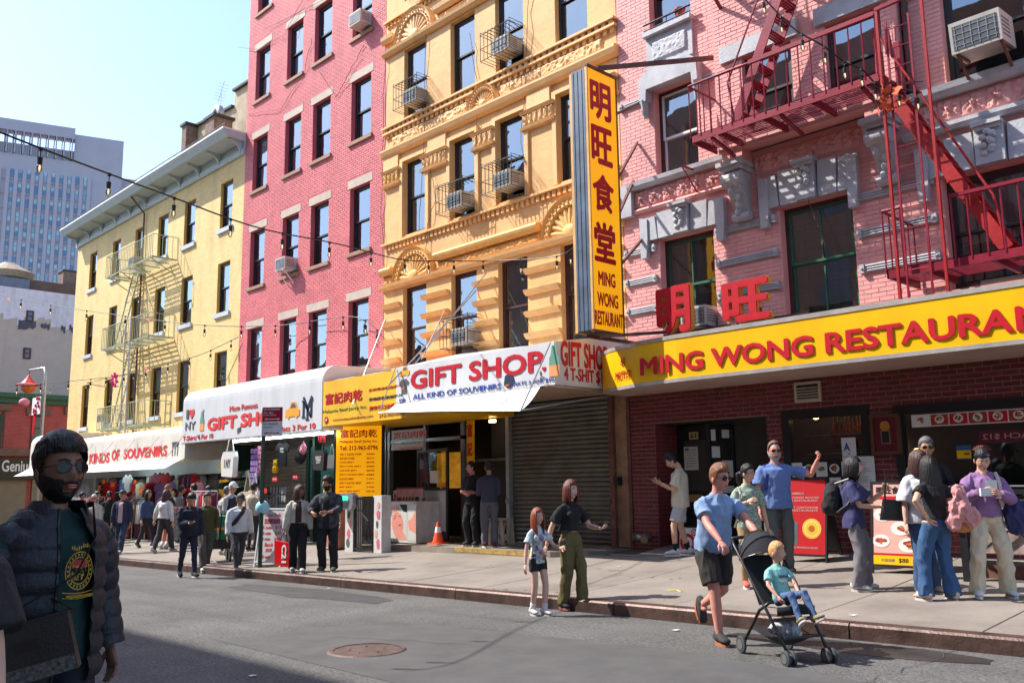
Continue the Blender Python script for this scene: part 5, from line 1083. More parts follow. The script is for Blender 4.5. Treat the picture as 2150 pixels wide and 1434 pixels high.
def guard():
    t = thing('window_guard', 'x', 'window guard', (0, 0, 0)); W_, H_, D_ = .98, .72, .42; b = MB()
    for k in range(9):
        x = -W_/2+k*W_/8; b.tube([(x, 0, -.02), (x, -D_, -.02), (x, -D_, H_*.94), (x, -D_+.05, H_), (x, -D_*.35, H_), (x, 0, H_*.95)] if 0 < k < 8 else [(x, 0, 0), (x, -D_, 0), (x, -D_, H_), (x, 0, H_)], .009, 5)
    b.obj('bars', M['black'], t, False); b = MB()
    for z in (.0, .3, H_*.9): b.tube([(-W_/2, 0, z), (-W_/2, -D_-.005, z), (W_/2, -D_-.005, z), (W_/2, 0, z)], .009, 5)
    b.obj('rails', M['black'], t, False); return t
proto_ac, proto_g = ac_unit(), guard(); first = [True, True]
def put(proto, k, loc, label, group, s_=1):
    o = proto if first[k] else copy_tree(proto); first[k] = False; o.location = loc; o.scale = (s_, s_, s_); o['label'] = label; o['group'] = group; return o
gu = 'caged window air conditioners on the orange building'
for (x, z, lab) in ((-17.35, 11.2, 'on the leftmost window of the row above the frieze'), (-13.95, 11.3, 'on the third window above the shell frieze'), (-15.6, 8.0, 'on the second window of the middle row'), (-13.95, 8.08, 'on the third window of the middle row'), (-15.45, 4.72, 'low down just above the white gift shop canopy'), (-17.3, 14.5, 'at the very top left of the orange building')):
    put(proto_ac, 0, (x+.1, Y0+.02, z+.06), 'caged silver air conditioner '+lab, gu, .95); put(proto_g, 1, (x, Y0, z), 'black wire window cage '+lab, 'window cages on the orange building')
t = put(proto_ac, 0, (-23.55, Y0+.02, 8.02), 'white air conditioner on two white struts in the red brick wall', 'air conditioners in the red building'); ac_bracket(t)
t = put(proto_ac, 0, (-19.75, Y0+.02, 14.4), 'small white air conditioner in the top right window of the red building', 'air conditioners in the red building')
t = put(proto_ac, 0, (-3.85, Y0-.1, 7.62), 'large silver air conditioner jutting from the far right window on wooden struts', 'air conditioners in the pink building', 1.2)
t.rotation_euler = (R(6), 0, 0)
for x in (-.22, .26): b = MB(); b.bar((x, -.38, -.01), (x, -.1, -.25), .03, .03); b.bar((x, -.36, -.02), (x, 0, -.02), .03, .03); b.obj('strut', M['rust'], t, False)
t = put(proto_ac, 0, (-9.0, Y0+.1, 4.32), 'old rusty air conditioner half hidden by the left red character', 'air conditioners in the pink building', .95)
t = put(proto_ac, 0, (-38.1, Y0+.06, 4.3), 'white air conditioner behind the lowest fire escape rail of the yellow building', 'air conditioners in the yellow building', .9)
t = put(proto_ac, 0, (-35.5, Y0+.02, 10.42), 'white air conditioner behind the top fire escape rail of the yellow building', 'air conditioners in the yellow building', .9)
fp = thing('flower_pot', 'red clay pot on the top left sill of the pink building', 'flower pot', (-9.15, Y0-.03, 10.36)); b = MB(); b.tube([(0, 0, 0), (0, 0, .16), (0, 0, .17), (0, 0, .2)], [.07, .1, .115, .115], 14); b.obj('pot', mat('red clay', (.4, .07, .05), .6), fp, False)
sg = thing('sill_rail', 'thin dark guard rail across the top left window of the pink building', 'railing', (-9.4, Y0-.1, 10.5)); b = MB(); b.tube([(-9.95, Y0-.12, 10.5), (-8.85, Y0-.12, 10.5)], .02, 6); b.tube([(-9.95, Y0-.12, 10.38), (-8.85, Y0-.12, 10.38)], .012, 6)
for x in (-9.7, -9.4, -9.1): b.tube([(x, Y0-.12, 10.34), (x, Y0-.12, 10.5)], .01, 5)
b.obj('rail', M['dark'], sg)
# ------------------------------------------------------------------ fire escapes
def platform(par, x0, x1, y0, y1, z, m, slat=.055, gap=.055, beam=.12, along='x', hole=None, name='platform'):
    b = MB(); b.box(x0, x1, y0, y0+.025, z-beam, z); b.box(x0, x1, y0, y0+.07, z-.012, z); b.box(x0, x0+.025, y0, y1, z-beam, z); b.box(x1-.025, x1, y0, y1, z-beam, z); b.obj(name, m, par)
    y = y0+.09
    while y < y1-.03:
        segs = [(x0+.03, x1-.03)]
        if hole and hole[2] < y < hole[3]: segs = [(x0+.03, hole[0]), (hole[1], x1-.03)]
        for a, c in segs:
            if c-a > .1: b = MB(); b.box(a, c, y, y+slat, z-.03, z-.018); b.obj('slat', m, par)
        y += slat+gap
    x = x0+.5
    while x < x1-.2: b = MB(); b.box(x, x+.05, y0+.07, y1, z-beam, z-.032); b.obj('joist', m, par); x += .85
def railing(par, pts, z, h, m, step=.14, r=.011, rt=.022, flat=False, name='railing'):
    b = MB()
    for i in range(len(pts)-1):
        a, c = V((*pts[i], z+h)), V((*pts[i+1], z+h))
        if flat: b.bar(a, c, .05, .045)
        else: b.tube([a, c], rt, 6)
    b.obj('top_rail', m, par)
    for i in range(len(pts)-1):
        a, c = V((*pts[i], z)), V((*pts[i+1], z)); n = max(1, int((c-a).length/step))
        for k in range(n+(i == len(pts)-2)):
            q = a.lerp(c, k/n); b = MB(); b.tube([q-V((0, 0, .05)), q+V((0, 0, h))], r, 5); b.obj('baluster', m, par)
# pale escape on the yellow building
pf = thing('fire_escape', 'pale green iron fire escape with three balconies and ladders on the yellow building', 'fire escape', (-34, Y0, 4)); PI_ = M['paleiron']
for z in (10.0, 7.07, 3.9):
    platform(pf, -36.4, -31.8, 12.55, Y0-.03, z, PI_, .03, .055, .06, hole=(-35.6, -34.9, 12.6, 13.3)); railing(pf, [(-36.4, Y0-.02), (-36.4, 12.55), (-31.8, 12.55), (-31.8, Y0-.02)], z, .82, PI_, .155, .012, .016)
    for x in (-36.2, -34.9, -33.4, -32.0): b = MB(); b.bar((x, 12.6, z-.05), (x, Y0, z-.55), .03, .03); b.obj('bracket', PI_, pf)
def ladder(par, a, c, w_, m, n, r=.02, side=(1, 0, 0), name='ladder', stepd=None):
    a, c, s_ = V(a), V(c), V(side)*w_/2; b = MB()
    for q in (-1, 1): b.bar(a+s_*q, c+s_*q, r*2, r*1.6)
    b.obj(name, m, par)
    for k in range(n): q = a.lerp(c, (k+.5)/n); b = MB(); b.tube([q-s_, q+s_], r*.55, 5); b.obj('rung', m, par)
ladder(pf, (-35.25, 12.75, 7.07), (-35.25, 13.3, 10.0), .62, PI_, 9, .03); ladder(pf, (-35.2, 12.75, 3.9), (-35.2, 13.3, 7.07), .62, PI_, 9, .03); ladder(pf, (-33.6, 12.5, 3.2), (-33.6, 12.5, 7.9), .5, M['steel'], 14, .025)
b = MB(); b.tube([(-35.0, Y0-.08, 3.5), (-35.0, Y0-.08, 12.5), (-35.2, Y0-.7, 13.3)], .035, 6); t = b.obj('drain_pipe', M['rust']); tag(t, 'thin brown pipe running down the yellow wall behind the fire escape', 'pipe')
# red escape on the pink building
rf = thing('fire_escape', 'dark red iron fire escape with stairs and balconies across the pink building', 'fire escape', (-6.5, Y0, 7.5)); IR, IB = M['iron'], M['iron2']
YF = 12.35
def pyf(u, v, Y=YF): q = PY(u, v, Y); return q
pa, pc = pyf(1450, 283), pyf(1845, 156); zA = (pa.z+pc.z)/2
platform(rf, pa.x, pc.x+.02, YF, BY-.02, zA, IR, .03, .035, .13, hole=None)
rz = pyf(1447, 182).z-zA
railing(rf, [(pa.x, Y0-.05), (pa.x, YF), (pc.x, YF)], zA, rz, IR, .2, .012, .022)
b = MB(); b.bar((-7.1, YF, zA+rz+.01), (pc.x, YF, zA+rz+.01), .05, .07); b.obj('rail_plate', IR, rf)
for x in (pa.x+.35, (pa.x+pc.x)/2, pc.x-.3): b = MB(); b.bar((x, YF+.1, zA-.1), (x, BY, zA-.25), .05, .05); b.obj('bracket', IR, rf)
# upper platform, mostly above the frame
ua = PY(1450, 0, YF); zU = ua.z+.1
platform(rf, ua.x+.05, pc.x, YF, BY-.02, 10.62, IR, .03, .035, .13, hole=(-7.5, -6.7, 12, 13.05))
railing(rf, [(ua.x+.05, Y0-.05), (ua.x+.05, YF), (pc.x, YF)], 10.62, .9, IR, .2, .012, .022)
b = MB(); x = ua.x+.1; b.bar((x, YF+.1, 10.55), (x, Y0-.04, 9.75), .05, .05); b.bar((x, Y0-.04, 10.5), (x, Y0-.04, 9.7), .05, .05); b.bar((x+1.0, YF+.1, 10.55), (x+1.0, BY-.02, 10.2), .05, .05); b.obj('bracket', IR, rf)
def stairs(par, a, c, w_, m, n, side=(0, 1, 0), hr=True):
    a, c, s_ = V(a), V(c), V(side)*w_/2
    for q in (-1, 1):
        b = MB(); b.bar(a+s_*q, c+s_*q, .025, .17, up=(0, 0, 1)); b.obj('stringer', m, par)
    for k in range(n):
        q = a.lerp(c, (k+.6)/n); b = MB()
        for o in (-.075, -.025, .025, .075): b.box(q.x+o-.018, q.x+o+.018, q.y-w_/2+.01, q.y+w_/2-.01, q.z-.012, q.z)
        b.box(q.x-.1, q.x+.1, q.y-w_/2+.01, q.y-w_/2+.03, q.z-.05, q.z-.013); b.box(q.x-.1, q.x+.1, q.y+w_/2-.03, q.y+w_/2-.01, q.z-.05, q.z-.013); b.obj('tread', m, par)
    if hr:
        b = MB(); q = -s_+V((0, 0, .75)); b.tube([a-s_, a+q+V((-.1, 0, 0)), c+q, c-s_], .018, 6); b.obj('handrail', m, par)
s0 = PY(1560, 240, YF+.3); s1 = PY(1690, -40, YF+.3)
stairs(rf, (s0.x-.05, YF+.33, zA+.02), (s1.x+.25, YF+.33, 10.62), .42, IR, 13)
# lower platform on the right and the stair down to it
lb = PY(1865, 612, YF); zB = 4.5
platform(rf, lb.x, 2.5, YF, Y0-.03, zB, IR, .03, .035, .13); railing(rf, [(lb.x, Y0-.05), (lb.x, YF), (lb.x+.25, YF)], zB, .85, IR, .2, .012, .022)
e0 = PY(2000, 470, YF).x; railing(rf, [(e0, YF), (2.4, YF)], zB, .85, IR, .2, .012, .022, flat=True)
s0 = PY(1880, 235, YF+.3); s1 = PY(2150, 560, YF+.3)
dz = (s0.z-s1.z)/(s1.x-s0.x); stairs(rf, (s0.x+(s0.z-zB)/dz, YF+.33, zB+.02), (s0.x-.15, YF+.33, zA+.0), .42, IB, 12)
# drop ladder in its guide frame
ga0, ga1 = PY(1830, 25, YF-.12), PY(1893, 660, YF-.12); gb0 = PY(1930, 0, YF-.12); zlo = ga1.z
for x_ in (ga1.x, PY(1995, 655, YF-.12).x): b = MB(); b.bar((x_, YF-.12, zlo), (x_, YF-.12, ga0.z), .035, .05); b.obj('guide_post', IB, rf)
xr_ = PY(1995, 655, YF-.12).x
b = MB(); b.bar((ga1.x, YF-.12, zlo), (xr_, YF-.12, zlo), .06, .04); b.bar((ga1.x-.02, YF-.12, ga0.z), (xr_+.3, YF-.12, ga0.z+.05), .06, .05); b.bar((ga1.x, YF-.12, ga0.z), (pc.x, YF, zA+rz), .03, .03); b.obj('guide_frame', IR, rf)
ladder(rf, ((ga1.x+xr_)/2-.02, YF-.17, zlo-.15), ((ga1.x+xr_)/2-.02, YF-.17, PY(1880, 50, YF).z), .32, IR, 15, .014)
b = MB(); b.tube([PY(1860, 115, YF-.2), PY(1858, 60, YF-.2), PY(1880, 55, YF-.2), PY(1880, 85, YF-.2)], .012, 6); b.bar(PY(1862, 65, YF), PY(1875, 120, YF), .03, .05); b.obj('gooseneck', IR, rf)
b = MB(); b.box(PY(1877, 90, YF+.4).x, PY(1890, 90, YF+.4).x, YF+.35, YF+.45, PY(1885, 200, YF+.4).z, PY(1885, 90, YF+.4).z); b.obj('counterweight', IR, rf)
b = MB(); a = PY(1430, 347, Y0-.5); b.bar(a, (a.x, Y0, a.z+.0), .03, .03); b.bar(a, (a.x+.02, Y0-.02, a.z-.45), .02, .02); t = b.obj('sign_bracket', IR); tag(t, 'small red iron wall bracket below the left fire escape balcony', 'bracket')
# tangle of torn red cloth on the guide
tc = thing('torn_banner', 'torn orange red cloth tangled in the string lights on the fire escape', 'banner', PY(1870, 205, YF-.2))
rc_ = random.Random(8); b = MB()
for k in range(26):
    a = V((rc_.uniform(-.16, .16), rc_.uniform(-.08, .05), rc_.uniform(-.2, .14))); d1, d2 = V((rc_.uniform(-.1, .1), rc_.uniform(-.05, .05), rc_.uniform(-.12, .12))), V((rc_.uniform(-.08, .08), rc_.uniform(-.05, .05), rc_.uniform(-.1, .1))); b.add([a, a+d1, a+d1+d2, a+d2], [(0, 1, 2, 3)])
b.obj('cloth', mat('faded orange red cloth', (.72, .12, .04), .8, .3, 9), tc, False)
b = MB()
for k in range(5): a = V((rc_.uniform(-.1, .2), 0, .05)); b.tube([a, a+V((rc_.uniform(-.3, .4), .02, rc_.uniform(-.1, .3))), a+V((rc_.uniform(-.4, .6), .0, rc_.uniform(-.3, .2)))], .006, 4)
b.obj('wire', M['wire'], tc, False)
# ------------------------------------------------------------------ string lights
def strand(label, pts, n, group='strings of bulbs hung across the street', r=.012, bs=1.0, sag=0, skip=()):
    P = [V(p) for p in pts]; t = thing('string_lights', label, 'string lights', P[0], 0, group); b = MB(); N = 40; L = []
    seg = len(P)-1
    for i in range(N+1):
        s_ = i/N*seg; k = min(int(s_), seg-1); f = s_-k
        p0, p1, p2, p3 = P[max(k-1, 0)], P[k], P[k+1], P[min(k+2, seg)]
        L.append(.5*((2*p1)+(-p0+p2)*f+(2*p0-5*p1+4*p2-p3)*f*f+(-p0+3*p1-3*p2+p3)*f**3))
    b.tube(L, r, 6); b.obj('cable', M['wire'], t)
    for i in range(n):
        if i in skip: continue
        s_ = (i+.5)/n*N; k = min(int(s_), N-1); q = L[k].lerp(L[k+1], s_-k); zz = V((0, 0, 1))
        b = MB(); b.tube([q+zz*.01*bs, q-zz*.03*bs], .022*bs, 6); b.tube([q-zz*.03*bs, q-zz*.1*bs], .006*bs, 5); b.tube([q-zz*.1*bs, q-zz*.11*bs, q-zz*.19*bs], [.012*bs, .03*bs, .026*bs], 8); o = b.obj('socket', M['wire'], t)
        b = MB(); b.tube([q-zz*.19*bs, q-zz*.22*bs, q-zz*.26*bs, q-zz*.29*bs, q-zz*.3*bs], [.02*bs, .032*bs, .03*bs, .014*bs, .003], 8); b.obj('bulb', M['bulb'], o, smooth=True)
        b = MB(); b.tube([q-zz*.2*bs, q-zz*.26*bs], .008*bs, 4); b.obj('filament', mat('bulb filament', (1, .7, .35), emit=1.2), o)
pts = [PY(-40, 262, 2.3), PY(107, 320, 3.0), PY(345, 408, 4.9), PY(540, 478, 6.8), PY(707, 512, 8.8), PY(840, 545, 10.8), PY(925, 548, 12.1), PY(1025, 548, 13.1), PY(1160, 540, 13.1), PY(1205, 520, 13.3)]
strand('thick black string of clear bulbs swooping from the top left past the red building', pts, 15, bs=1.0)
pts = [PY(-20, 615, 9), PY(85, 637, 9.6), PY(250, 662, 10.8), PY(430, 683, 12.0), PY(590, 683, 13.2), PY(740, 665, 13.3), PY(800, 700, 13.35)]
strand('thin string of bulbs crossing the yellow building at mid height', pts, 13, bs=1.25)
pts = [PY(-20, 812, 10), PY(60, 808, 10.5), PY(170, 798, 11.2), PY(240, 790, 12), PY(330, 770, 12.5), PY(420, 745, 13), PY(500, 708, 13.4)]
strand('lowest string of small bulbs near the lantern street lamp', pts, 12, bs=1.2)
pts = [PY(40, 812, 14.5), PY(130, 815, 14), PY(200, 800, 13.4), PY(300, 780, 13.3)]
strand('short faint string of bulbs just left of the pink paper star', pts, 6, bs=.8)
pts = [PY(1590, -20, 11.4), PY(1625, 20, 11.5), PY(1672, 65, 11.6), PY(1725, 95, 11.7), PY(1772, 130, 11.9), PY(1812, 148, 12), PY(1845, 180, 12.1), PY(1905, 190, 12.2), PY(1935, 195, 12.2)]
strand('black string of large clear bulbs in front of the red fire escape', pts, 9, bs=.9)
# paper decorations
t = thing('paper_star', 'bright pink openwork paper star hanging before the yellow building', 'paper star', PY(240, 798, 11.8)); b = MB()
for k in range(12): a = k*math.pi/6; b.bar((0.1*math.cos(a), 0, .1*math.sin(a)), (.27*math.cos(a+.2), (-.05, .05)[k % 2], .27*math.sin(a+.2)), .03, .06); b.bar((.2*math.cos(a), 0, .2*math.sin(a)), (.2*math.cos(a+.52), 0.03, .2*math.sin(a+.52)), .03, .03)
b.obj('paper', mat('hot pink paper', (.75, .04, .22), .7, .2, 9), t, False)
t = thing('paper_lantern', 'round pink paper lantern hanging left of the dragon banner', 'lantern', PY(51, 845, 14)); b = MB(); b.ball((0, 0, 0), (.26, .26, .23), 18); b.obj('globe', mat('pink paper', (.72, .22, .28), .7, .08, 5), t, False, smooth=True); b = MB(); b.tube([(0, 0, .22), (0, 0, .6)], .008, 4); b.tube([(0, 0, .2), (0, 0, .25)], .05, 10); b.obj('cord', M['wire'], t, False)
for (u, v, lab) in ((18, 628, 'orange paper scrap on the string of bulbs at the far left'), (310, 672, 'red paper scrap on the string of bulbs before the yellow building'), (305, 775, 'small red paper scrap below the middle fire escape balcony')):
    t = thing('paper_scrap', lab, 'paper decoration', PY(u, v, 10.5)); b = MB(); b.add([(-.15, 0, .05), (.05, .02, .06), (.2, 0, -.1), (0, .01, -.03)], [(0, 1, 2, 3)]); b.obj('scrap', mat('orange red paper', (.8, .12, .07), .7), t, False)
# ------------------------------------------------------------------ street lamp with lantern at the far left
LX = PY(88, 900, 13).x; t = thing('street_lamp', 'curved silver street lamp carrying a red roofed orange lantern', 'street lamp', (LX, 13, sz(LX, 13)))
top = PY(82, 772, 13); hx = PY(62, 778, 13); b = MB(); zz = top.z
b.tube([(LX, 13, sz(LX, 12)), (LX, 13, zz-.9), (LX-.02, 13, zz-.45), (LX-.2, 13, zz-.1), (hx.x+.1, 13, zz+.02), (hx.x-.1, 13, zz-.02)], [.09, .07, .06, .055, .05, .04], 10); b.obj('pole', M['steel'], t, smooth=True)
lz = PY(60, 800, 13).z; b = MB(); b.tube([(hx.x, 13, lz+.3), (hx.x, 13, lz+.1), (hx.x, 13, lz-.12), (hx.x, 13, lz-.2)], [.03, .16, .34, .62], 8); b.obj('roof', mat('lantern red', (.7, .06, .05), .5), t); b = MB(); b.tube([(hx.x, 13, lz-.2), (hx.x, 13, lz-.4), (hx.x, 13, lz-.58)], [.3, .34, .16], 8); b.obj('lantern', mat('lantern amber', (.6, .16, .02), .4), t); b = MB(); b.tube([(hx.x, 13, lz+.3), (hx.x, 13, zz)], .012, 5); b.obj('chain', M['wire'], t)
t2 = thing('pole_banner', 'white banner with a red dragon and a long red tassel on the lamp pole', 'banner', (LX, 12.9, 3)); a, c = PY(67, 872, 12.9), PY(87, 832, 12.9); b = MB(); b.box(a.x, c.x, 12.88, 12.9, a.z, c.z); b.obj('banner', M['white'], t2)
rb_ = random.Random(2); b = MB()
for k in range(12): q = V((rb_.uniform(a.x-.15, c.x-.1), 12.84, rb_.uniform(a.z-.1, c.z-.05))); b.ball(q, (.1, .03, .1), 6)
b.obj('dragon', M['sred'], t2, smooth=True); a2, c2 = PY(68, 915, 12.9), PY(76, 872, 12.9); b = MB(); b.prism([(0, 0), (.15, .02), (c2.x-a2.x+.05, c2.z-a2.z), (-.02, c2.z-a2.z)], (a2.x, 12.9, a2.z), XR, ZU, (0, -.03, 0)); b.obj('tassel', M['sred'], t2)
# ------------------------------------------------------------------ across the side street
XF = -56.0
fb = thing('brick_building', 'low red brick corner building with a dark green cornice at the far left', 'building', (XF, 15, -1))
c0, c1 = PX(-160, 830, XF), PX(175, 836, XF); zt = PX(75, 836, XF).z
q = brick_mat('far red brick', (.42, .07, .06), (1.4, 2.2, 2.2), .22, .075, .6, .15, ms=.012)
b = MB(); b.box(XF-12, XF, c0.y-6, 26, -2, zt); b.obj('wall', q, fb)
b = MB(); b.box(XF, XF+.35, c0.y-6, 26, zt-.05, zt+.22); b.box(XF, XF+.2, c0.y-6, 26, zt-.35, zt-.05); b.obj('cornice', mat('dark green cornice', (.04, .12, .07), .6), fb)
bs_ = mat('brown stone band', (.2, .11, .08), .8, .2, 3)
for (u0, u1, v0, v1) in ((0, 12, 925, 862), (63, 94, 925, 872), (143, 160, 925, 870)):
    a, c = PX(u0, v0, XF+.05), PX(u1, v1, XF+.05); y0_, y1_ = min(a.y, c.y), max(a.y, c.y); b = MB(); b.box(XF-.02, XF+.03, y0_, y1_, a.z-1, c.z); w_ = b.obj('window', M['brownf'], fb)
    for (za, zb__) in ((a.z-.9, (a.z+c.z)/2-.06), ((a.z+c.z)/2+.02, c.z-.12)): b = MB(); b.add([(XF+.036, y0_+.1, za), (XF+.036, y1_-.1, za), (XF+.036, y1_-.1, zb__), (XF+.036, y0_+.1, zb__)], [(0, 1, 2, 3)]); b.obj('pane', mat('far window pane', (.1, .13, .15), .1), w_)
    b = MB(); b.box(XF, XF+.12, y0_-.3, y1_+.3, c.z, c.z+.4); b.obj('lintel', bs_, fb)
b = MB(); z_ = PX(30, 948, XF).z; b.box(XF, XF+.3, c0.y-6, 26, z_-.25, z_+.15); b.obj('stone_band', bs_, fb)
sn = thing('shop_sign', 'black shop fascia with white lettering at the far left edge', 'sign', PX(20, 985, XF+.3)); a, c = PX(-60, 1003, XF+.4), PX(66, 962, XF+.4); b = MB(); b.box(XF, XF+.4, c0.y-2, 16, a.z-.1, c.z); b.obj('fascia', M['black'], sn)
XV_ = XF+.405
a, c = PX(-42, 990, XV_), PX(56, 966, XV_); T('The Genius', M['white'], sn, (XV_, a.y, a.z), YR, ZU, c.y-a.y+.3, c.z-a.z, off=.03)
b = MB(); z_ = a.z-.2
sh_ = mat('dim beige shop window', (.25, .2, .13), .6)
for k in range(8): y_ = c0.y-2+k*1.9; b.box(XF+.02, XF+.1, y_, y_+1.6, -.8, z_-.05)
b.obj('shop_window', sh_, fb)
a, c = PX(-10, 908, XF+.8), PX(9, 868, XF+.8); hs = thing('hanging_sign', 'dark green hanging sign on the corner of the low brick building', 'sign', a); b = MB(); b.box(XF+.75, XF+.82, a.y, c.y, a.z, c.z); b.obj('panel', M['polegreen'], hs)
# rendered party wall behind
XG_ = -70.0
gbd = thing('rendered_building', 'tall beige rendered side wall with a peeling white upper part and two small windows', 'building', (XG_, 20, 0))
zt = PX(80, 610, XG_).z; zw = PX(80, 680, XG_).z
cw = mat('peeling white paint', (.7, .71, .72), .8, .12, 2, .3, 6, stain=.5); ck = mat('beige grey render', (.50, .455, .36), .85, .08, 1.2, stain=.25)
b = MB(); b.box(XG_-15, XG_, -10, 40, -2, zt); b.obj('wall', ck, gbd)
def edge(n, z0, amp, sd_): rr_ = random.Random(sd_); return [z0+rr_.uniform(-amp, amp) for _ in range(n)]
ys = [2+i*.45 for i in range(60)]; ed = edge(60, zw, .45, 5); b = MB()
for i in range(59): b.add([(XG_+.02, ys[i], ed[i]), (XG_+.02, ys[i+1], ed[i]+.1), (XG_+.02, ys[i+1], zt-.01), (XG_+.02, ys[i], zt-.01)], [(0, 1, 2, 3)])
b.obj('white_paint', cw, gbd)
for (u0, v0, u1, v1) in ((38, 688, 76, 675), (85, 690, 105, 680), (128, 695, 138, 683), (145, 697, 156, 684)):
    a, c = PX(u0, v0, XG_+.04), PX(u1, v1, XG_+.04); rr_ = random.Random(u0); b = MB(); n = 6; T_ = [(XG_+.04, a.y+(c.y-a.y)*i/n, c.z+rr_.uniform(-.15, .1)) for i in range(n+1)]; B_ = [(XG_+.04, p_[1], a.z+rr_.uniform(-.2, .2)) for p_ in T_]
    for i in range(n): b.add([B_[i], B_[i+1], T_[i+1], T_[i]], [(0, 1, 2, 3)])
    b.obj('bare_patch', mat('dark bare patch', (.09, .1, .12), .9, .2, 3), gbd)
for (u0, v0, u1, v1) in ((54, 675, 72, 653), (48, 753, 66, 731)):
    a, c = PX(u0, v0, XG_+.05), PX(u1, v1, XG_+.05); b = MB(); b.box(XG_-.02, XG_+.06, a.y, c.y, a.z, c.z); w_ = b.obj('window', M['brownf'], gbd); mid = (a.z+c.z)/2
    for (za, zb__) in ((a.z+.12, mid-.05), (mid+.05, c.z-.12)): b = MB(); b.add([(XG_+.066, a.y+.12, za), (XG_+.066, c.y-.12, za), (XG_+.066, c.y-.12, zb__), (XG_+.066, a.y+.12, zb__)], [(0, 1, 2, 3)]); b.obj('pane', mat('far window pane', (.1, .13, .15), .1), w_)
a, c = PX(0, 602, XG_-3), PX(60, 585, XG_-3); b = MB(); zr = PX(100, 592, XG_-3).z; b.box(XG_-14, XG_-3, PX(62, 600, XG_-3).y, 34, zt, zr); b.obj('brick_parapet', mat('far brown brick', (.13, .075, .06), .9, .2, 1, .4, 12), gbd)
b = MB(); b.box(XG_-12, XG_-2, 2, PX(62, 600, XG_-2).y, zt, PX(30, 583, XG_-2).z); b.obj('roof_shed', mat('blue grey shed', (.13, .15, .2), .7, .2, 2), gbd)
b = MB(); q = PX(18, 580, XG_-6); b.tube([(q.x, q.y, q.z-.3), (q.x, q.y, q.z+.2), (q.x, q.y, q.z+.8), (q.x, q.y, q.z+1.0)], [1.7, 1.9, .8, .5], 18); t = b.obj('roof_ventilator', mat('tan metal dome', (.36, .26, .16), .5, .2, 2)); tag(t, 'wide tan domed ventilator on the far left roof', 'roof vent')
q = PX(146, 582, XG_-4); chimney(q.x, q.y, zt-1, q.z+.3, 1.2, 1.3, 'small sooty chimney with a white side on the beige wall roof')
# ------------------------------------------------------------------ office tower
TW = thing('office_tower', 'tall pale purple grey office tower with a grid of blue windows and an open crown', 'building', (-180, 120, 0))
ang = R(16.8); td = V((math.sin(ang), math.cos(ang), 0)); tn = V((math.cos(ang), -math.sin(ang), 0))
r0 = ray(243, 600); r0 = r0/r0.dot(FW); P0 = CO+r0*250
def TP(u, v, off=0):   # sight line onto the tower face
    r_ = ray(u, v); t_ = ((P0+tn*off)-CO).dot(tn)/r_.dot(tn); p_ = CO+r_*t_; return (p_-P0).dot(td), p_.z
tm_ = mat('tower precast', (.47, .435, .49), .8, .05, .3); tm2 = mat('tower spandrel', (.38, .345, .40), .8, .06, .3)
def tq(b, s0_, s1_, z0_, z1_, d0, d1, m=0):
    Mx = Matrix((td, -tn, V((0, 0, 1)))).transposed().to_4x4(); Mx.translation = V((P0.x, P0.y, 0)); b.box(s0_, s1_, -d1, -d0, z0_, z1_, m, Mx)
sA, zTop = TP(158, 283); _, zR = TP(243, 295); sR = 0; _, zT2 = TP(80, 268)
s_l = TP(-60, 400)[0]-15; zc = TP(158, 340)[1]
b = MB(); tq(b, sA, 0, 0, zR+.0, -40, 0); tq(b, s_l, sA, 0, zc, -40, 0); b.obj('tower_wall', tm_, TW)
b = MB(); tq(b, sA+.3, 6.5, 0, TP(250, 360)[1], -45, -6); b.obj('rear_wall', tm_, TW)
b = MB(); tq(b, s_l, sA, zTop-1.6, zTop+1.5, -3, .8); b.obj('crown_beam', tm_, TW)
b = MB(); tq(b, s_l, sA, zc, TP(100, 308)[1], -4, -1); b.obj('crown_screen', mat('pale crown louvre', (.6, .6, .66), .8, .06, .5), TW)
pitch = (TP(158, 400)[0]-TP(14, 400)[0])/8.3
me_ = None
for k in range(14):
    s_ = sA-.4-k*pitch
    if s_ < s_l: break
    b = MB(); tq(b, s_-pitch*.16, s_+pitch*.0, zc, zTop-1.6, -3, .8); tq(b, s_-pitch*.42, s_-pitch*.3, zc, zTop-1.6, -3, .2); b.obj('crown_pier', tm_, TW)
winm = [mat('tower glass %s' % n_, c_, .25, .08, .2) for n_, c_ in (('pale', (.42, .66, .74)), ('blue', (.14, .28, .5)), ('mid', (.28, .47, .62)))]
rt_ = random.Random(9); sx_ = TP(178, 400)[0]; zw0 = TP(170, 372)[1]; rowh = (TP(168, 366)[1]-TP(166, 515)[1])/5.0
gm = {}
Mx = Matrix((td, -tn, V((0, 0, 1)))).transposed().to_4x4()
cnt = 0
for i in range(16):
    s_ = sx_-i*pitch
    if s_ < s_l+1: break
    b = MB(); tq(b, s_+pitch*.27, s_+pitch*.73, 0, zc-4.5, 0, .5); b.obj('pier', tm_, TW)
    for j in range(15):
        z = zw0-j*rowh; big = j % 2 == 0 and j > 0
        hh = rowh*.62; wv = pitch*.36
        for part_, (za, zb__) in enumerate(((z-hh, z-hh*.45), (z-hh*.45, z))):
            ix = rt_.choice((0, 2, 0, 1)) if part_ else rt_.choice((1, 1, 2, 0)); key = (ix, part_)
            if key not in gm: q = MB(); q.box(-wv/2, wv/2, -.12, 0, 0, zb__-za-.1); gm[key] = q.mesh('window_pane', winm[ix])
            if cnt < 300:
                o = link('window', gm[key], TW, True); mm_ = Mx.copy(); mm_.translation = V((P0.x, P0.y, 0))+td*(s_)+V((0, 0, za)); o.matrix_basis = mm_; cnt += 1
b = MB()
for j in range(16): z = zw0-j*rowh-rowh*.8; tq(b, s_l, sx_+pitch*.3, z, z+.25, 0, .15)
b.obj('floor_line', tm2, TW)
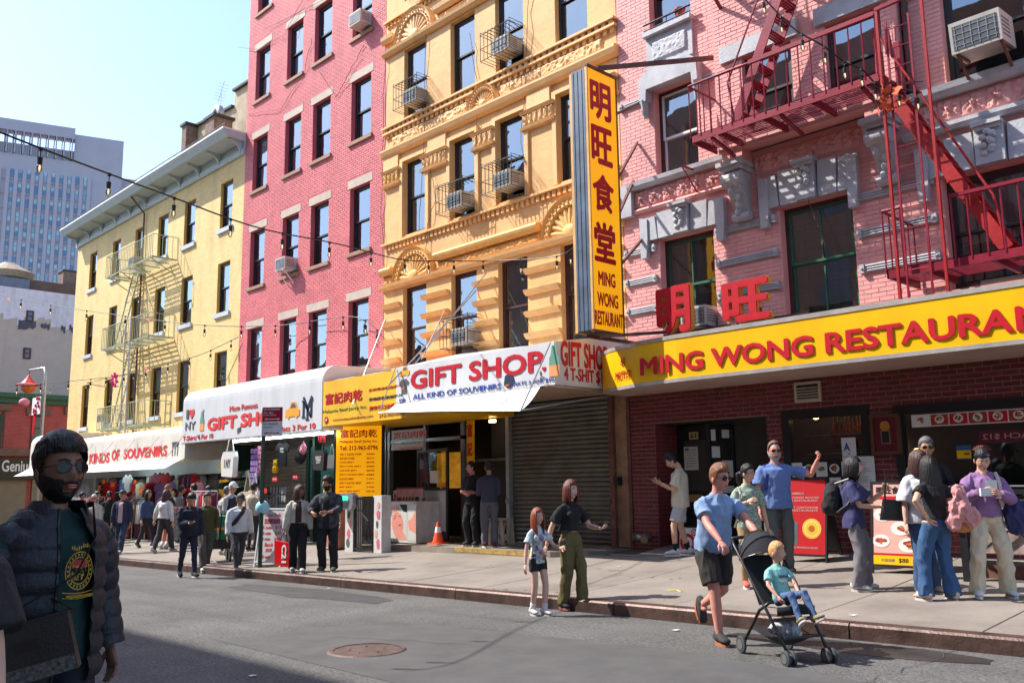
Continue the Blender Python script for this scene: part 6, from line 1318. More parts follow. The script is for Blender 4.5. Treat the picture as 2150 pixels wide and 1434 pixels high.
# the row of buildings behind the camera that throws the road into shade
opp = thing('opposite_building', 'tall brick building on the near side of the street whose shade covers the road edge', 'building', (-20, -10, 0))
ops = []
ys_ = -4.2; hgt = CAMZ-1.6+.0
b = MB(); b.box(-34, 4, -16, ys_, -2, 17.9); b.box(-110, -34.01, -16, ys_, -2, 9.5); b.obj('wall', brick_mat('brown brick opposite', (.30, .15, .10), (1.3, 1.6, 1.6), .22, .075, .4, .1), opp)
me_ = None
for x in range(-30, 2, 3):
    for z in (4.5, 8, 11.5, 15):
        if me_ is None: q = MB(); q.box(-.5, .5, 0, .05, 0, 1.9); me_ = q.mesh('window', mat('opposite window', (.12, .16, .2), .1))
        o = link('window', me_, opp, True); o.location = (x, ys_, z)
# ------------------------------------------------------------------ people
def remesh(b, vox, smooth=2, wr=0, wf=9, seed=0, post=None):
    me = bpy.data.meshes.new('r'); me.from_pydata(b.v, [], b.f); o = bpy.data.objects.new('r', me); S.collection.objects.link(o)
    md = o.modifiers.new('r', 'REMESH'); md.mode = 'VOXEL'; md.voxel_size = vox; md.use_smooth_shade = True
    sm = o.modifiers.new('s', 'SMOOTH'); sm.factor = .5; sm.iterations = smooth
    dg = bpy.context.evaluated_depsgraph_get(); m2 = bpy.data.meshes.new_from_object(o.evaluated_get(dg)); bpy.data.objects.remove(o); bpy.data.meshes.remove(me)
    if wr:
        n = len(m2.vertices); co = [0.0]*3*n; no = [0.0]*3*n; m2.vertices.foreach_get('co', co); m2.vertices.foreach_get('normal', no)
        for i in range(n):
            x, y, z = co[3*i:3*i+3]; f = V((x*wf, y*wf, z*wf*.55+seed)); h = 1-2*abs(noise.noise(f+V((0, 0, x*3)))); a = wr*(h*h*.9-.5+.35*noise.noise(f*2.7))
            co[3*i] += no[3*i]*a; co[3*i+1] += no[3*i+1]*a; co[3*i+2] += no[3*i+2]*a
        m2.vertices.foreach_set('co', co); m2.update()
    return m2
def ik(a, c, l1, l2, hint):
    a, c, hint = V(a), V(c), V(hint); d = c-a; L = min(d.length, (l1+l2)*.995); d.normalize(); c = a+d*L
    x = (l1*l1-l2*l2+L*L)/(2*L); h = math.sqrt(max(0, l1*l1-x*x)); u = hint-d*hint.dot(d)
    u = u.normalized() if u.length > 1e-5 else d.orthogonal().normalized(); return a+d*x+u*h, c
def gau(x, s_): return math.exp(-(x/s_)**2)
def head_pt(d, face=1.0):
    x, y, z = d; px, py, pz = x*.075, y*.094, z*.117
    if z < 0:
        t = -z; px *= 1-.30*t**1.6
        if y < 0: py *= 1-.42*t
        else: py *= 1-.06*t
    else:
        px *= 1-.05*z
    if y > 0:
        py *= .97
        f = face; py += f*(.023*gau(px, .0115)*gau(pz+.022, .019)+.010*gau(px, .009)*gau(pz-.004, .018)+.006*gau(pz-.030, .010)*gau(px, .05)-.0095*(gau(px-.031, .0165)+gau(px+.031, .0165))*gau(pz-.008, .012)
              +.007*gau(px, .022)*gau(pz+.062, .009)-.004*gau(px, .02)*gau(pz+.078, .006)+.009*gau(px, .026)*gau(pz+.098, .014)+.004*(gau(px-.042, .018)+gau(px+.042, .018))*gau(pz+.028, .018))
    return V((px, py, pz))
def head_mesh(b, Mh, n=36, k=26, m=0):
    vs = [];
    for j in range(1, k):
        t = math.pi*j/k
        for i in range(n): p_ = 2*math.pi*i/n+math.pi/2; vs.append(Mh @ head_pt((math.sin(t)*math.cos(p_), math.sin(t)*math.sin(p_), math.cos(t))))
    vs += [Mh @ head_pt((0, 0, 1)), Mh @ head_pt((0, 0, -1))]; a = len(vs)-2
    fs = [(j*n+i, (j+1)*n+i, (j+1)*n+(i+1) % n, j*n+(i+1) % n) for j in range(k-2) for i in range(n)]+[(a, i, (i+1) % n) for i in range(n)]+[((k-2)*n+(i+1) % n, (k-2)*n+i, a+1) for i in range(n)]
    b.add(vs, fs, m)
    for s_ in (-1, 1):
        R_ = Mh.to_3x3(); b.ball(Mh @ V((s_*.075, -.006, -.012)), (.011, .02, .032), 10, m, M=R_ @ Matrix.Rotation(s_*.25, 3, 'Z'))
        b.ball(Mh @ V((s_*.080, -.004, -.010)), (.005, .012, .02), 8, m, M=R_)
SK = {}
def skin(tone):
    if tone not in SK:
        c = {'fair': (.62, .31, .23), 'pale': (.60, .36, .27), 'tan': (.45, .22, .14), 'asian': (.58, .34, .23), 'brown': (.20, .09, .055), 'red': (.62, .26, .2)}[tone]
        m_ = mat('skin '+tone, c, .5, .08, 9, .08, 120); m_.node_tree.nodes['Principled BSDF'].inputs['Subsurface Weight'].default_value = 0; SK[tone] = m_
    return SK[tone]
def cloth(name, c, **k):
    k.setdefault('rough', .85); k.setdefault('var', .08); k.setdefault('sc', 12); k.setdefault('bump', .25); k.setdefault('bsc', 90); return mat(name, c, **k)
def hairm(c): return mat('hair %.3f %.3f %.3f' % c, c, .45, .35, 60, .6, 90, stretch=(1, 1, .12))
lipm = mat('lips', (.45, .12, .11), .45); eyew = mat('eye white', (.55, .53, .5), .2); iris = mat('iris', (.02, .012, .01), .1); lens = mat('sunglass lens', (.006, .006, .008), .22, .1, 3, spec=.25)
sole_m = mat('rubber sole', (.5, .48, .45), .7, .1)
def hand(b, wrist, d, pn, curl=.5, s_=1.0, side=1):
    """palm, four unequal fingers and a thumb; d = pointing direction, pn = direction the palm faces"""
    d = V(d).normalized(); pn = V(pn); pn = (pn-d*pn.dot(d)).normalized(); sx = d.cross(pn)*side; w_ = V(wrist)
    b.tube([w_-d*.012*s_, w_+d*.02*s_, w_+d*.055*s_, w_+d*.092*s_], [(.024*s_, .017*s_), (.033*s_, .016*s_), (.040*s_, .015*s_), (.038*s_, .012*s_)], 10, ax=sx)
    for i, (o, L) in enumerate(((.030, .068), (.010, .076), (-.010, .071), (-.029, .055))):
        p0 = w_+(d*.082+sx*o)*s_; a1 = curl*.9; a2 = curl*1.9; d1 = d*math.cos(a1)+pn*math.sin(a1); d2 = d*math.cos(a2)+pn*math.sin(a2); a3 = curl*2.6; d3 = d*math.cos(a3)+pn*math.sin(a3)
        p1 = p0+d1*L*.46*s_; p2 = p1+d2*L*.32*s_; p3 = p2+d3*L*.26*s_; b.tube([p0, p1, p2, p3], [.0098*s_, .009*s_, .0082*s_, .0058*s_], 7)
    t0 = w_+(d*.022+sx*.028)*s_; t1 = t0+(d*.6+sx*.8*(1-.4*curl)+pn*.25).normalized()*.036*s_; t2 = t1+(d*.85+sx*.25*(1-curl)+pn*(.2+.6*curl)).normalized()*.034*s_; b.tube([t0, t1, t2, t2+(t2-t1)*.45], [.014*s_, .0115*s_, .0095*s_, .006*s_], 7)
def shoe(par, name, ank, fd, m, solem, tall=0, s_=1.0, flat=0):
    a, f = V(ank), V(fd).normalized(); z = V((0, 0, 1)); up = (z-f*z.dot(f)).normalized(); base = a-up*.075*s_; side = f.cross(up)
    b = MB(); L = [(-.085, .038, .030, .036), (-.07, .045, .040, .045), (-.03, .05, .048, .055), (.03, .047, .047, .045), (.09, .034, .052, .033), (.14, .028, .05, .026), (.175, .02, .03, .018)]
    b.tube([base+f*x*s_+up*(.018+zc)*s_ for x, zc, rx, ry in L], [(rx*s_, ry*s_) for x, zc, rx, ry in L], 12, ax=side)
    b.tube([base+f*-.02*s_+up*.05*s_, base+f*-.025*s_+up*(.12+tall)*s_], [(.044*s_, .05*s_), (.042*s_, .045*s_)], 12, ax=side)
    o = b.obj(name, m, par, False, smooth=True); b = MB(); n = 14
    P_ = []
    for i in range(n): t = 2*math.pi*i/n; P_.append((.045+.135*math.cos(t), (.042+.008*math.cos(t))*math.sin(t)))
    b.prism([(x*s_, y*s_) for x, y in P_], base-up*.012*s_, f, side, up*.028*s_); b.obj('sole', solem, o, False)
    return o
def locks(b, Mh, n, a0, a1, zend, r0, rnd, back=0, flare=0, r1=.4):
    for i in range(n):
        a = a0+(a1-a0)*i/max(1, n-1)+rnd.uniform(-.04, .04); c_, s_ = math.cos(a), math.sin(a)   # angle 0 = +x side, -90deg = back
        P_ = [V((c_*.03, s_*.035-.005, .122)), V((c_*.068, s_*.082, .085)), V((c_*.085, s_*.101, .02)), V((c_*(.088+flare*.3), s_*.103+back*.3, -.05)), V((c_*(.084+flare), s_*.1+back, zend*.6)), V((c_*(.07+flare)+rnd.uniform(-.012, .012), s_*.09+back*1.3, zend+rnd.uniform(-.03, .02)))]
        b.tube([Mh @ p for p in P_], [r0*.5, r0, r0*1.1, r0*1.1, r0, r0*r1*.4], 6)
def person(label, pos, head, H=1.75, s=None, group=None):
    s = s or {}; g_ = s.get; sd_ = g_('seed', int(abs(pos[0])*13+abs(pos[1])*7)); rnd = random.Random(sd_)
    root = thing('person', label, 'person', pos, R(head-90), group); k_ = H/1.75; root.scale = (k_, k_, k_)
    bulk = g_('bulk', 1.0); fem = g_('fem', 0); vox = g_('vox', .014); lean = R(g_('lean', 0)); hip = g_('hip', (0, 0, .95)); P = V(hip)
    tw = R(g_('twist', 0)); RL = Matrix.Rotation(tw, 3, 'Z') @ Matrix.Rotation(-lean, 3, 'X')
    def sp(x, y, z): return P+RL @ V((x, y, z))
    shw = (.165 if fem else .19)*(.5+.5*bulk)*g_('shw', 1)
    N = sp(0, .0, .53); Sh = {q: sp(q*shw, 0, .418) for q in (-1, 1)}; Hp = {q: P+V((q*.09*(.5+.5*bulk), 0, -.03)) for q in (-1, 1)}
    hy, hp_, hr_ = [R(a) for a in g_('hd', (0, 0, 0))]
    Mh = Matrix.Translation(N+RL @ V((0, .022, .0))) @ Matrix.Rotation(hy, 4, 'Z') @ Matrix.Rotation(hp_, 4, 'X') @ Matrix.Rotation(hr_, 4, 'Y') @ Matrix.Translation(V((0, .014, .128*g_('hs', 1.07)))) @ Matrix.Scale(g_('hs', 1.07), 4)
    wr = {-1: V(g_('LH', (-.25, .06, .83))), 1: V(g_('RH', (.25, .06, .83)))}
    el = {}
    for q in (-1, 1):
        hint = V(g_('Lel' if q < 0 else 'Rel', (q*.35, -1, -.4))); el[q], wr[q] = ik(Sh[q], wr[q], .285, .26, hint)
    an = {-1: V(g_('LF', (-.1, .0, .085))), 1: V(g_('RF', (.1, .0, .085)))}; kn = {}
    for q in (-1, 1):
        kn[q], an[q] = ik(Hp[q], an[q], .43, .42, V((q*.1, 1, .1)))
    sk = skin(g_('skin', 'fair'))
    # body
    b = MB(); w_ = .82 if fem else 1
    TR = [(0, -.08, .12, .09), (0, 0, .145, .1), (0, .1, .145*w_, .098), (0, .2, .13*w_, .092), (0, .32, .15*w_, .108), (0, .42, .135*w_, .085), (0, .45, .10, .065), (0, .49, .06, .06), (0, .55, .052, .054)]
    tr = [sp(0, (-.01 if z < .4 else 0), z) for _, z, a, c in TR]; rad = [(a*(bulk if z < .48 else 1), c*(bulk if z < .48 else 1)) for _, z, a, c in TR]
    b.tube(tr+[Mh @ V((0, -.02, -.03))], rad+[(.052, .055)], 16, ax=RL @ V((1, 0, 0)))
    ab = .5+.5*bulk; cs = .78 if g_('sleeve', .55) > 1 else 1; cp = 1 if g_('pants', 'slim') in ('short', 'shorts') else .74
    for q in (-1, 1):
        b.tube([Sh[q]-RL @ V((q*.05, 0, 0)), Sh[q], Sh[q].lerp(el[q], .5), el[q], el[q].lerp(wr[q], .35), wr[q]], [.036*ab, .039*ab, .043*ab*cs, .037*ab*cs, .038*ab*(cs+1)/2, .024], 12)
        b.tube([Hp[q]+V((0, 0, .05)), Hp[q]-V((0, 0, .04)), Hp[q].lerp(kn[q], .5), kn[q], kn[q].lerp(an[q], .35), an[q]], [.085*ab, .08*ab, .072*ab*cp, .056*cp, .055*cp, .036*(cp+1)/2], 12)
        b.ball(an[q]+V((0, .03, -.03)), (.035, .07, .03), 8)
    me = remesh(b, vox, 2); me.materials.append(sk)
    b = MB(); nv = [tuple(v_.co) for v_ in me.vertices]; nf = [tuple(p_.vertices) for p_ in me.polygons]; b.v = nv; b.f = nf; b.m = [0]*len(nf); head_mesh(b, Mh, 40 if vox < .012 else 26, 30 if vox < .012 else 18)
    for q in (-1, 1):
        fd = (wr[q]-el[q]).normalized(); fd = V(g_('Lhd' if q < 0 else 'Rhd', tuple(fd))); pn = V(g_('Lpn' if q < 0 else 'Rpn', (-q, 0, 0)))
        hand(b, wr[q], fd, pn, g_('Lc' if q < 0 else 'Rc', .35), .98, side=1 if q < 0 else -1)
    b.obj('body', sk, root, False, smooth=True)
    # face
    if g_('face', 1):
        for q in (-1, 1):
            e = MB(); R3 = Mh.to_3x3(); e.ball(Mh @ V((q*.031, .077, .007)), (.0135, .009, .008), 10, M=R3); o = e.obj('eye', eyew, root, False, smooth=True); e = MB(); e.ball(Mh @ V((q*.031, .0835, .007)), (.0062, .004, .0065), 8, M=R3); e.obj('iris', iris, o, False, smooth=True)
            e = MB(); e.tube([Mh @ V((q*.012, .094, .028)), Mh @ V((q*.03, .093, .034)), Mh @ V((q*.05, .078, .028))], [.003, .0045, .002], 6); e.obj('eyebrow', hairm(g_('brow', g_('hair', (.02, .014, .01)))), root, False)
        e = MB(); e.ball(Mh @ V((0, .0895, -.060)), (.021, .008, .0045), 10, M=Mh.to_3x3()); e.ball(Mh @ V((0, .0885, -.068)), (.018, .008, .005), 10, M=Mh.to_3x3()); e.obj('lips', lipm, root, False, smooth=True)
    # hair
    hc = g_('hair', (.02, .014, .01)); hm = hairm(hc); st = g_('style', 'short'); b = MB(); n, k = (60, 44) if vox < .012 else (34, 24)
    if st != 'bald':
        top = g_('top', .022); lowz = g_('hairlow', -.055); grid = {}
        for j in range(k+1):
            t = math.pi*j/k
            for i in range(n):
                p_ = 2*math.pi*i/n; dd = (math.sin(t)*math.cos(p_), math.sin(t)*math.sin(p_), math.cos(t)); q_ = head_pt(dd, 0); frontness = dd[1]
                hl = .062 if frontness > .55 else (.062-(.55-frontness)*.26 if frontness > .1 else (-.02 if frontness > -.15 else lowz))
                if st == 'recede' and frontness > .1: hl += .03
                if q_.z < hl-.008: continue
                th = (.007+top*max(0, dd[2])**.8)*min(1, (q_.z-hl+.012)/.02)+.005*noise.noise(V((q_.x*110, q_.y*45, q_.z*30)))+(.012*max(0, frontness)*max(0, dd[2]) if g_('quiff') else 0)
                nn_ = V((dd[0]/.075, dd[1]/.094, dd[2]/.117)).normalized(); grid[(j, i)] = len(b.v); b.v.append(tuple(Mh @ (q_+nn_*th)))
        for j in range(k):
            for i in range(n):
                q4 = [grid.get(x_) for x_ in ((j, i), (j+1, i), (j+1, (i+1) % n), (j, (i+1) % n))]
                if None not in q4: b.f.append(tuple(q4)); b.m.append(0)
        L = g_('len', -.25)
        if st == 'long': locks(b, Mh, 30, R(200-25), R(360+5), L, .017, rnd, back=g_('hback', -.02), flare=g_('flare', 0)); locks(b, Mh, 8, R(150), R(200), L*.85, .014, rnd); locks(b, Mh, 8, R(-20), R(30), L*.85, .014, rnd)
        if st == 'curtain': locks(b, Mh, 34, R(140), R(400), L, .017, rnd, back=g_('hback', -.02))
        if st in ('pony', 'bun'):
            e = V((0, -.1, .0)); b.ball(Mh @ e, (.04, .035, .045), 10)
            if st == 'pony': b.tube([Mh @ V((0, -.1, .03)), Mh @ V((0, -.15, .0)), Mh @ V((0, -.15, -.12)), Mh @ V((0, -.13, L))], [.02, .035, .032, .006], 8)
        if st == 'spiky':
            for i in range(26): a = rnd.uniform(0, 6.28); rr_ = rnd.uniform(.01, .06); p0 = V((rr_*math.cos(a), rr_*math.sin(a)+.01, .12)); b.tube([Mh @ p0, Mh @ (p0+V((p0.x*.5, .02, .035)))], [.014, .002], 5)
        for i in range(40 if vox < .012 else 14):
            a = rnd.uniform(-2.9, .0) if rnd.random() < .6 else rnd.uniform(0, 3.1); t = rnd.uniform(.1, 1.05); q_ = head_pt((math.sin(t)*math.cos(a), math.sin(t)*math.sin(a)*.9, math.cos(t)), 0)*1.1
            b.tube([Mh @ (q_+V((0, .02, .004))), Mh @ (q_*1.03), Mh @ (q_+V((0, -.03, -.01)))], [.002, .008, .002], 5)
        b.obj('hair', hm, root, False, smooth=True)
    if g_('beard'):
        b = MB(); bt = g_('beard'); nb, kb_ = (52, 30) if vox < .012 else (26, 10); G_ = {}
        for j in range(kb_+1):
            for i in range(nb+1):
                a = R(-24+228*i/nb); t = R(84+78*j/kb_); dd = (math.sin(t)*math.cos(a), math.sin(t)*math.sin(a), math.cos(t)); q_ = head_pt(dd, 1)
                mid = gau(a-math.pi/2, .42); lim = -.036+.045*min(1, abs(a-math.pi/2)/1.55)**3
                if q_.z > lim-(.0 if abs(q_.x) > .024 else .008) or (abs(q_.x) < .022 and -.074 < q_.z < -.054): continue
                G_[(j, i)] = len(b.v); b.v.append(tuple(Mh @ (q_+q_.normalized()*(bt*(.4+.6*min(1, (lim-q_.z)/.03))))))
        for j in range(kb_):
            for i in range(nb):
                q4 = [G_.get(x_) for x_ in ((j, i), (j+1, i), (j+1, i+1), (j, i+1))]
                if None not in q4: b.f.append(tuple(q4)); b.m.append(0)
        b.tube([Mh @ V((-.03, .086, -.056)), Mh @ V((-.012, .098, -.048)), Mh @ V((.012, .098, -.048)), Mh @ V((.03, .086, -.056))], [.003, .005, .005, .003], 6)
        b.obj('beard', hairm(g_('bcol', hc)), root, False, smooth=True)
    if g_('glasses'):
        dark = g_('glasses') != 'clear'; b = MB(); fr = MB()
        for q in (-1, 1):
            c_ = [(q*.033+.025*math.cos(t)*1.0, .096-.012*abs(math.cos(t)*q+1)*.5*0, .004+.020*math.sin(t)-.003*math.cos(t)*q) for t in [2*math.pi*i/14 for i in range(14)]]; c_ = [Mh @ V((x, .1-.35*max(0, abs(x)-.03), z)) for x, y, z in c_]
            if dark: b.add(c_, [tuple(range(14))])
            fr.tube(c_+[c_[0]], .0016, 5, cap=False); fr.tube([Mh @ V((q*.058, .09, .012)), Mh @ V((q*.079, .0, .008)), Mh @ V((q*.078, -.015, -.004))], .002, 5)
        fr.tube([Mh @ V((-.01, .101, .012)), Mh @ V((.01, .101, .012))], .002, 5)
        if g_('glasses') == 'head': pass
        o = fr.obj('glasses', M['black'], root, False)
        if dark: b.obj('lens', lens, o, False)
    if g_('cap'):
        b = MB(); R3 = Mh.to_3x3(); cm = cloth('cap cloth %s' % (g_('cap'),), g_('cap')); n_ = 20; rows_ = 7
        vs = []
        for j in range(rows_):
            t = math.pi/2*j/(rows_-1)
            for i in range(n_): a = 2*math.pi*i/n_; vs.append(Mh @ V((.086*math.cos(a)*math.cos(t), .105*math.sin(a)*math.cos(t)-.002, .04+.1*math.sin(t))))
        b.add(vs, [(j*n_+i, j*n_+(i+1) % n_, (j+1)*n_+(i+1) % n_, (j+1)*n_+i) for j in range(rows_-1) for i in range(n_)])
        br = [(.07*math.cos(a), .085+.085*math.sin(a)) for a in [math.pi*i/10 for i in range(11)]]; b.prism(br, Mh @ V((0, 0, .042)), R3 @ V((1, 0, 0)), R3 @ V((0, 1, -.22)), R3 @ V((0, 0, .007))); b.obj('cap', cm, root, False, smooth=True)
    # top
    tp = g_('top_', None); tc = g_('tcol', (.3, .3, .3)); tm = g_('tmat') or cloth('top %.3f %.3f %.3f' % tc, tc); ez = g_('ease', .016); hem = g_('hem', -.05); slv = g_('sleeve', .55)
    b = MB(); TR2 = [(hem, .165+ez, .122+ez), (0, .163+ez, .118+ez), (.1, .148*w_+ez*1.2, .108+ez*1.1), (.2, .138*w_+ez*1.3, .102+ez*1.2), (.32, .155*w_+ez, .112+ez*(1+fem*.8)), (.42, .155*w_+ez, .1+ez), (.46, .125, .086), (.49, .085, .074), (.525, .064, .066)]
    if hem > .02: TR2 = [t_ for t_ in TR2 if t_[0] >= hem]; TR2[0] = TR2[0]
    b.tube([sp(0, -.008, z) for z, a, c in TR2], [(a*(bulk if z < .46 else 1), c*(bulk if z < .46 else 1)) for z, a, c in TR2], 18, ax=RL @ V((1, 0, 0)))
    for q in (-1, 1):
        p0, p1, p2 = Sh[q], el[q], wr[q]; b.tube([sp(q*.03, 0, .462), sp(q*.09, 0, .442), p0+(p1-p0)*.08], [.045*ab+ez*.3, .05*ab+ez*.4, .046*ab+ez*.5], 12)
        if slv <= 1: e_ = p0.lerp(p1, slv); b.tube([p0-RL @ V((q*.1, 0, -.035)), p0-RL @ V((q*.03, 0, -.012)), p0+(e_-p0)*.12, p0.lerp(e_, .5), e_], [.028*ab, .042*ab+ez*.4, .048*ab+ez*.5, .054*ab+ez*.8, .058*ab+ez*1.1], 12)
        else: e_ = p1.lerp(p2, min(.98, slv-1)); b.tube([p0-RL @ V((q*.1, 0, -.035)), p0-RL @ V((q*.03, 0, -.012)), p0.lerp(p1, .1), p0.lerp(p1, .5), p1, p1.lerp(e_, .5), e_], [.028*ab, .046*ab+ez*.5, .054*ab+ez*.6, .052*ab+ez*.8, .046*ab+ez*.8, .042*ab+ez*.7, .034*ab+ez*.4], 12)
    if g_('print'): pass
    bst = []
    if fem:
        for q in (-1, 1): b.ball(sp(q*.07, .085, .33), (.06, .05, .06), 10)
    mtop = remesh(b, vox, 2, g_('wr', .012), g_('wf', 8), sd_); mtop.materials.append(tm); link(g_('tname', 'shirt'), mtop, root, False)
    if g_('open'):        # inner shirt showing between the fronts of an open jacket
        im = cloth('inner %.3f %.3f %.3f' % g_('open'), g_('open')); b = MB(); ez2 = ez+.006
        vs = [];
        Zs = [hem+.01]+[z for z in (.0, .1, .2, .32, .42, .47) if z > hem+.02]
        for z in Zs:
            wz = .05 if z > .4 else .062; cc = [(a, c) for zz_, a, c in TR2 if zz_ <= z+.03][-1]
            for x in (-wz, -wz*.5, 0, wz*.5, wz): vs.append(sp(x, -.008+cc[1]*bulk*math.sqrt(max(0, 1-(x/(cc[0]*bulk))**2))+.012, z))
        b.add(vs, [(r*5+i, r*5+i+1, (r+1)*5+i+1, (r+1)*5+i) for r in range(len(Zs)-1) for i in range(4)]); b.obj('inner_shirt', im, root, False, smooth=True)
    # trousers
    pc_ = g_('pcol', (.03, .03, .04)); pm_ = g_('pmat') or cloth('trousers %.3f %.3f %.3f' % pc_, pc_); ps = g_('pants', 'slim'); b = MB(); W_ = {'slim': (.092, .068, .056, .05), 'straight': (.1, .085, .08, .078), 'wide': (.102, .09, .088, .098), 'shorts': (.108, .105, 0, 0), 'short': (.1, .098, 0, 0)}[ps]
    b.tube([sp(0, -.005, g_('waist', .08)), sp(0, -.005, .02), P+V((0, -.01, -.06)), P+V((0, -.01, -.1))], [((.142 if not fem else .13)*bulk+.008, .108*bulk), (.165*bulk, .122*bulk), (.165*bulk, .12*bulk), (.14*bulk, .1*bulk)], 16, ax=(1, 0, 0))
    for q in (-1, 1):
        hp0, kk, aa = Hp[q], kn[q], an[q]
        if ps in ('shorts', 'short'):
            e_ = hp0.lerp(kk, .85 if ps == 'shorts' else .45); b.tube([hp0+V((-q*.02, 0, .02)), hp0-V((0, 0, .08)), e_], [.1*ab, W_[0]*ab, W_[1]*ab*.92], 14)
        else:
            lo = aa+V((0, 0, .0)); b.tube([hp0+V((-q*.02, 0, .02)), hp0-V((0, 0, .06)), hp0.lerp(kk, .5), kk, kk.lerp(lo, .5), lo-V((0, 0, .025 if ps != 'slim' else 0))], [.1*ab, W_[0]*ab, (W_[0]+W_[1])/2*ab, W_[1]*ab, W_[2], W_[3]], 14)
    mp_ = remesh(b, vox, 2, g_('pwr', .013), g_('pwf', 7), sd_+3); mp_.materials.append(pm_); link('trousers' if ps not in ('short', 'shorts') else 'shorts', mp_, root, False)
    for q in (-1, 1):
        fd = V(g_('Lfd' if q < 0 else 'Rfd', (q*.15, 1, 0))); shoe(root, 'shoe', an[q], fd, cloth('shoe %.3f %.3f %.3f' % g_('shoe', (.03, .03, .03)), g_('shoe', (.03, .03, .03)), bump=.1), mat('sole %.2f' % g_('sole', (.5, .48, .45))[0], g_('sole', (.5, .48, .45)), .7))
        if g_('sock'): b = MB(); b.tube([an[q]+V((0, -.01, -.02)), an[q].lerp(kn[q], .3)], [.043, .05], 12); b.obj('sock', cloth('sock %.2f' % g_('sock')[0], g_('sock')), root, False, smooth=True)
    root['k'] = 0; del root['k']
    return dict(root=root, Mh=Mh, sp=sp, wr=wr, el=el, Sh=Sh, P=P, N=N, RL=RL, ez=ez, bulk=bulk)
def on(p, b, name, m, **k): return b.obj(name, m, p['root'], False, **k)
def held(p, name, label, cat, b, m, part='body', extra=(), off=(0, 0, 0)):
    """a thing carried by a person: its own top-level object in the same frame"""
    t = thing(name, label, cat); t.matrix_world = mw(p['root']); t.location = p['root'].location; t.rotation_euler = p['root'].rotation_euler; t.scale = p['root'].scale
    b.obj(part, m, t, False, smooth=False)
    for (nm, bb_, mm_) in extra: bb_.obj(nm, mm_, t, False)
    return t
def phone(p, q, lab, d=(0, 1, .5), col=M['black'], s_=1):
    w_ = p['wr'][q]; d = V(d).normalized(); c = w_+d*.10; b = MB(); up = V((0, 0, 1)) if abs(d.z) < .9 else V((0, 1, 0)); sx = d.cross(up).normalized(); nn_ = sx.cross(d)
    M_ = Matrix((sx, d, nn_)).transposed().to_4x4(); M_.translation = c+nn_*.02; b.box(-.038*s_, .038*s_, -.075*s_, .075*s_, -.004, .004, 0, M_); e = MB(); e.box(-.034*s_, .034*s_, -.07*s_, .07*s_, .0042, .005, 0, M_)
    return held(p, 'phone', lab, 'phone', b, col, 'case', [('screen', e, mat('phone screen', (.02, .02, .03), .08))])
def strap(p, pts, name='strap', m=M['black'], w_=.035): b = MB(); b.tube([V(q) for q in pts], [(w_/2, .004)]*len(pts), 6); return on(p, b, name, m)
def fpt(u, v, side=True): return tuple(G(u, v, side))
def at(u, v, side=True, ymax=13.2, dy=0):
    q = G(u, v, side)
    if side and q.y > ymax: q = PY(u, 1000, ymax); q.z = sz(q.x, q.y)
    q.y += dy; return (q.x, q.y, sz(q.x, q.y) if side else gz(q.x, q.y)-.012*abs(q.y-4)**1.2*.3)
WALK = dict(LF=(-.08, .24, .085), RF=(.08, -.26, .13), Rfd=(.05, 1, -.45))
WALK2 = dict(RF=(.08, .26, .085), LF=(-.08, -.3, .14), Lfd=(-.05, 1, -.5))
BLK, NAVY, WHT, JEAN = (.012, .012, .014), (.018, .022, .05), (.62, .62, .62), (.05, .09, .18)
HAIRB, HAIRR, HAIRBR = (.01, .008, .008), (.22, .06, .03), (.05, .025, .015)
# father
dp = (-5.28, 7.93, gz(-5.28, 7.93)-.02)
dad = person('man in a light blue t-shirt and dark shorts wearing sunglasses and pushing the stroller', dp, -24, 1.78, dict(vox=.010, skin='red', hair=(.20, .075, .035), quiff=1, top=.028, lean=13, tcol=(.22, .32, .50), sleeve=.62, hem=-.06, ease=.02, pants='shorts', pcol=(.035, .03, .028), glasses='dark', hd=(14, -4, 0),
    RH=(.23, .50, 1.0), LH=(-.2, .54, 1.0), Rel=(.8, -.8, -.5), Lel=(-.8, -.8, -.5), RF=(.08, .16, .085), LF=(-.09, -.42, .30), Lfd=(0, .35, -1), Rc=.75, Lc=.75, Rpn=(0, .2, -1), Lpn=(0, .2, -1), shoe=(.035, .035, .035), sole=(.38, .12, .06), bulk=1.08, wr=.016))
b = MB(); b.tube([(.0, 0, 0)]*2, .001, 3)
# mother and daughter
mom = person('auburn haired woman in black top and olive trousers leading a girl by the hand', at(1212, 1276, False, dy=-.1), -8, 1.68, dict(vox=.010, fem=1, skin='pale', hair=(.12, .03, .02), style='long', len=-.2, tcol=BLK, sleeve=.72, hem=.12, pcol=(.12, .10, .035), pants='straight', waist=.11, hd=(6, 2, 0), RH=(.34, -.12, .85), LH=(-.24, .36, 1.1), Lpn=(.3, .1, 1), Lhd=(.1, 1, .15), Rel=(.5, -1, 0), LF=(-.06, .16, .085), RF=(.07, -.12, .1), shoe=(.02, .02, .02), sole=(.3, .1, .08), pwr=.018, ease=.018))
phone(mom, -1, 'dark phone held out by the woman in olive trousers', (.1, 1, .6))
girl = person('young girl with long red hair in a white t-shirt printed with bright feathers', at(1131, 1288, False), -12, 1.31, dict(vox=.012, fem=1, skin='pale', hair=(.25, .06, .025), style='long', len=-.32, hs=1.16, bulk=.82, tcol=(.5, .58, .6), sleeve=.6, hem=-.09, pants='short', pcol=BLK, LH=(-.2, .42, 1.12), Lhd=(-.1, 1, .1), RH=(.27, .02, .82), sock=(.6, .6, .6), shoe=(.55, .55, .55), LF=(-.06, .1, .085), RF=(.07, -.08, .085), hd=(4, 6, 0)))
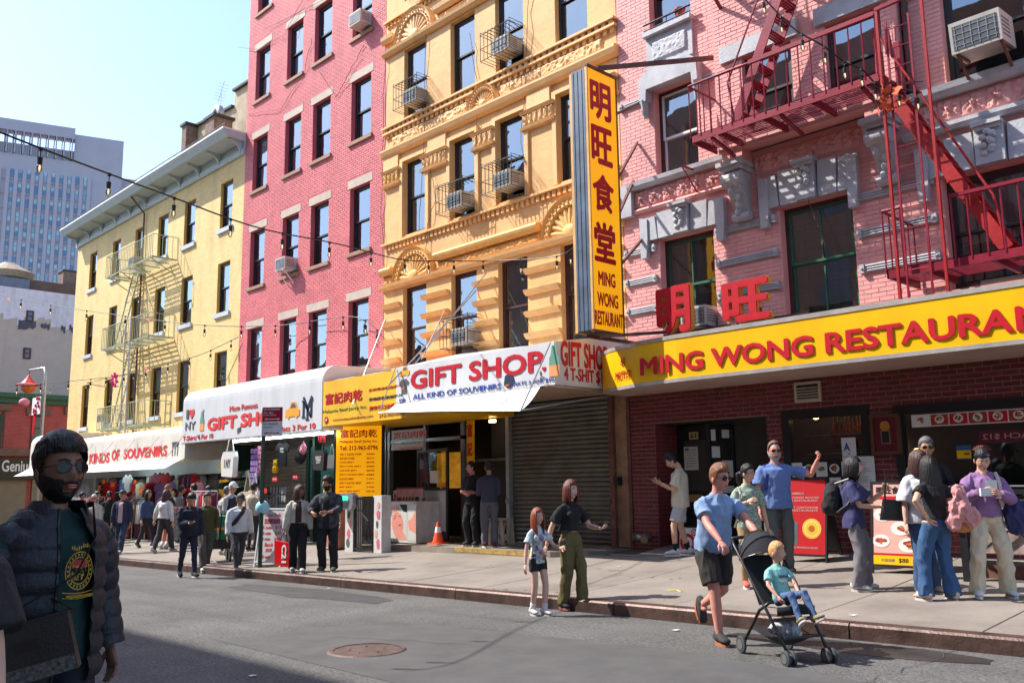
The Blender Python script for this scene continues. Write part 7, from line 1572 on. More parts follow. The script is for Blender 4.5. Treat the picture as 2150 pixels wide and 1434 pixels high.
rp = random.Random(5); fm_ = [mat('feather '+n_, c_, .7) for n_, c_ in (('coral', (.7, .16, .12)), ('blue', (.05, .15, .45)), ('navy', (.02, .02, .10)), ('orange', (.8, .33, .06)), ('teal', (.1, .4, .42)), ('magenta', (.4, .04, .22)))]
b = MB()
for i in range(110):
    a = rp.uniform(-.05, 3.25); z = rp.uniform(-.06, .42); wv = (.131, .12) if z > .25 else (.145, .125); c = V((wv[0]*math.cos(a), wv[1]*math.sin(a), z)); c = girl['sp'](c.x*.85*1.02, c.y-.004+.012, c.z); q = rp.uniform(0, 3.1); t_ = V((-math.sin(a), math.cos(a)*.9, 0)); d1 = (t_*math.cos(q)+V((0, 0, math.sin(q)))); n_ = V((math.cos(a), math.sin(a), 0)); d2 = n_.cross(d1); L = rp.uniform(.025, .05); c += n_*.004
    b.add([c-d1*L, c+d2*L*.3, c+d1*L, c-d2*L*.3], [(0, 1, 2, 3)], i % 6)
on(girl, b, 'shirt_print', fm_)
# stroller and toddler
sc = (-4.33, 7.58, gz(-4.33, 7.58)-.02); st = thing('stroller', 'black folding stroller with a raised hood and grey wheels on the asphalt', 'stroller', sc, R(-28-90)); SB = mat('black stroller tube', (.02, .02, .022), .35, .2, 5); SF = cloth('black stroller cloth', (.018, .018, .022))
for q in (-1, 1):
    b = MB(); b.tube([(q*.2, .33, .12), (q*.215, .02, .48), (q*.225, -.22, .75), (q*.23, -.42, .97), (q*.21, -.5, 1.03)], .014, 8); b.obj('frame_tube', SB, st, False, smooth=True); b = MB(); b.tube([(q*.235, -.34, .08), (q*.22, -.05, .42), (q*.21, .1, .5)], .014, 8); b.obj('rear_leg', SB, st, False, smooth=True)
    for k, (x, y, r_) in enumerate(((q*.2-.03, .35, .068), (q*.2+.03, .35, .068), (q*.25, -.35, .078))):
        b = MB(); b.tube([(x-.014, y, r_), (x-.01, y, r_), (x+.01, y, r_), (x+.014, y, r_)], [r_*.9, r_, r_, r_*.9], 22); w_ = b.obj('wheel', mat('grey stroller tyre', (.05, .055, .06), .6), st, False); b = MB(); b.tube([(x-.018, y, r_), (x+.018, y, r_)], [r_*.6, r_*.6], 16); b.obj('hub', mat('grey hub', (.12, .125, .13), .4), w_, False)
b = MB(); b.tube([(-.21, -.5, 1.03), (-.1, -.52, 1.04), (.1, -.52, 1.04), (.21, -.5, 1.03)], .017, 8); b.obj('handle', SB, st, False, smooth=True)
b = MB(); b.grid(lambda i, j: (-.19+.38*i, .2-.3*j, .475-.03*math.sin(math.pi*i)-.02*j), 8, 4); b.grid(lambda i, j: (-.19+.38*i, -.1-.26*j, .46+.42*j-.0), 8, 6); b.box(-.19, .19, .19, .2, .4, .475); b.obj('seat', SF, st, False, smooth=True)
def hood(i, j): a = math.pi*i; e = R(-15+100*j); return (.225*math.cos(a), -.33+.30*math.sin(a)*math.cos(e)*1.0-.06, .8+.30*math.sin(a)*math.sin(e)+.02*math.sin(i*9*math.pi)*0)
b = MB()
for k in range(3):
    e0, e1 = 20+k*38, 58+k*38; b.grid(lambda i, j: (.225*math.cos(math.pi*i), -.34+.26*math.sin(math.pi*i)*math.cos(R(e0+(e1-e0)*j)), .84+(.27*math.sin(math.pi*i)+.0)*math.sin(R(e0+(e1-e0)*j))-.015*math.sin(math.pi*j)*math.sin(math.pi*i)), 16, 4)
b.obj('hood', SF, st, False, smooth=True)
for e in (20, 58, 96): b = MB(); b.tube([(.227*math.cos(a), -.34+.262*math.sin(a)*math.cos(R(e)), .84+.272*math.sin(a)*math.sin(R(e))) for a in [math.pi*i/12 for i in range(13)]], .007, 6); b.obj('hood_rib', SB, st, False)
b = MB(); b.grid(lambda i, j: (-.2+.4*i, .3-.6*j, .2-.09*math.sin(math.pi*i)*math.sin(math.pi*j)+.04*abs(2*j-1)), 8, 8); b.obj('basket', mat('mesh basket', (.03, .03, .035), .8), st, False, smooth=True)
b = MB(); b.bar((-.2, .3, .23), (.2, .3, .23), .02, .02); b.bar((-.2, .15, .36), (.2, .15, .36), .02, .03); b.tube([(-.2, .1, .2), (0, -.02, .36), (.2, .1, .2)], .006, 5); b.obj('cross_bar', SB, st, False)
bgc = remesh(MB().ball((0, 0, 0), (.14, .1, .08), 14), .014, 1, .03, 16, 3); bgc.materials.append(cloth('pale bag cloth', (.42, .42, .45))); t = thing('cloth_bag', 'pale crumpled bag in the basket of the stroller', 'bag', (sc[0], sc[1], sc[2]+.25), R(20)); link('cloth', bgc, t, False)
to = person('blond toddler in a mint green shirt sitting in the stroller', (sc[0], sc[1], sc[2]+.01), -24, .95, dict(vox=.014, skin='fair', hair=(.62, .33, .14), hs=1.42, bulk=.95, top=.02, tcol=(.24, .52, .47), sleeve=.7, hem=-.07, hip=(0, -.02, .98), lean=-14, pcol=(.07, .12, .24), LF=(-.14, .62, .70), RF=(.14, .6, .68), Lfd=(-.2, .9, .5), Rfd=(.2, .9, .5), shoe=(.25, .2, .11), LH=(-.12, .3, 1.02), RH=(.26, .22, 1.0), Rel=(1, -.3, -.3), Lel=(-1, -.3, -.3), hd=(28, -2, 0), brow=(.45, .25, .12), wr=.01))
def chest_text(p, txt, y, z, w_, h_, m, off=.03, x=0):
    RL = p['RL']; o = T(txt, m, None, p['sp'](x-w_/2, y, z), RL @ V((-1, 0, 0)) if 0 else RL @ V((1, 0, 0)), RL @ V((0, 0, 1)), w_, h_, off=off, th=-.006)
    return o
def ct(p, txt, y, z, w_, h_, m, off=.03, x=0, name='shirt_print'):
    RL = p['RL']; o = T(txt, m, None, p['sp'](x+w_/2, y, z), RL @ V((-1, 0, 0)), RL @ V((0, 0, 1)), w_, h_, off=off, th=.008, name=name); o.parent = p['root']; return o
ct(to, 'NASA', .158, .27, .17, .055, M['snavy'], .05)
b = MB(); b.ball(to['sp'](.0, .152, .2), (.07, .012, .035), 10); on(to, b, 'shirt_print', mat('shuttle print', (.45, .42, .36), .8, .5, 60))
# people along the restaurant
pm_ = person('young man in cream t-shirt and grey shorts reading his phone by the brick pier', at(1425, 1166, True, 12.85), 212, 1.76, dict(skin='asian', hair=HAIRB, style='short', top=.04, tcol=(.58, .53, .42), sleeve=.75, hem=-.14, ease=.035, pants='shorts', pcol=(.42, .43, .46), LH=(-.12, .3, 1.22), RH=(.1, .34, 1.2), Lpn=(0, 0, 1), Rpn=(0, 0, 1), hd=(0, -32, 0), sock=BLK, shoe=(.6, .6, .6), sole=(.7, .7, .7), LF=(-.12, .1, .085), RF=(.1, -.1, .085)))
phone(pm_, 1, 'pale phone and case in the hands of the young man in cream', (-.2, 1, .4), mat('pale pink case', (.6, .3, .32)))
tp_ = at(1425, 1166, True, 12.85); t = thing('shopping_bag', 'white carrier bag with red rings standing behind the young man', 'bag', (tp_[0]-.05, tp_[1]+.28, tp_[2])); b = MB(); b.prism([(-.2, 0), (.22, 0), (.2, .45), (-.18, .45)], (0, 0, 0), XR, ZU, (0, .14, 0)); b.obj('bag', M['white'], t, False)
for (cx, cz, r_) in ((-.02, .2, .16), (.12, .38, .06)):
    for k, rr_ in enumerate((1, .62, .26)): b = MB(); b.tube([(cx, -.002-.002*k, cz), (cx, -.004-.002*k, cz)], [r_*rr_]*2, 24); b.obj('ring_print', M['sred'] if k % 2 == 0 else M['white'], t, False)
gw = person('woman with black ponytail in a green leaf-print blouse holding her hand to her chest', at(1580, 1234), -40, 1.6, dict(fem=1, skin='asian', hair=HAIRB, style='pony', len=-.16, hd=(40, 0, 0), tcol=(.10, .2, .13), tmat=mat('leaf print cloth', (.03, .10, .06), .85, .4, 55, .2, 40, col2=(.38, .46, .36)), sleeve=.75, hem=-.12, pants='slim', pcol=(.33, .21, .10), LH=(-.27, .02, .83), RH=(.08, .24, 1.22), Rel=(1, -.2, -1), glasses='clear', shoe=(.7, .12, .09), sole=(.6, .6, .6)))
strap(gw, [gw['sp'](.13, -.1, .42), gw['sp'](.14, .02, .48), gw['sp'](.14, .11, .38), gw['sp'](.17, .1, .1), gw['sp'](.2, -.05, -.1)], 'bag_strap', mat('cream strap', (.55, .5, .42), .7), .03)
tm_n = person('tall grey bearded man in a blue t-shirt waving one raised fist', at(1640, 1203), -46, 1.86, dict(skin='red', hair=(.15, .09, .07), style='recede', beard=.014, bcol=(.42, .4, .38), tcol=(.13, .2, .42), sleeve=.7, hem=-.1, ease=.03, bulk=1.12, pcol=(.10, .105, .10), pants='straight', LH=(-.52, .22, 1.5), Lel=(-.6, -.3, -1), Lc=.95, RH=(.26, .1, .84), glasses='dark', shoe=(.1, .08, .06)))
strap(tm_n, [tm_n['sp'](.12, -.1, .40), tm_n['sp'](.14, .02, .49), tm_n['sp'](.13, .12, .36), tm_n['sp'](.16, .1, .15)], 'bag_strap', mat('blue strap', (.03, .04, .22), .7), .045)
pw_ = person('woman with black bob, navy t-shirt, loose grey trousers and a black backpack', at(1805, 1240), 16, 1.62, dict(fem=1, skin='asian', hair=HAIRB, style='curtain', len=-.17, tcol=(.04, .04, .115), sleeve=.8, hem=-.14, ease=.03, pcol=(.16, .145, .16), pants='wide', pwr=.022, RH=(.12, .36, 1.1), LH=(-.06, .4, 1.3), Lhd=(.2, .2, 1), Lel=(-.3, 0, -1), Rel=(.5, -.6, -1), Lc=.8, Rc=.6, shoe=(.5, .5, .5), LF=(-.13, .05, .085)))
b = MB(); b.ball((0, -.26, 1.2), (.155, .12, .23), 14); b.ball((0, -.33, 1.1), (.12, .09, .13), 12); bm_ = remesh(b, .016, 2, .015, 10, 2); bm_.materials.append(cloth('black backpack cloth', (.015, .015, .018))); t = held(pw_, 'backpack', 'black backpack worn by the woman in the navy t-shirt', 'backpack', MB().tube([(.1, -.2, 1.4), (.12, -.02, 1.46), (.12, .1, 1.36), (.15, -.05, 1.12), (.1, -.2, 1.02)], .017, 6), M['black'], 'strap'); link('bag', bm_, t, False)
bm2 = person('man in sunglasses and a black shirt standing behind the women at the right window', at(1968, 1215, True, 12.6), -60, 1.78, dict(skin='tan', hair=(.14, .13, .13), tcol=BLK, sleeve=1.9, pcol=BLK, glasses='dark', RH=(.2, .2, 1.05), LH=(-.2, .25, 1.1), seed=4))
wt_ = person('woman with long brown hair and sunglasses in a loose white t-shirt, half hidden', at(1948, 1246), -35, 1.66, dict(fem=1, skin='pale', hair=(.07, .03, .025), style='curtain', len=-.24, tcol=(.66, .66, .68), sleeve=.9, hem=-.1, ease=.045, pcol=JEAN, pants='straight', glasses='dark', hd=(25, 0, 0), shoe=(.5, .48, .45)))
b = MB(); b.prism([(-.17, -.13), (.17, -.15), (.13, .1), (-.12, .11)], (0, -.05, 0), XR, ZU, (0, .1, 0)); b.tube([(-.11, 0, .07), (-.08, 0, .38), (.08, 0, .38), (.13, 0, .1)], .012, 6); q = wt_['root'].location; t = thing('shoulder_bag', 'black leather shoulder bag hanging left of the two huddled women', 'bag', (q.x-.22, q.y-.2, q.z+.98), R(40)); b.obj('bag', mat('black leather', (.012, .012, .013), .25, .2, 4), t, False)
jw = person('woman seen from behind with waist-length black hair, black top and wide blue jeans', at(1978, 1262), 150, 1.60, dict(fem=1, vox=.012, skin='asian', hair=HAIRB, style='long', len=-.46, hback=-.03, flare=.03, tcol=BLK, sleeve=.5, hem=.03, pcol=(.035, .09, .2), pants='wide', pwr=.02, LH=(-.2, -.12, 1.0), Lel=(-1, -.4, 0), RH=(.16, .2, 1.1), shoe=(.5, .38, .33), LF=(-.15, .08, .085), RF=(.14, -.04, .085), hd=(-20, 0, 0)))
b = MB(); b.ball((0, 0, 0), (.11, .09, .16), 14); b.ball((.1, 0, -.1), (.1, .09, .12), 10); b.ball((-.07, .02, -.15), (.08, .08, .11), 10); b.ball((0, -.02, .17), (.07, .06, .08), 10); jm_ = remesh(b, .012, 1, .035, 13, 6); jm_.materials.append(cloth('pink fleece', (.6, .27, .27), bump=.6)); q = jw['root'].location; t = thing('folded_jacket', 'pink fleece jacket bundled over the arm of the woman in wide jeans', 'jacket', (q.x+.30, q.y-.06, q.z+1.03), R(30)); link('cloth', jm_, t, False)
b = MB(); b.ball((0, 0, 0), (.13, .06, .09), 12); t = thing('tan_bag', 'tan leather bag below the pink fleece jacket', 'bag', (q.x+.28, q.y+.02, q.z+.84), R(30)); b.obj('bag', mat('tan leather', (.42, .17, .07), .5), t, False, smooth=True)
cw_ = person('woman in a lilac sweater and cream trousers reading a slip of paper at the right', at(2087, 1254), -55, 1.66, dict(fem=1, vox=.011, skin='asian', hair=HAIRB, style='bun', tcol=(.24, .13, .27), sleeve=1.95, hem=-.02, ease=.036, wr=.018, pcol=(.60, .51, .38), pants='wide', waist=.12, pwr=.024, hd=(-8, -26, 0), RH=(.12, .3, 1.22), LH=(-.08, .33, 1.2), Rel=(1, -.5, -1), Lel=(-1, -.5, -1), shoe=(.62, .62, .62), sole=(.7, .7, .7), LF=(-.17, 0, .085), RF=(.17, 0, .085)))
b = MB()
for k in range(9): a = R(20+k*18); b.tube([cw_['Mh'] @ V((-.02, -.08, .06)), cw_['Mh'] @ V((.06*math.cos(a), -.11, .05+.07*math.sin(a))), cw_['Mh'] @ V((.11*math.cos(a)-.02, -.13, .04+.09*math.sin(a)))], [.012, .01, .002], 5)
on(cw_, b, 'hair_strands', hairm((.18, .03, .025)), smooth=True)
b = MB(); Mh_ = cw_['Mh']
for q in (-1, 1): b.ball(Mh_ @ V((q*.035, .075, .085)), (.03, .012, .022), 10, M=Mh_.to_3x3())
on(cw_, b, 'sunglasses', mat('blue mirror lens', (.02, .03, .09), .05, spec=.9), smooth=True)
b = MB(); b.box(-.06, .06, .3, .302, 1.22, 1.36); b.box(.02, .15, .34, .4, 1.18, 1.27); held(cw_, 'paper_slip', 'white paper slip and cup held by the woman in lilac', 'paper', b, paper, 'sheet')
b = MB(); b.ball((0, 0, 0), (.13, .1, .2), 14); b.ball((.12, .02, .02), (.1, .09, .17), 10); jm_ = remesh(b, .014, 1, .03, 12, 9); jm_.materials.append(cloth('blue quilted coat', (.03, .035, .11))); q = cw_['root'].location; t = thing('folded_jacket', 'dark blue coat hanging over the arm of the woman in lilac', 'jacket', (q.x+.27, q.y+.12, q.z+.88), R(20)); link('cloth', jm_, t, False)
strap(cw_, [cw_['sp'](-.13, -.08, .42), cw_['sp'](-.14, .02, .5), cw_['sp'](-.14, .13, .38), cw_['sp'](-.17, .1, .15)], 'bag_strap', mat('cream strap', (.55, .5, .42), .7), .04)
# the two men on the step, cone side
s1 = person('stocky man in a black t-shirt with folded hands on the concrete step', (*PY(992, 1000, 12.5).xy, .33), -78, 1.74, dict(skin='red', hair=HAIRB, top=.008, tcol=BLK, sleeve=.65, hem=-.1, bulk=1.12, pcol=BLK, pants='straight', LH=(-.02, .26, 1.12), RH=(.02, .26, 1.08), Lhd=(1, .2, -.1), Rhd=(-1, .2, -.1), hd=(-40, 0, 0), shoe=(.03, .03, .035)))
s2 = person('man in a dark cap and grey sweater seen from behind on the concrete step', (*PY(1027, 1000, 12.35).xy, .335), 140, 1.72, dict(skin='tan', hair=HAIRB, cap=(.03, .03, .035), tcol=(.045, .045, .075), sleeve=1.9, hem=-.05, pcol=(.10, .10, .115), pants='straight', pwr=.02, LH=(-.15, .28, 1.1), RH=(.1, .26, 1.1), hd=(10, 0, 0), shoe=(.12, .02, .03), sole=(.6, .6, .6)))
# couple at the kerb
cm = person('bearded man in a dark checked overshirt and black trousers looking back at his companion', at(676, 1201, dy=.12), -50, 1.76, dict(skin='tan', hair=HAIRB, top=.035, beard=.012, glasses='clear', hd=(-45, -3, 0), tcol=(.028, .032, .04), tmat=mat('dark checked cloth', (.016, .018, .022), .9, .5, 9, .2, 60, col2=(.06, .065, .08)), open=BLK, sleeve=1.6, hem=-.16, ease=.035, bulk=1.05, pcol=BLK, pants='straight', LH=(-.08, .34, 1.1), RH=(.2, .3, 1.08), Lel=(-1, -.6, -.5), Rel=(1, -.6, -.5), shoe=(.09, .08, .06), sole=(.6, .6, .6), LF=(-.16, .12, .085)))
cl_ = person('woman in a cream cropped jacket and black flared trousers carrying the red bag', at(612, 1203, dy=.12), -30, 1.63, dict(fem=1, skin='brown', hair=(.06, .025, .02), style='long', len=-.2, hd=(45, 0, 0), tcol=(.5, .47, .40), open=(.04, .02, .018), sleeve=1.92, hem=.04, ease=.035, pcol=(.01, .01, .012), pants='wide', waist=.1, RH=(.28, .02, .84), shoe=(.5, .5, .5), LF=(-.08, .2, .085), RF=(.08, -.2, .1)))
q = PY(591, 1188, 8.95); t = thing('shopping_bag', 'glossy red shopping bag printed C21 carried by the woman in cream', 'bag', (q.x, q.y, q.z), R(12)); RB = mat('glossy red plastic', (.62, .008, .012), .2, .08, 4)
b = MB(); b.prism([(-.2, .02), (.2, -.02), (.18, .43), (-.22, .47)], (0, 0, 0), XR, ZU, (0, .11, 0)); b.obj('bag', RB, t, False); b = MB(); b.tube([(-.12, .05, .45), (-.06, .06, .6), (.04, .06, .6), (.1, .05, .44)], .008, 6); b.obj('handle', M['black'], t, False)
o = T('C21', M['white'], None, (.0, -.004, .40), (0, 0, -1), (1, 0, 0), .34, .13, off=.06, th=.004); o.parent = t
aw = person('person in dark clothes reaching an arm up behind the couple', at(655, 1180, dy=.4), 150, 1.64, dict(fem=1, skin='asian', hair=HAIRB, style='long', len=-.2, tcol=BLK, sleeve=.5, pcol=(.3, .25, .25), pants='slim', LH=(-.4, .2, 1.25), seed=3))
# walkers on the road edge
fw_ = person('man in white sweatshirt, grey cap and black chest bag stepping off the kerb', at(503, 1203, False, dy=-.05), -14, 1.68, dict(skin='tan', hair=(.08, .07, .07), cap=(.05, .052, .06), tcol=(.6, .6, .62), sleeve=1.9, hem=-.04, ease=.035, pcol=(.045, .047, .055), pants='slim', **WALK2, shoe=(.03, .04, .09), sole=(.6, .6, .6), LH=(-.25, .15, .86), RH=(.27, .12, .84), hd=(8, -8, 0)))
strap(fw_, [fw_['sp'](-.1, -.13, .46), fw_['sp'](-.1, .02, .51), fw_['sp'](-.04, .15, .4), fw_['sp'](.08, .16, .24), fw_['sp'](.17, .06, .1)], 'chest_bag', M['black'], .09)
bp = person('man in a black puffer jacket looking down at his phone while crossing the road', at(392, 1211, False), -8, 1.72, dict(skin='asian', hair=HAIRB, top=.03, tcol=(.012, .016, .03), sleeve=1.92, hem=-.1, ease=.05, wr=.02, pcol=(.018, .02, .04), pants='slim', **WALK, shoe=(.03, .03, .03), sole=(.55, .55, .55), RH=(.08, .32, 1.12), LH=(-.26, .05, .84), hd=(0, -28, 0), Rpn=(0, 0, 1)))
phone(bp, 1, 'phone held up by the man in the black puffer jacket', (0, 1, .2), mat('brown case', (.2, .12, .1)))
ov = person('person in an olive sweater pulling a cart behind the man in black', at(415, 1200, False, dy=.15), -15, 1.72, dict(skin='asian', hair=HAIRB, tcol=(.05, .055, .02), sleeve=1.5, hem=-.06, ease=.03, pcol=(.08, .08, .075), pants='straight', RH=(.3, -.05, .85), **WALK2, shoe=(.5, .5, .5)))
phone(ov, 1, 'black phone held low by the person in the olive sweater', (.2, .4, -.8))
wc = person('older man in a white cap and dark vest over a grey shirt', at(486, 1168, dy=-.05), 20, 1.76, dict(skin='fair', hair=(.5, .5, .5), cap=(.66, .66, .66), tcol=(.36, .36, .38), sleeve=1.85, hem=-.1, pcol=(.2, .19, .19), pants='straight', RH=(.2, .25, 1.0), hd=(-10, 0, 0), shoe=(.3, .28, .26)))
b = MB(); sp_ = wc['sp']; b.tube([sp_(0, -.01, z) for z in (-.12, 0, .1, .2, .32, .42, .46)], [(.19, .15), (.195, .15), (.185, .145), (.18, .14), (.185, .145), (.16, .13), (.11, .09)], 16, ax=(1, 0, 0)); vm_ = remesh(b, .016, 2, .014, 8, 3); vm_.materials.append(cloth('navy vest', (.02, .025, .05))); link('vest', vm_, wc['root'], False)
gp = person('person in a pale grey puffer jacket seen from behind near the white cap', at(462, 1166, dy=.1), 100, 1.66, dict(fem=1, skin='asian', hair=(.12, .11, .11), tcol=(.38, .37, .36), sleeve=1.92, hem=-.12, ease=.055, wr=.022, pcol=BLK, pants='slim', shoe=(.5, .42, .35)))
# far group by the souvenir stalls
nj = person('man in a navy jacket over a pale pink shirt walking toward the road', at(252, 1163), -40, 1.72, dict(skin='tan', hair=HAIRB, cap=(.05, .05, .055), tcol=(.025, .028, .06), open=(.55, .38, .42), sleeve=1.9, hem=-.1, ease=.04, pcol=(.03, .05, .09), pants='straight', **WALK, shoe=(.3, .3, .3)))
ww = person('woman with long dark hair in a white sweatshirt and charcoal trousers seen from behind', at(342, 1160), 115, 1.66, dict(fem=1, skin='asian', hair=(.05, .02, .015), style='long', len=-.34, tcol=(.58, .57, .57), sleeve=1.9, hem=0, ease=.04, pcol=(.04, .04, .045), pants='straight', **WALK2, shoe=(.6, .6, .6), LH=(-.4, .05, .88)))
rh = person('man with cropped ginger hair in a dark t-shirt and black shorts seen from behind', at(322, 1156, dy=.3), 100, 1.8, dict(skin='red', hair=(.25, .09, .05), top=.005, tcol=(.02, .02, .025), sleeve=.75, hem=-.1, bulk=1.08, ease=.03, pcol=BLK, pants='shorts', LH=(-.3, .2, 1.05), RH=(.2, .3, 1.1), sock=(.6, .6, .6), shoe=(.4, .38, .36)))
bw2 = person('woman in a black dress with a pale shoulder bag by the souvenir racks', at(224, 1142), 160, 1.68, dict(fem=1, skin='red', hair=(.04, .02, .015), style='bun', tcol=BLK, sleeve=.4, pcol=BLK, pants='wide', LH=(-.1, .4, 1.15), **WALK2, shoe=(.3, .3, .3)))
b = MB(); b.ball((.0, 0, 0), (.17, .1, .22), 12); b.ball((.05, 0, -.25), (.1, .07, .15), 10); b.tube([(-.1, 0, .15), (-.03, 0, .5), (.1, 0, .15)], .014, 5); bm_ = remesh(b, .02, 1, .03, 9, 3); bm_.materials.append(cloth('pale sage bag', (.33, .38, .33))); q = bw2['root'].location; t = thing('shoulder_bag', 'pale sage cloth bag of the woman in the black dress', 'bag', (q.x-.05, q.y-.28, q.z+1.0), R(50)); link('cloth', bm_, t, False)
ol = person('older person with white hair and sunglasses in a light cardigan near the far awning', at(178, 1150, dy=.2), -35, 1.62, dict(fem=1, skin='red', hair=(.6, .6, .6), tcol=(.5, .48, .42), sleeve=1.9, ease=.035, pcol=(.1, .1, .12), glasses='dark', **WALK))
bj = person('person in a beige cardigan and brown trousers browsing the stall seen from behind', at(300, 1133, True, 12.2), 90, 1.66, dict(fem=1, skin='pale', hair=(.16, .06, .035), style='long', len=-.22, tcol=(.38, .35, .28), sleeve=1.8, hem=-.2, ease=.04, pcol=(.14, .06, .03), pants='straight'))
rm = person('person in a blue and white top with a red cap beside the beige cardigan', at(272, 1132, True, 12.0), 95, 1.6, dict(skin='tan', hair=HAIRB, cap=(.5, .02, .02), tcol=(.05, .14, .32), sleeve=.7, pcol=(.35, .08, .06), pants='straight'))
ex = person('shopper in a purple jacket behind the white haired person', at(165, 1138, True, 12.4), 60, 1.7, dict(skin='tan', hair=HAIRB, cap=(.02, .02, .06), tcol=(.10, .04, .25), sleeve=1.9, ease=.04, pcol=NAVY))
for (u, v, y_, hd_, H_, lb, kw) in ((196, 1140, 11.9, 60, 1.7, 'shopper in a teal top facing the far stall, just right of the quilted shoulder', dict(tcol=(.05, .2, .2), hair=HAIRBR)), (240, 1136, 12.3, 100, 1.62, 'short shopper in an orange top between the stalls', dict(tcol=(.6, .16, .04), fem=1, style='long')), (375, 1140, 11.9, 80, 1.7, 'shopper in a grey hoodie behind the white sweatshirt woman', dict(tcol=(.2, .2, .21), sleeve=1.9)), (432, 1150, 11.7, 95, 1.68, 'shopper in a maroon coat seen behind the olive sweater', dict(tcol=(.16, .02, .03), sleeve=1.9, hem=-.2)), (305, 1150, 10.9, 20, 1.66, 'woman in a denim jacket walking along the stalls behind the navy jacket man', dict(tcol=(.06, .1, .2), fem=1, sleeve=1.9, style='long', **WALK)), (410, 1142, 11.5, -150, 1.74, 'man in a khaki shirt walking away behind the black puffer jacket', dict(tcol=(.2, .17, .09), **WALK2)), (532, 1152, 11.2, 110, 1.7, 'shopper in a beige hoodie looking at the totes beyond the sign pole', dict(tcol=(.4, .34, .26), sleeve=1.9)), (360, 1133, 12.6, -60, 1.6, 'stall keeper in a pale apron top under the cream awning', dict(tcol=(.5, .45, .4), fem=1, style='bun'))):
    kw.setdefault('sleeve', .7); person(lb, at(u, v, True, y_), hd_, H_, dict(vox=.018, skin='asian', pcol=(.03, .03, .045), **kw))
# foreground: quilted jacket man in the shade
q = ray(112, 1100); q = CO+q/q.dot(FW)*3.95; fx = (q.x, q.y, gz(q.x, q.y)); PF = mat('slate quilted nylon', (.021, .020, .025), .55, .1, 6, .35, 45)
fg = person('bearded man in aviator sunglasses and a dark quilted jacket, large in the left foreground', fx, 12, 1.77, dict(vox=.008, skin='brown', hair=(.008, .007, .007), top=.03, quiff=1, beard=.009, bcol=(.006, .005, .005), glasses='dark', bulk=1.2, hd=(-2, 4, 0), tcol=(.008, .032, .028), sleeve=.25, hem=-.12, ease=.01, wr=.008, pcol=(.015, .015, .022), pants='straight', LH=(-.3, .0, .84), RH=(.3, .02, .84), hs=1.2, shoe=(.05, .05, .05)))
b = MB(); bk = 1.36
def jk(i, j):     # front opening on the left half, stitched channels across
    z = -.20+.72*j; a = R(90+26)+(2*math.pi-R(42))*i; tt = abs(math.sin(math.pi*(z+.2)/.092)); f_ = max(0, (z-.36)/.16); w0 = (.195*(1-.42*f_**1.3), .155*(1-.35*f_))
    r_ = .965+.085*tt**.6; wv = .004*noise.noise(V((i*14, z*30, 2))); return fg['sp']((w0[0]*1.2*r_+wv)*math.cos(a), (w0[1]*1.22*r_+wv)*math.sin(a)-.01, z)
b.grid(jk, 90, 84); b.obj('jacket', PF, fg['root'], False, smooth=True)
for q in (-1, 1):
    p0, p1, p2 = fg['Sh'][q]+V((0, 0, -.02)), fg['el'][q], fg['wr'][q]; P_ = []; rr_ = []; n = 74
    for k in range(n+1):
        t_ = k/n; c = p0.lerp(p1, t_*2) if t_ < .5 else p1.lerp(p2, (t_-.5)*2*.95); P_.append(c); base = (.088-.022*t_); rr_.append(base*(.93+.11*abs(math.sin(math.pi*t_*6.5))**.6)*(.5+.5*min(1, t_*9)))
    b = MB(); b.tube(P_, rr_, 20); b.ball(p0+V((-q*.03, 0, 0)), (.085, .08, .075), 14); b.obj('jacket_sleeve', PF, fg['root'], False, smooth=True)
b = MB()
def col(i, j): a = R(90+40)+(2*math.pi-R(80))*i; z = .44+.115*j; r_ = 1+.06*math.sin(math.pi*j*1.0); return fg['sp']((.098+.03*(1-j))*1.12*r_*math.cos(a), (.1+.03*(1-j))*r_*math.sin(a)+.01+.02*j, z)
b.grid(col, 40, 8); b.obj('jacket_collar', PF, fg['root'], False, smooth=True)
for q in (0, 1):
    b = MB(); b.tube([jk(q, j/30) for j in range(31)], .008, 6); b.obj('zip', M['black'], fg['root'], False)
yl = mat('gold crest print', (.52, .30, .03), .7, .15, 40); cr_ = mat('red crest print', (.35, .03, .03), .7, .2, 40); yy = .168
def chp(x, z): sx_ = .0; return fg['sp'](x+.0, (.155*1.09)*math.sqrt(max(0, 1-(x/.26)**2))+.008+(-.0), z)
b = MB(); cx_ = -.03; cz_ = .26
def ring(r0, r1, k0=0, k1=30):
    for k in range(k0, k1): a0, a1 = 2*math.pi*k/30, 2*math.pi*(k+1)/30; b.add([chp(cx_+r0*.8*math.cos(a0), cz_+r0*math.sin(a0)), chp(cx_+r0*.8*math.cos(a1), cz_+r0*math.sin(a1)), chp(cx_+r1*.8*math.cos(a1), cz_+r1*math.sin(a1)), chp(cx_+r1*.8*math.cos(a0), cz_+r1*math.sin(a0))], [(3, 2, 1, 0)])
ring(.054, .058); ring(.076, .08); rk = random.Random(3)
for k in range(22): a = 2*math.pi*k/22; x, z = cx_+.053*math.cos(a), cz_+.067*math.sin(a); b.add([chp(x-.003, z-.005), chp(x+.003, z-.005), chp(x+.003, z+.005), chp(x-.003, z+.005)], [(0, 1, 2, 3)])
for k in range(46): x, z = cx_+rk.uniform(-.035, .035), cz_+rk.uniform(-.04, .02); w_, h_ = rk.uniform(.002, .008), rk.uniform(.002, .008); b.add([chp(x, z), chp(x+w_, z), chp(x+w_*.6, z+h_), chp(x, z+h_)], [(0, 1, 2, 3)])
for k in range(9): x = cx_-.045+.01*k; z = cz_+.09+.006*math.sin(k*.8); b.add([chp(x, z), chp(x+.006, z), chp(x+.005, z+.014+.008*(k % 2)), chp(x, z+.012)], [(0, 1, 2, 3)])
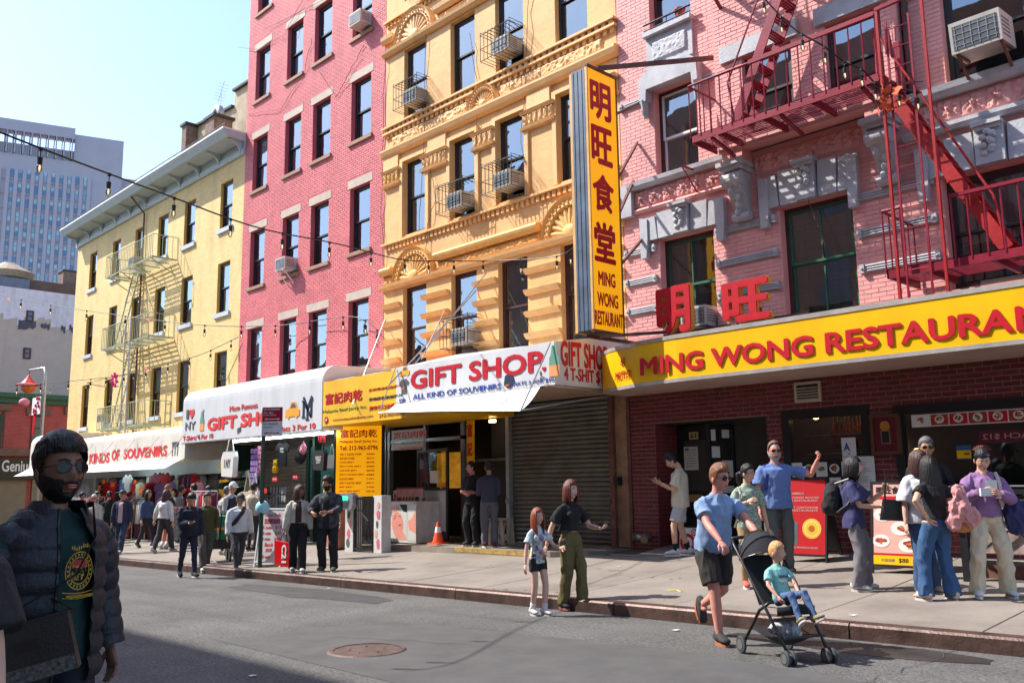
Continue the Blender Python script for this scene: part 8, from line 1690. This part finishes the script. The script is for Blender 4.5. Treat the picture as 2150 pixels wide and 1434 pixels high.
for k in range(14):
    x0, x1 = cx_-.07+.01*k, cx_-.06+.01*k; zz = lambda x: cz_-.095+1.6*(x-cx_)**2; b.add([chp(x0, zz(x0)), chp(x1, zz(x1)), chp(x1, zz(x1)+.003), chp(x0, zz(x0)+.003)], [(0, 1, 2, 3)]); b.add([chp(x0, zz(x0)-.022), chp(x1, zz(x1)-.022), chp(x1, zz(x1)-.019), chp(x0, zz(x0)-.019)], [(0, 1, 2, 3)])
b.obj('crest_print', yl, fg['root'], False)
b = MB(); b.add([chp(cx_-.038, cz_+.012), chp(cx_+.038, cz_+.012), chp(cx_+.03, cz_+.045), chp(cx_-.03, cz_+.045)], [(0, 1, 2, 3)]); b.obj('crest_print', cr_, fg['root'], False)
ct(fg, 'POLO RALPH LAUREN', .180, .149, .115, .013, yl, .05, -.03)
t = thing('crossbody_bag', 'dark brown crossbody bag with a patterned lower edge on the hip of the foreground man', 'bag', fx, R(12-90)); t.scale = (1.01, 1.01, 1.01); bl_ = mat('dark brown leather', (.03, .02, .018), .45, .15, 7, .15, 90)
Mb = Matrix.Translation(V((.2, .24, .93))) @ Matrix.Rotation(R(-38), 4, 'Z') @ Matrix.Rotation(R(14), 4, 'Y')
b = MB(); b.box(-.165, .165, -.045, .045, -.12, .1, 0, Mb); b.obj('bag', bl_, t, False); b = MB(); b.box(-.168, .168, .0455, .055, -.055, .1, 0, Mb); b.box(-.168, .168, -.05, .0455, .1005, .107, 0, Mb); b.obj('flap', bl_, t, False)
b = MB(); b.box(-.162, .162, .0455, .049, -.118, -.057, 0, Mb); b.obj('patterned_strip', mat('monogram canvas', (.035, .03, .026), .7, .55, 70, col2=(.12, .105, .09)), t, False); b = MB(); b.box(-.05, .04, .0555, .058, -.0, .04, 0, Mb); b.obj('leather_tag', mat('embossed leather', (.022, .015, .013), .4), t, False)
b = MB(); pA = Mb @ V((.17, 0, .11)); b.tube([pA, V((.02, .235, 1.2)), V((-.06, .23, 1.35)), V((-.12, .1, 1.49)), V((-.1, -.1, 1.46)), V((.1, -.22, 1.2)), Mb @ V((-.18, -.03, .1))], [(.014, .003)]*7, 6); b.obj('strap', M['black'], t, False); b = MB(); b.tube([pA, pA+V((-.01, 0, .05))], .006, 6); b.obj('buckle', M['steel'], t, False)
q = ray(-262, 1300); q = q/q.dot(FW)*1.75; ax_ = person('person in a black t-shirt cut off by the left edge of the picture', (q.x, q.y, gz(q.x, q.y)), 130, 1.76, dict(vox=.010, skin='pale', hair=HAIRB, tcol=BLK, sleeve=.42, ease=.03, pcol=BLK, bulk=1.1, RH=(.3, .05, .85), LH=(-.3, 0, .85)))

# ------------------------------------------------------------------ street furniture and boards
q = G(551, 1197); q = V((q.x, 9.25, sz(q.x, 9.25))); tpz = PY(551, 858, 9.25).z; px_ = PY(551, 1000, 9.25).x
t = thing('parking_sign', 'dark green sign pole with a dark red no standing plate above a white one', 'street sign', (px_, 9.25, sz(px_, 9.25)), R(46))
b = MB(); b.tube([(0, 0, 0), (0, 0, tpz-t.location.z)], .045, 8); b.obj('pole', M['polegreen'], t, False)
hz = tpz-t.location.z-.28; pr = mat('no standing red', (.30, .012, .03), .4); wpz = mat('plate white', (.62, .63, .66), .4)
b = MB(); b.box(-.02, .40, -.055, -.048, hz, hz+.3); o1 = b.obj('red_plate', pr, t, False); b = MB(); b.box(-.02, .40, -.055, -.048, hz-.3, hz-.004); b.obj('white_plate', wpz, t, False)
def PT(s_, x, z, w_, h_, m): o = T(s_, m, None, (x, -.056, z), XR, ZU, w_, h_, off=.02, th=.002); o.parent = t
PT('NO STANDING', .0, hz+.235, .34, .045, wpz); PT('7am - 8am', .0, hz+.165, .2, .04, wpz); PT('Except Sunday', .0, hz+.115, .27, .035, wpz); PT('NO PARKING', .0, hz-.07, .3, .04, M['sgrey']); PT('Anytime', .0, hz-.14, .2, .04, M['sgrey'])
for z, m_ in ((hz+.05, wpz), (hz-.24, pr)): b = MB(); b.prism([(0, 0), (.05, .022), (.05, .008), (.28, .008), (.28, .022), (.33, 0), (.28, -.022), (.28, -.008), (.05, -.008), (.05, -.022)], (.02, -.056, z), XR, ZU, (0, -.002, 0)); b.obj('arrow', m_, t, False)
def board(name, label, x, y, rz, w_, h_, m, feet=.12, leg=M['black'], lean=9):
    t = thing(name, label, 'sandwich board', (x, y, sz(x, y)), R(rz)); L = Matrix.Rotation(R(-lean), 4, 'X')
    b = MB(); b.box(-w_/2, w_/2, -.012, .012, feet, feet+h_, 0, L); b.obj('front_panel', m, t, False)
    b = MB()
    for (a, c, d, e) in ((-w_/2-.03, -w_/2, 0, feet+h_+.03), (w_/2, w_/2+.03, 0, feet+h_+.03), (-w_/2, w_/2, feet+h_, feet+h_+.03), (-w_/2, w_/2, feet-.03, feet)): b.box(a, c, -.02, .02, d, e, 0, L)
    b.obj('frame', leg, t, False); b = MB(); L2 = Matrix.Translation(V((0, (feet+h_)*math.sin(R(lean))*1.0*2*.5+.0, 0))); tp_z = (feet+h_)*math.cos(R(lean)); tp_y = (feet+h_)*math.sin(R(lean))
    for q in (-1, 1): b.bar((q*w_/2, tp_y, tp_z), (q*w_/2, tp_y*2+.25, 0), .03, .03)
    b.add([(-w_/2, tp_y*1.2+.05, tp_z*.9), (w_/2, tp_y*1.2+.05, tp_z*.9), (w_/2, tp_y*2+.2, .15), (-w_/2, tp_y*2+.2, .15)], [(0, 1, 2, 3)]); b.obj('back_panel', leg if leg is not M['white'] else m, t, False)
    return t, L
def bprint(t, L, poly, m, dy=0, name='print'): b = MB(); b.prism(poly, (0, 0, 0), XR, ZU, (0, -.0015, 0)); b.v = [tuple(L @ V((x, y-.0135-dy, z))) for x, y, z in b.v]; b.obj(name, m, t, False)
def btext(t, L, s_, x, z, w_, h_, m, off=.03): o = T(s_, m, None, (x, -.014, z), XR, ZU, w_, h_, off=off, th=.002); o.data.transform(L); o.parent = t
q = G(563, 1192); fbx = PY(563, 1100, 9.35).x
t, L = board('sandwich_board', 'white plastic A-frame board advertising foot rub prices at the kerb', fbx, 9.35, 22, .62, 1.05, mat('white board plastic', (.62, .61, .6), .4, .06, 4), leg=M['white'])
btext(t, L, 'Foot Rub', -.2, 1.02, .4, .08, M['sred2']); bprint(t, L, [(-.2, .88), (.2, .88), (.2, .98), (-.2, .98)], mat('pink massage print', (.5, .1, .13), .5, .6, 25))
for k, (a_, c_) in enumerate((('15 min', '$15'), ('20 min', '$25'), ('60 min', '$45'))): btext(t, L, a_, -.27, .77-.115*k, .27, .065, M['sred2']); btext(t, L, c_, .1, .77-.115*k, .16, .065, M['sred2'])
btext(t, L, 'Back', -.12, .42, .22, .07, M['sred2']); btext(t, L, '后背', -.08, .31, .16, .07, M['sred2']); btext(t, L, '30 min', -.2, .18, .26, .065, M['sred2'])
bq = PY(551, 1066, 9.3); t = thing('balloon', 'pale blue round balloon tied to the foot rub board', 'balloon', bq); b = MB(); b.ball((0, 0, 0), (.145, .145, .155), 22); b.obj('skin', mat('pale blue balloon', (.32, .62, .75), .3, .03), t, False, smooth=True); b = MB(); b.tube([(0, 0, -.15), (.02, 0, -.3)], .003, 4); b.ball((0, 0, -.16), .012, 6); b.obj('knot', M['white'], t, False)
rx_ = PY(1690, 1100, 12.75).x; t, L = board('sandwich_board', 'tall red A-frame poster of a roast meat restaurant with a round gold seal', rx_, 12.7, 4, .62, 1.12, mat('poster red', (.45, .012, .015), .4, .06, 3))
for k, (s_, z) in enumerate((('CHINESE ROASTED', .95), ('S RESTAURANT', .905), ('ST CANTONESE', .8), ('RESTAURANT', .755), ('THE PENINSULA ROAD', .2))): btext(t, L, s_, -.22, z, .42 if k else .44, .03, mat('pale pink print', (.6, .35, .33), .5), .01)
btext(t, L, '燒臘飯店', -.22, 1.01, .2, .035, mat('pale pink print', (.6, .35, .33), .5), .01)
gd = mat('gold seal print', (.75, .42, .04), .4)
for k, (r_, m_) in enumerate(((.15, gd), (.12, mat('pale gold', (.8, .55, .2), .4)), (.1, gd), (.05, mat('brown seal', (.4, .12, .02), .4)))): bprint(t, L, [(.1+r_*math.cos(a), .5+r_*math.sin(a)) for a in [2*math.pi*i/28 for i in range(28)]], m_, .001*k, 'seal_print')
bprint(t, L, [(-.25, .25), (-.12, .25), (-.12, .6), (-.25, .6)], M['sgrey'], 0, 'photo_print')
fx_ = PY(1882, 1100, 12.2).x; t, L = board('sandwich_board', 'pink menu board with dish photos and a yellow $88 strip between the standing women', fx_, 12.1, 2, .62, 1.08, mat('menu board pink', (.68, .36, .30), .45, .1, 4))
btext(t, L, '明旺食堂', -.26, 1.06, .42, .1, M['black'], .06); bprint(t, L, [(-.26, .99), (.12, .99), (.12, 1.03), (-.26, 1.03)], M['sred']); bprint(t, L, [(-.31, .12), (.31, .12), (.31, .24), (-.31, .24)], M['syel']); bprint(t, L, [(-.31, .24), (.31, .24), (.31, .27), (-.31, .27)], M['sred']); btext(t, L, '$88', .03, .145, .13, .065, M['black'], .05); btext(t, L, '明爐燒臘', -.2, .155, .18, .045, M['sgrey'], .01)
for k, (cx, cz, r_) in enumerate(((-.17, .78, .13), (.1, .87, .12), (.06, .6, .13), (-.2, .43, .12), (.16, .38, .13), (.24, .7, .08))):
    E_ = [2*math.pi*i/20 for i in range(20)]; bprint(t, L, [(cx+r_*math.cos(a), cz+r_*.72*math.sin(a)) for a in E_], plate, .001, 'plate_print'); rnd = random.Random(k)
    for j in range(9): a, g_ = rnd.uniform(0, 6.3), r_*.5*rnd.random(); s_ = r_*rnd.uniform(.18, .34); bprint(t, L, [(cx+g_*math.cos(a)+s_*math.cos(2*math.pi*i/7), cz+g_*.7*math.sin(a)+s_*.6*math.sin(2*math.pi*i/7)) for i in range(7)], foodm[rnd.choice((1, 1, 0, 2 if k == 0 else 1, 3))], .002+.0004*j, 'food_print')
# railing of the cellar stair at the right edge
t = thing('area_railing', 'black iron railing with cross braces and a poster around the cellar stair at the right', 'railing', (-3.6, 11.75, .3)); zr = sz(-3.6, 11.7)
b = MB(); Yr = 11.8; xr0 = PY(2012, 1100, Yr).x
for x in (xr0, xr0+1.1, xr0+2.2): b.box(x, x+.09, Yr, Yr+.09, zr-.1, zr+1.12)
b.box(xr0, 0, Yr+.02, Yr+.06, zr+1.06, zr+1.12); b.box(xr0, 0, Yr+.02, Yr+.06, zr+.22, zr+.27)
for x in (xr0+.1, xr0+1.2): b.bar((x, Yr+.04, zr+.27), (x+1.0, Yr+.04, zr+1.05), .025, .025); b.bar((x, Yr+.04, zr+1.05), (x+1.0, Yr+.04, zr+.27), .025, .025)
b.tube([(xr0, Yr+.05, zr+1.15), (0, Yr+.05, zr+1.15)], .02, 6); b.obj('frame', M['black'], t)
b = MB(); b.box(xr0+.12, xr0+1.0, Yr+.1, Yr+.11, zr+.35, zr+1.0); b.obj('poster', mat('faded food poster', (.42, .3, .26), .5, .6, 7), t); b = MB(); b.box(xr0+.05, 0, Yr+.3, Yr+.6, zr-.1, zr+.2); b.obj('ledge', mat('rusty ledge', (.16, .07, .05), .8, .3, 5), t)
# ------------------------------------------------------------------ souvenir shops under the two awnings
sh2_ = thing('shopfront', 'open souvenir shopfront with a brown roller shutter under the white awning', 'shopfront', (-22.5, Y0, 0))
xs = lambda u, Y=Y0: PY(u, 1000, Y).x
b = MB(); b.add([(-26.6, Y0+.24, -.3), (-18.8, Y0+.24, -.3), (-18.8, Y0+.24, 2.95), (-26.6, Y0+.24, 2.95)], [(0, 1, 2, 3)]); b.obj('interior', mat('dark brown shop back', (.14, .11, .1), .8, .4, 2), sh2_)
for k in range(28):
    z = -.1+k*.1; b = MB(); x0_, x1_ = xs(500), xs(640); b.add([(x0_, Y0+.16, z), (x1_, Y0+.16, z), (x1_, Y0+.12, z+.05), (x0_, Y0+.12, z+.05), (x1_, Y0+.16, z+.095), (x0_, Y0+.16, z+.095)], [(0, 1, 2, 3), (3, 2, 4, 5)]); b.obj('shutter_slat', mat('brown shutter', (.22, .19, .17), .5, .2, 3), sh2_)
b = MB(); b.box(-26.72, -26.1, Y0-.5, Y0+.2, -.4, 2.9); b.obj('pillar', brick_mat('yellow shop pillar', (.72, .38, .02), (.8, .8, .8), .22, .08), sh2_); b = MB(); b.box(-26.05, -25.9, Y0-.5, Y0+.2, -.4, 2.9); b.box(xs(702), xs(702)+.12, Y0-.7, Y0-.5, -.1, 3.0); b.box(xs(642), xs(648), Y0, Y0+.1, -.1, 2.9); b.obj('post', M['polegreen'], sh2_)
b = MB(); b.box(xs(648), xs(700), Y0+.05, Y0+.07, .3, 2.7); b.obj('display_case', mat('crowded green display', (.06, .24, .2), .3, .7, 20), sh2_)
sh3_ = thing('shopfront', 'row of open grey framed souvenir stalls under the long cream awning', 'shopfront', (-34, Y0, 0)); ga_ = mat('pale blue grey frame', (.36, .42, .44), .5, .1, 3)
b = MB(); b.add([(-42.8, Y0+.28, -.8), (-26.8, Y0+.28, -.8), (-26.8, Y0+.28, 2.5), (-42.8, Y0+.28, 2.5)], [(0, 1, 2, 3)]); b.obj('interior', mat('stall interior', (.22, .22, .22), .8, .6, 3), sh3_)
b = MB(); b.box(-42.8, -26.8, Y0-.1, Y0+.2, 2.05, 2.5)
for u in (205, 232, 270, 316, 352, 376, 418): x = xs(u); b.box(x-.12, x+.12, Y0-.1, Y0+.2, -.8, 2.05)
b.obj('frame', ga_, sh3_)
CL = dict(r=(.5, .01, .02), m=(.14, .01, .04), w=(.62, .61, .6), k=(.012, .012, .015), n=(.02, .03, .1), g=(.05, .09, .05), p=(.6, .2, .28), v=(.25, .15, .4), o=(.75, .16, .02), b=(.25, .17, .1), c=(.45, .4, .3), t=(.12, .3, .3), y=(.8, .5, .02), s=(.3, .32, .34), e=(.08, .2, .5))
CN = dict(r='red', m='maroon', w='white', k='black', n='navy', g='dark green', p='pink', v='violet', o='orange', b='brown', c='beige', t='teal', y='yellow', s='grey', e='blue')
GM = {}
def item(kind, c, u, v, Y, s_=1.0, where='under the white awning', txt=None):
    q = PY(u, v, Y); nm = dict(tote='tote_bag', tee='t_shirt', cap='cap', pack='backpack', tag='price_sign', dress='garment', case='phone_case_display', doll='plush_toy')[kind]; key = (kind, c)
    t = thing(nm, '%s %s %s' % (CN[c], nm.replace('_', ' '), where), nm.replace('_', ' ').split()[-1], q, 0, None); t.scale = (s_, s_, s_)
    if key not in GM:
        b = MB(); r_ = random.Random(len(GM))
        if kind == 'tote': b.prism([(-.22, -.45), (.2, -.47), (.24, -.1), (.18, 0), (-.18, 0), (-.25, -.12)], (0, 0, 0), XR, ZU, (0, .1, 0)); b.tube([(-.14, .05, 0), (-.02, .05, .38), (.02, .05, .38), (.14, .05, 0)], .013, 5)
        elif kind == 'tee': b.prism([(-.24, -.7), (.24, -.7), (.23, -.2), (.36, -.28), (.4, -.12), (.16, .03), (.08, -.02), (-.08, -.02), (-.16, .03), (-.4, -.12), (-.36, -.28), (-.23, -.2)], (0, 0, 0), XR, ZU, (0, .05, 0))
        elif kind == 'cap': b.ball((0, 0, 0), (.1, .11, .085), 12); b.prism([(.075*math.cos(a), .08+.09*math.sin(a)) for a in [math.pi*i/8 for i in range(9)]], (0, 0, -.02), XR, (0, -1, -.35), (0, 0, .01))
        elif kind == 'pack': b.ball((0, 0, 0), (.17, .12, .24), 12); b.ball((0, -.09, -.08), (.12, .07, .12), 10); b.tube([(-.06, 0, .22), (0, 0, .32), (.06, 0, .22)], .012, 5)
        elif kind == 'tag': b.box(-.13, .13, 0, .015, -.07, .07)
        elif kind == 'dress': b.tube([(0, 0, .0), (0, 0, -.08), (0, 0, -.4), (0, 0, -.75)], [(.03, .03), (.05, .16), (.055, .17), (.07, .2)], 10, ax=XR); b.tube([(0, -.15, -.05), (0, 0, .06), (0, .15, -.05)], .006, 4)
        elif kind == 'case':
            for i in range(4):
                for j in range(6): b.box(-.2+i*.1, -.2+i*.1+.07, -.02, 0, -.16*j-.13, -.16*j)
        elif kind == 'doll': b.ball((0, 0, 0), (.09, .07, .1), 10); b.ball((0, 0, .13), (.07, .06, .065), 10); b.ball((-.05, 0, .19), .028, 6); b.ball((.05, 0, .19), .028, 6)
        GM[key] = b.mesh(nm, cloth('goods '+CN[c], CL[c]), smooth=kind in ('cap', 'pack', 'dress', 'doll'))
    link(dict(tag='card', case='cases').get(kind, 'cloth'), GM[key], t, False)
    if txt: o = T(txt, M['white'] if c != 'w' else M['sgrey'], None, (-.12, -.003, -.3) if kind in ('tee', 'tote') else (-.1, -.003, -.03), XR, ZU, .24 if kind != 'tag' else .18, .16 if kind != 'tag' else .05, off=.03, th=.003); o.parent = t
    return t
ya = 11.75
for a in (('tote', 'w', 478, 948, 11.6, 1.5, 'hanging at the left end of the white awning', 'I NY'), ('case', 'v', 536, 942, 11.8, 1, 'hanging in a bunch left of the sign pole'), ('case', 'p', 548, 936, 12.1, .8, 'behind the violet bunch at the sign pole'), ('tee', 'k', 592, 930, 11.9, .85, 'hanging on display right of the sign pole', 'NEW\nYORK'),
          ('pack', 'k', 632, 955, 12, 1, 'hanging under the strip light'), ('pack', 'p', 637, 942, 11.7, .6, 'small and hanging in front of the black one'), ('tote', 'k', 669, 945, 11.7, 1.05, 'with city lettering right under the awning', 'NEWY\nYORK\nCITY'), ('tote', 'w', 694, 955, 12, .7, 'hanging by the green post'), ('tag', 'r', 675, 922, 11.8, 1.2, 'above the lettered bag'),
          ('tag', 'r', 577, 1005, 12, 1, 'over the postcard rack', '3 for 10'), ('tag', 'r', 620, 1000, 12, 1, 'right of the postcard rack', '3 for 10'), ('tag', 'r', 556, 1030, 11.9, .9, 'beside the postcard rack'), ('dress', 'y', 690, 1012, 11.6, .8, 'hanging near the price board'), ('case', 'k', 575, 1022, 12, 1.6, 'on a wire rack behind the balloon'), ('case', 's', 592, 1022, 12.2, 1.4, 'on a wire rack behind the couple'), ('case', 'b', 628, 1018, 12.2, 1.2, 'of key rings behind the couple'),
          ('tote', 'c', 515, 1032, 11.4, 1.3, 'stacked by the sign pole'), ('tote', 'w', 530, 1030, 11.5, 1.2, 'leaning on the beige one by the pole'), ('tote', 'k', 524, 1015, 11.8, .8, 'between two pale totes'), ('doll', 'y', 578, 985, 12, 1.2, 'pinwheel bright above the red tag')): item(*a)
rg = random.Random(12)
cc_ = 'kbppgskcgknsgbk'
for k in range(15): item('cap', cc_[k], 466+(k % 8)*11.5, 1000+(k//8)*20-(k % 8)*1.2, 12.4, 1.25, ['in the upper row of the cap rack', 'in the lower row of the cap rack'][k//8]+', %s' % ['leftmost', 'second', 'third', 'fourth', 'fifth', 'sixth', 'seventh', 'eighth'][k % 8])
def rack(x0, y, n, seq, label, z=1.55, dx=.13):
    z0 = sz(x0, y); t = thing('clothes_rack', label, 'clothes rack', (x0, y, z0)); L = n*dx; b = MB()
    for x in (0, L): b.tube([(x, 0, .08), (x, 0, z)], .014, 6); b.tube([(x, -.25, .06), (x, .25, .06)], .014, 6); b.ball((x, -.25, .04), .035, 8); b.ball((x, .25, .04), .035, 8)
    b.tube([(0, 0, z), (L, 0, z)], .014, 6); b.obj('frame', M['steel'], t, False)
    for k in range(n):
        c = seq[k % len(seq)]; q = item('dress', c, 500, 500, 10, 1, 'hanging %s on the rack %s' % (['first', 'second', 'third', 'fourth', 'fifth', 'sixth', 'seventh', 'eighth', 'ninth', 'tenth', 'eleventh', 'twelfth'][k % 12], label.split(' of ')[-1].split(' rack ')[-1])); q.location = (x0+dx*(k+.5), y, z0+z-.05); q.rotation_euler = (0, 0, rg.uniform(-.2, .2)); q['group'] = 'garments '+label
xq = PY(470, 1100, 11.3).x; rack(xq-2.0, 11.3, 12, 'mmkmnkmsmk', 'chrome rack of dark maroon garments at the yellow pillar'); xq = PY(395, 1100, 10.9).x; rack(xq-.2, 11.2, 6, 'wrwmrw', 'short rack of white and red garments behind the puffer man')
xq = PY(290, 1100, 11.4).x; rack(xq-1, 11.6, 8, 'cgsbkcws', 'low rack of muted garments behind the ginger man', 1.4); xq = PY(215, 1100, 11.6).x; rack(xq-1.5, 11.7, 10, 'orvrwvonrk', 'far rack of orange and violet garments by the quilted shoulder', 1.5)
W3 = 'under the cream awning'
for k in range(44):
    u = 205+k*4.9+rg.uniform(-3, 3); kd = rg.choice(['cap', 'tote', 'cap', 'dress', 'tag', 'tee', 'case', 'pack', 'doll', 'cap']); v = {'cap': rg.uniform(1020, 1052), 'tote': rg.uniform(1005, 1050), 'dress': 1012, 'tag': rg.uniform(998, 1035), 'tee': rg.uniform(990, 1020), 'case': rg.uniform(990, 1040), 'pack': rg.uniform(1000, 1050), 'doll': rg.uniform(1020, 1060)}[kd]
    c = rg.choice('rrwkkpogncsvwmter'); kd = 'cap' if kd == 'tag' and k > 30 else kd; i_ = item(kd, 'o' if kd == 'tag' else c, u, v, rg.uniform(12.1, 13.2), rg.uniform(.9, 1.3), (W3+(' high up' if v < 1016 else ' lower down')+' %s the %s column') % (['left of', 'right of'][k % 2], ['first', 'second', 'third', 'fourth', 'fifth', 'sixth', 'seventh'][min(6, int((u-195)/32))]))
for k in range(12): item('dress', 'vmnmvrmkvmnr'[k], 382+k*2.6, 1000-k*.4, 13.3, 1.0, 'scarf-like in the right window under the cream awning, %s' % ['first', 'second', 'third', 'fourth', 'fifth', 'sixth', 'seventh', 'eighth', 'ninth', 'tenth', 'eleventh', 'last'][k])
for k in range(5):
    x = -38.5+k*2.5; b = MB(); z = sz(x, 12.4); b.box(x, x+1.6, 12.1, 12.8, z, z+.85); t = b.obj('display_table', mat('draped stall table %d' % (k % 3), [(.1, .02, .03), (.2, .2, .22), (.05, .06, .12)][k % 3], .8, .5, 9)); tag(t, ['dark red', 'grey', 'navy'][k % 3]+' draped display table, '+['first', 'second', 'third', 'fourth', 'fifth'][k]+' from the far left under the cream awning', 'table')
for k, (u, v) in enumerate(((240, 985), (395, 962), (255, 978))):
    q = PY(u, v-8, 12); t = thing('strip_light', ['cool strip lamp under the left of the cream awning', 'short bright strip lamp at the right end of the cream awning', 'small lamp between the stalls'][k], 'strip light', q); b = MB(); b.box(-.7, .7, -.05, .05, -.03, .02); b.obj('tube', M['tube'], t, False)
# green delivery cart
q = at(447, 1180, dy=.1); t = thing('delivery_cart', 'green insulated delivery box with orange stripes on a black wheeled cart', 'cart', q, R(-20)); gb_ = cloth('green delivery box', (.01, .22, .10))
b = MB(); b.box(-.26, .3, -.22, .22, .5, 1.02); b.obj('box', gb_, t, False); b = MB(); b.box(-.265, .305, -.225, .225, .72, .78); b.box(-.1, .14, -.226, -.22, .9, .99); b.obj('stripe', mat('orange tape', (.8, .3, .02), .5), t, False)
b = MB(); b.box(-.3, .34, -.24, .24, .3, .49); b.bar((.3, 0, .3), (.55, 0, 1.1), .03, .03); b.obj('frame', M['black'], t, False)
for x in (-.25, .3):
    for y in (-.24, .24): b = MB(); b.tube([(x, y-.02, .12), (x, y+.02, .12)], .12, 16); b.obj('wheel', M['black'], t, False)
t = thing('paper_litter', 'scrap of yellow paper lying on the pavement near the father', 'litter', at(1418, 1242)); b = MB(); b.tube([(-.12, 0, .01), (0, .03, .02), (.1, -.02, .01), (.14, .03, .012)], .008, 5); b.obj('scrap', mat('yellow scrap', (.6, .5, .08), .7), t, False)
for k, (u, v, s_) in enumerate(((530, 1420, 0), (690, 1233, 0), (1418, 1320, 0), (1300, 1190, 1), (1916, 1225, 1), (1790, 1293, 1), (1080, 1150, 1))):
    q = at(u, v, bool(s_)); b = MB(); b.add([(q[0]-.04, q[1]-.02, q[2]+.012), (q[0]+.03, q[1]-.03, q[2]+.012), (q[0]+.05, q[1]+.02, q[2]+.02), (q[0]-.02, q[1]+.03, q[2]+.012)], [(0, 1, 2, 3)]); t = b.obj('paper_litter', paper); tag(t, 'small white paper scrap '+['at the bottom of the road left of the manhole', 'on the road by the bearded man', 'on the road behind the father', 'on the pavement near the shade edge', 'on the pavement left of the wide jeans', 'on the pavement above the stroller', 'near the concrete step'][k], 'litter')
mk = mat('dark pavement spot', (.12, .10, .085), .9); b = MB()
for k in range(300):
    x, y = rg.uniform(-22, -2), rg.uniform(9.1, 12.5); r_ = rg.uniform(.015, .04); b.add([(x+r_*math.cos(a), y+r_*math.sin(a), sz(x+r_*math.cos(a), y+r_*math.sin(a))+.0045) for a in [2*math.pi*i/6 for i in range(6)]], [tuple(range(6))])
b.obj('gum_spots', mk, kind='stuff')
S.collection.children.link(COL)
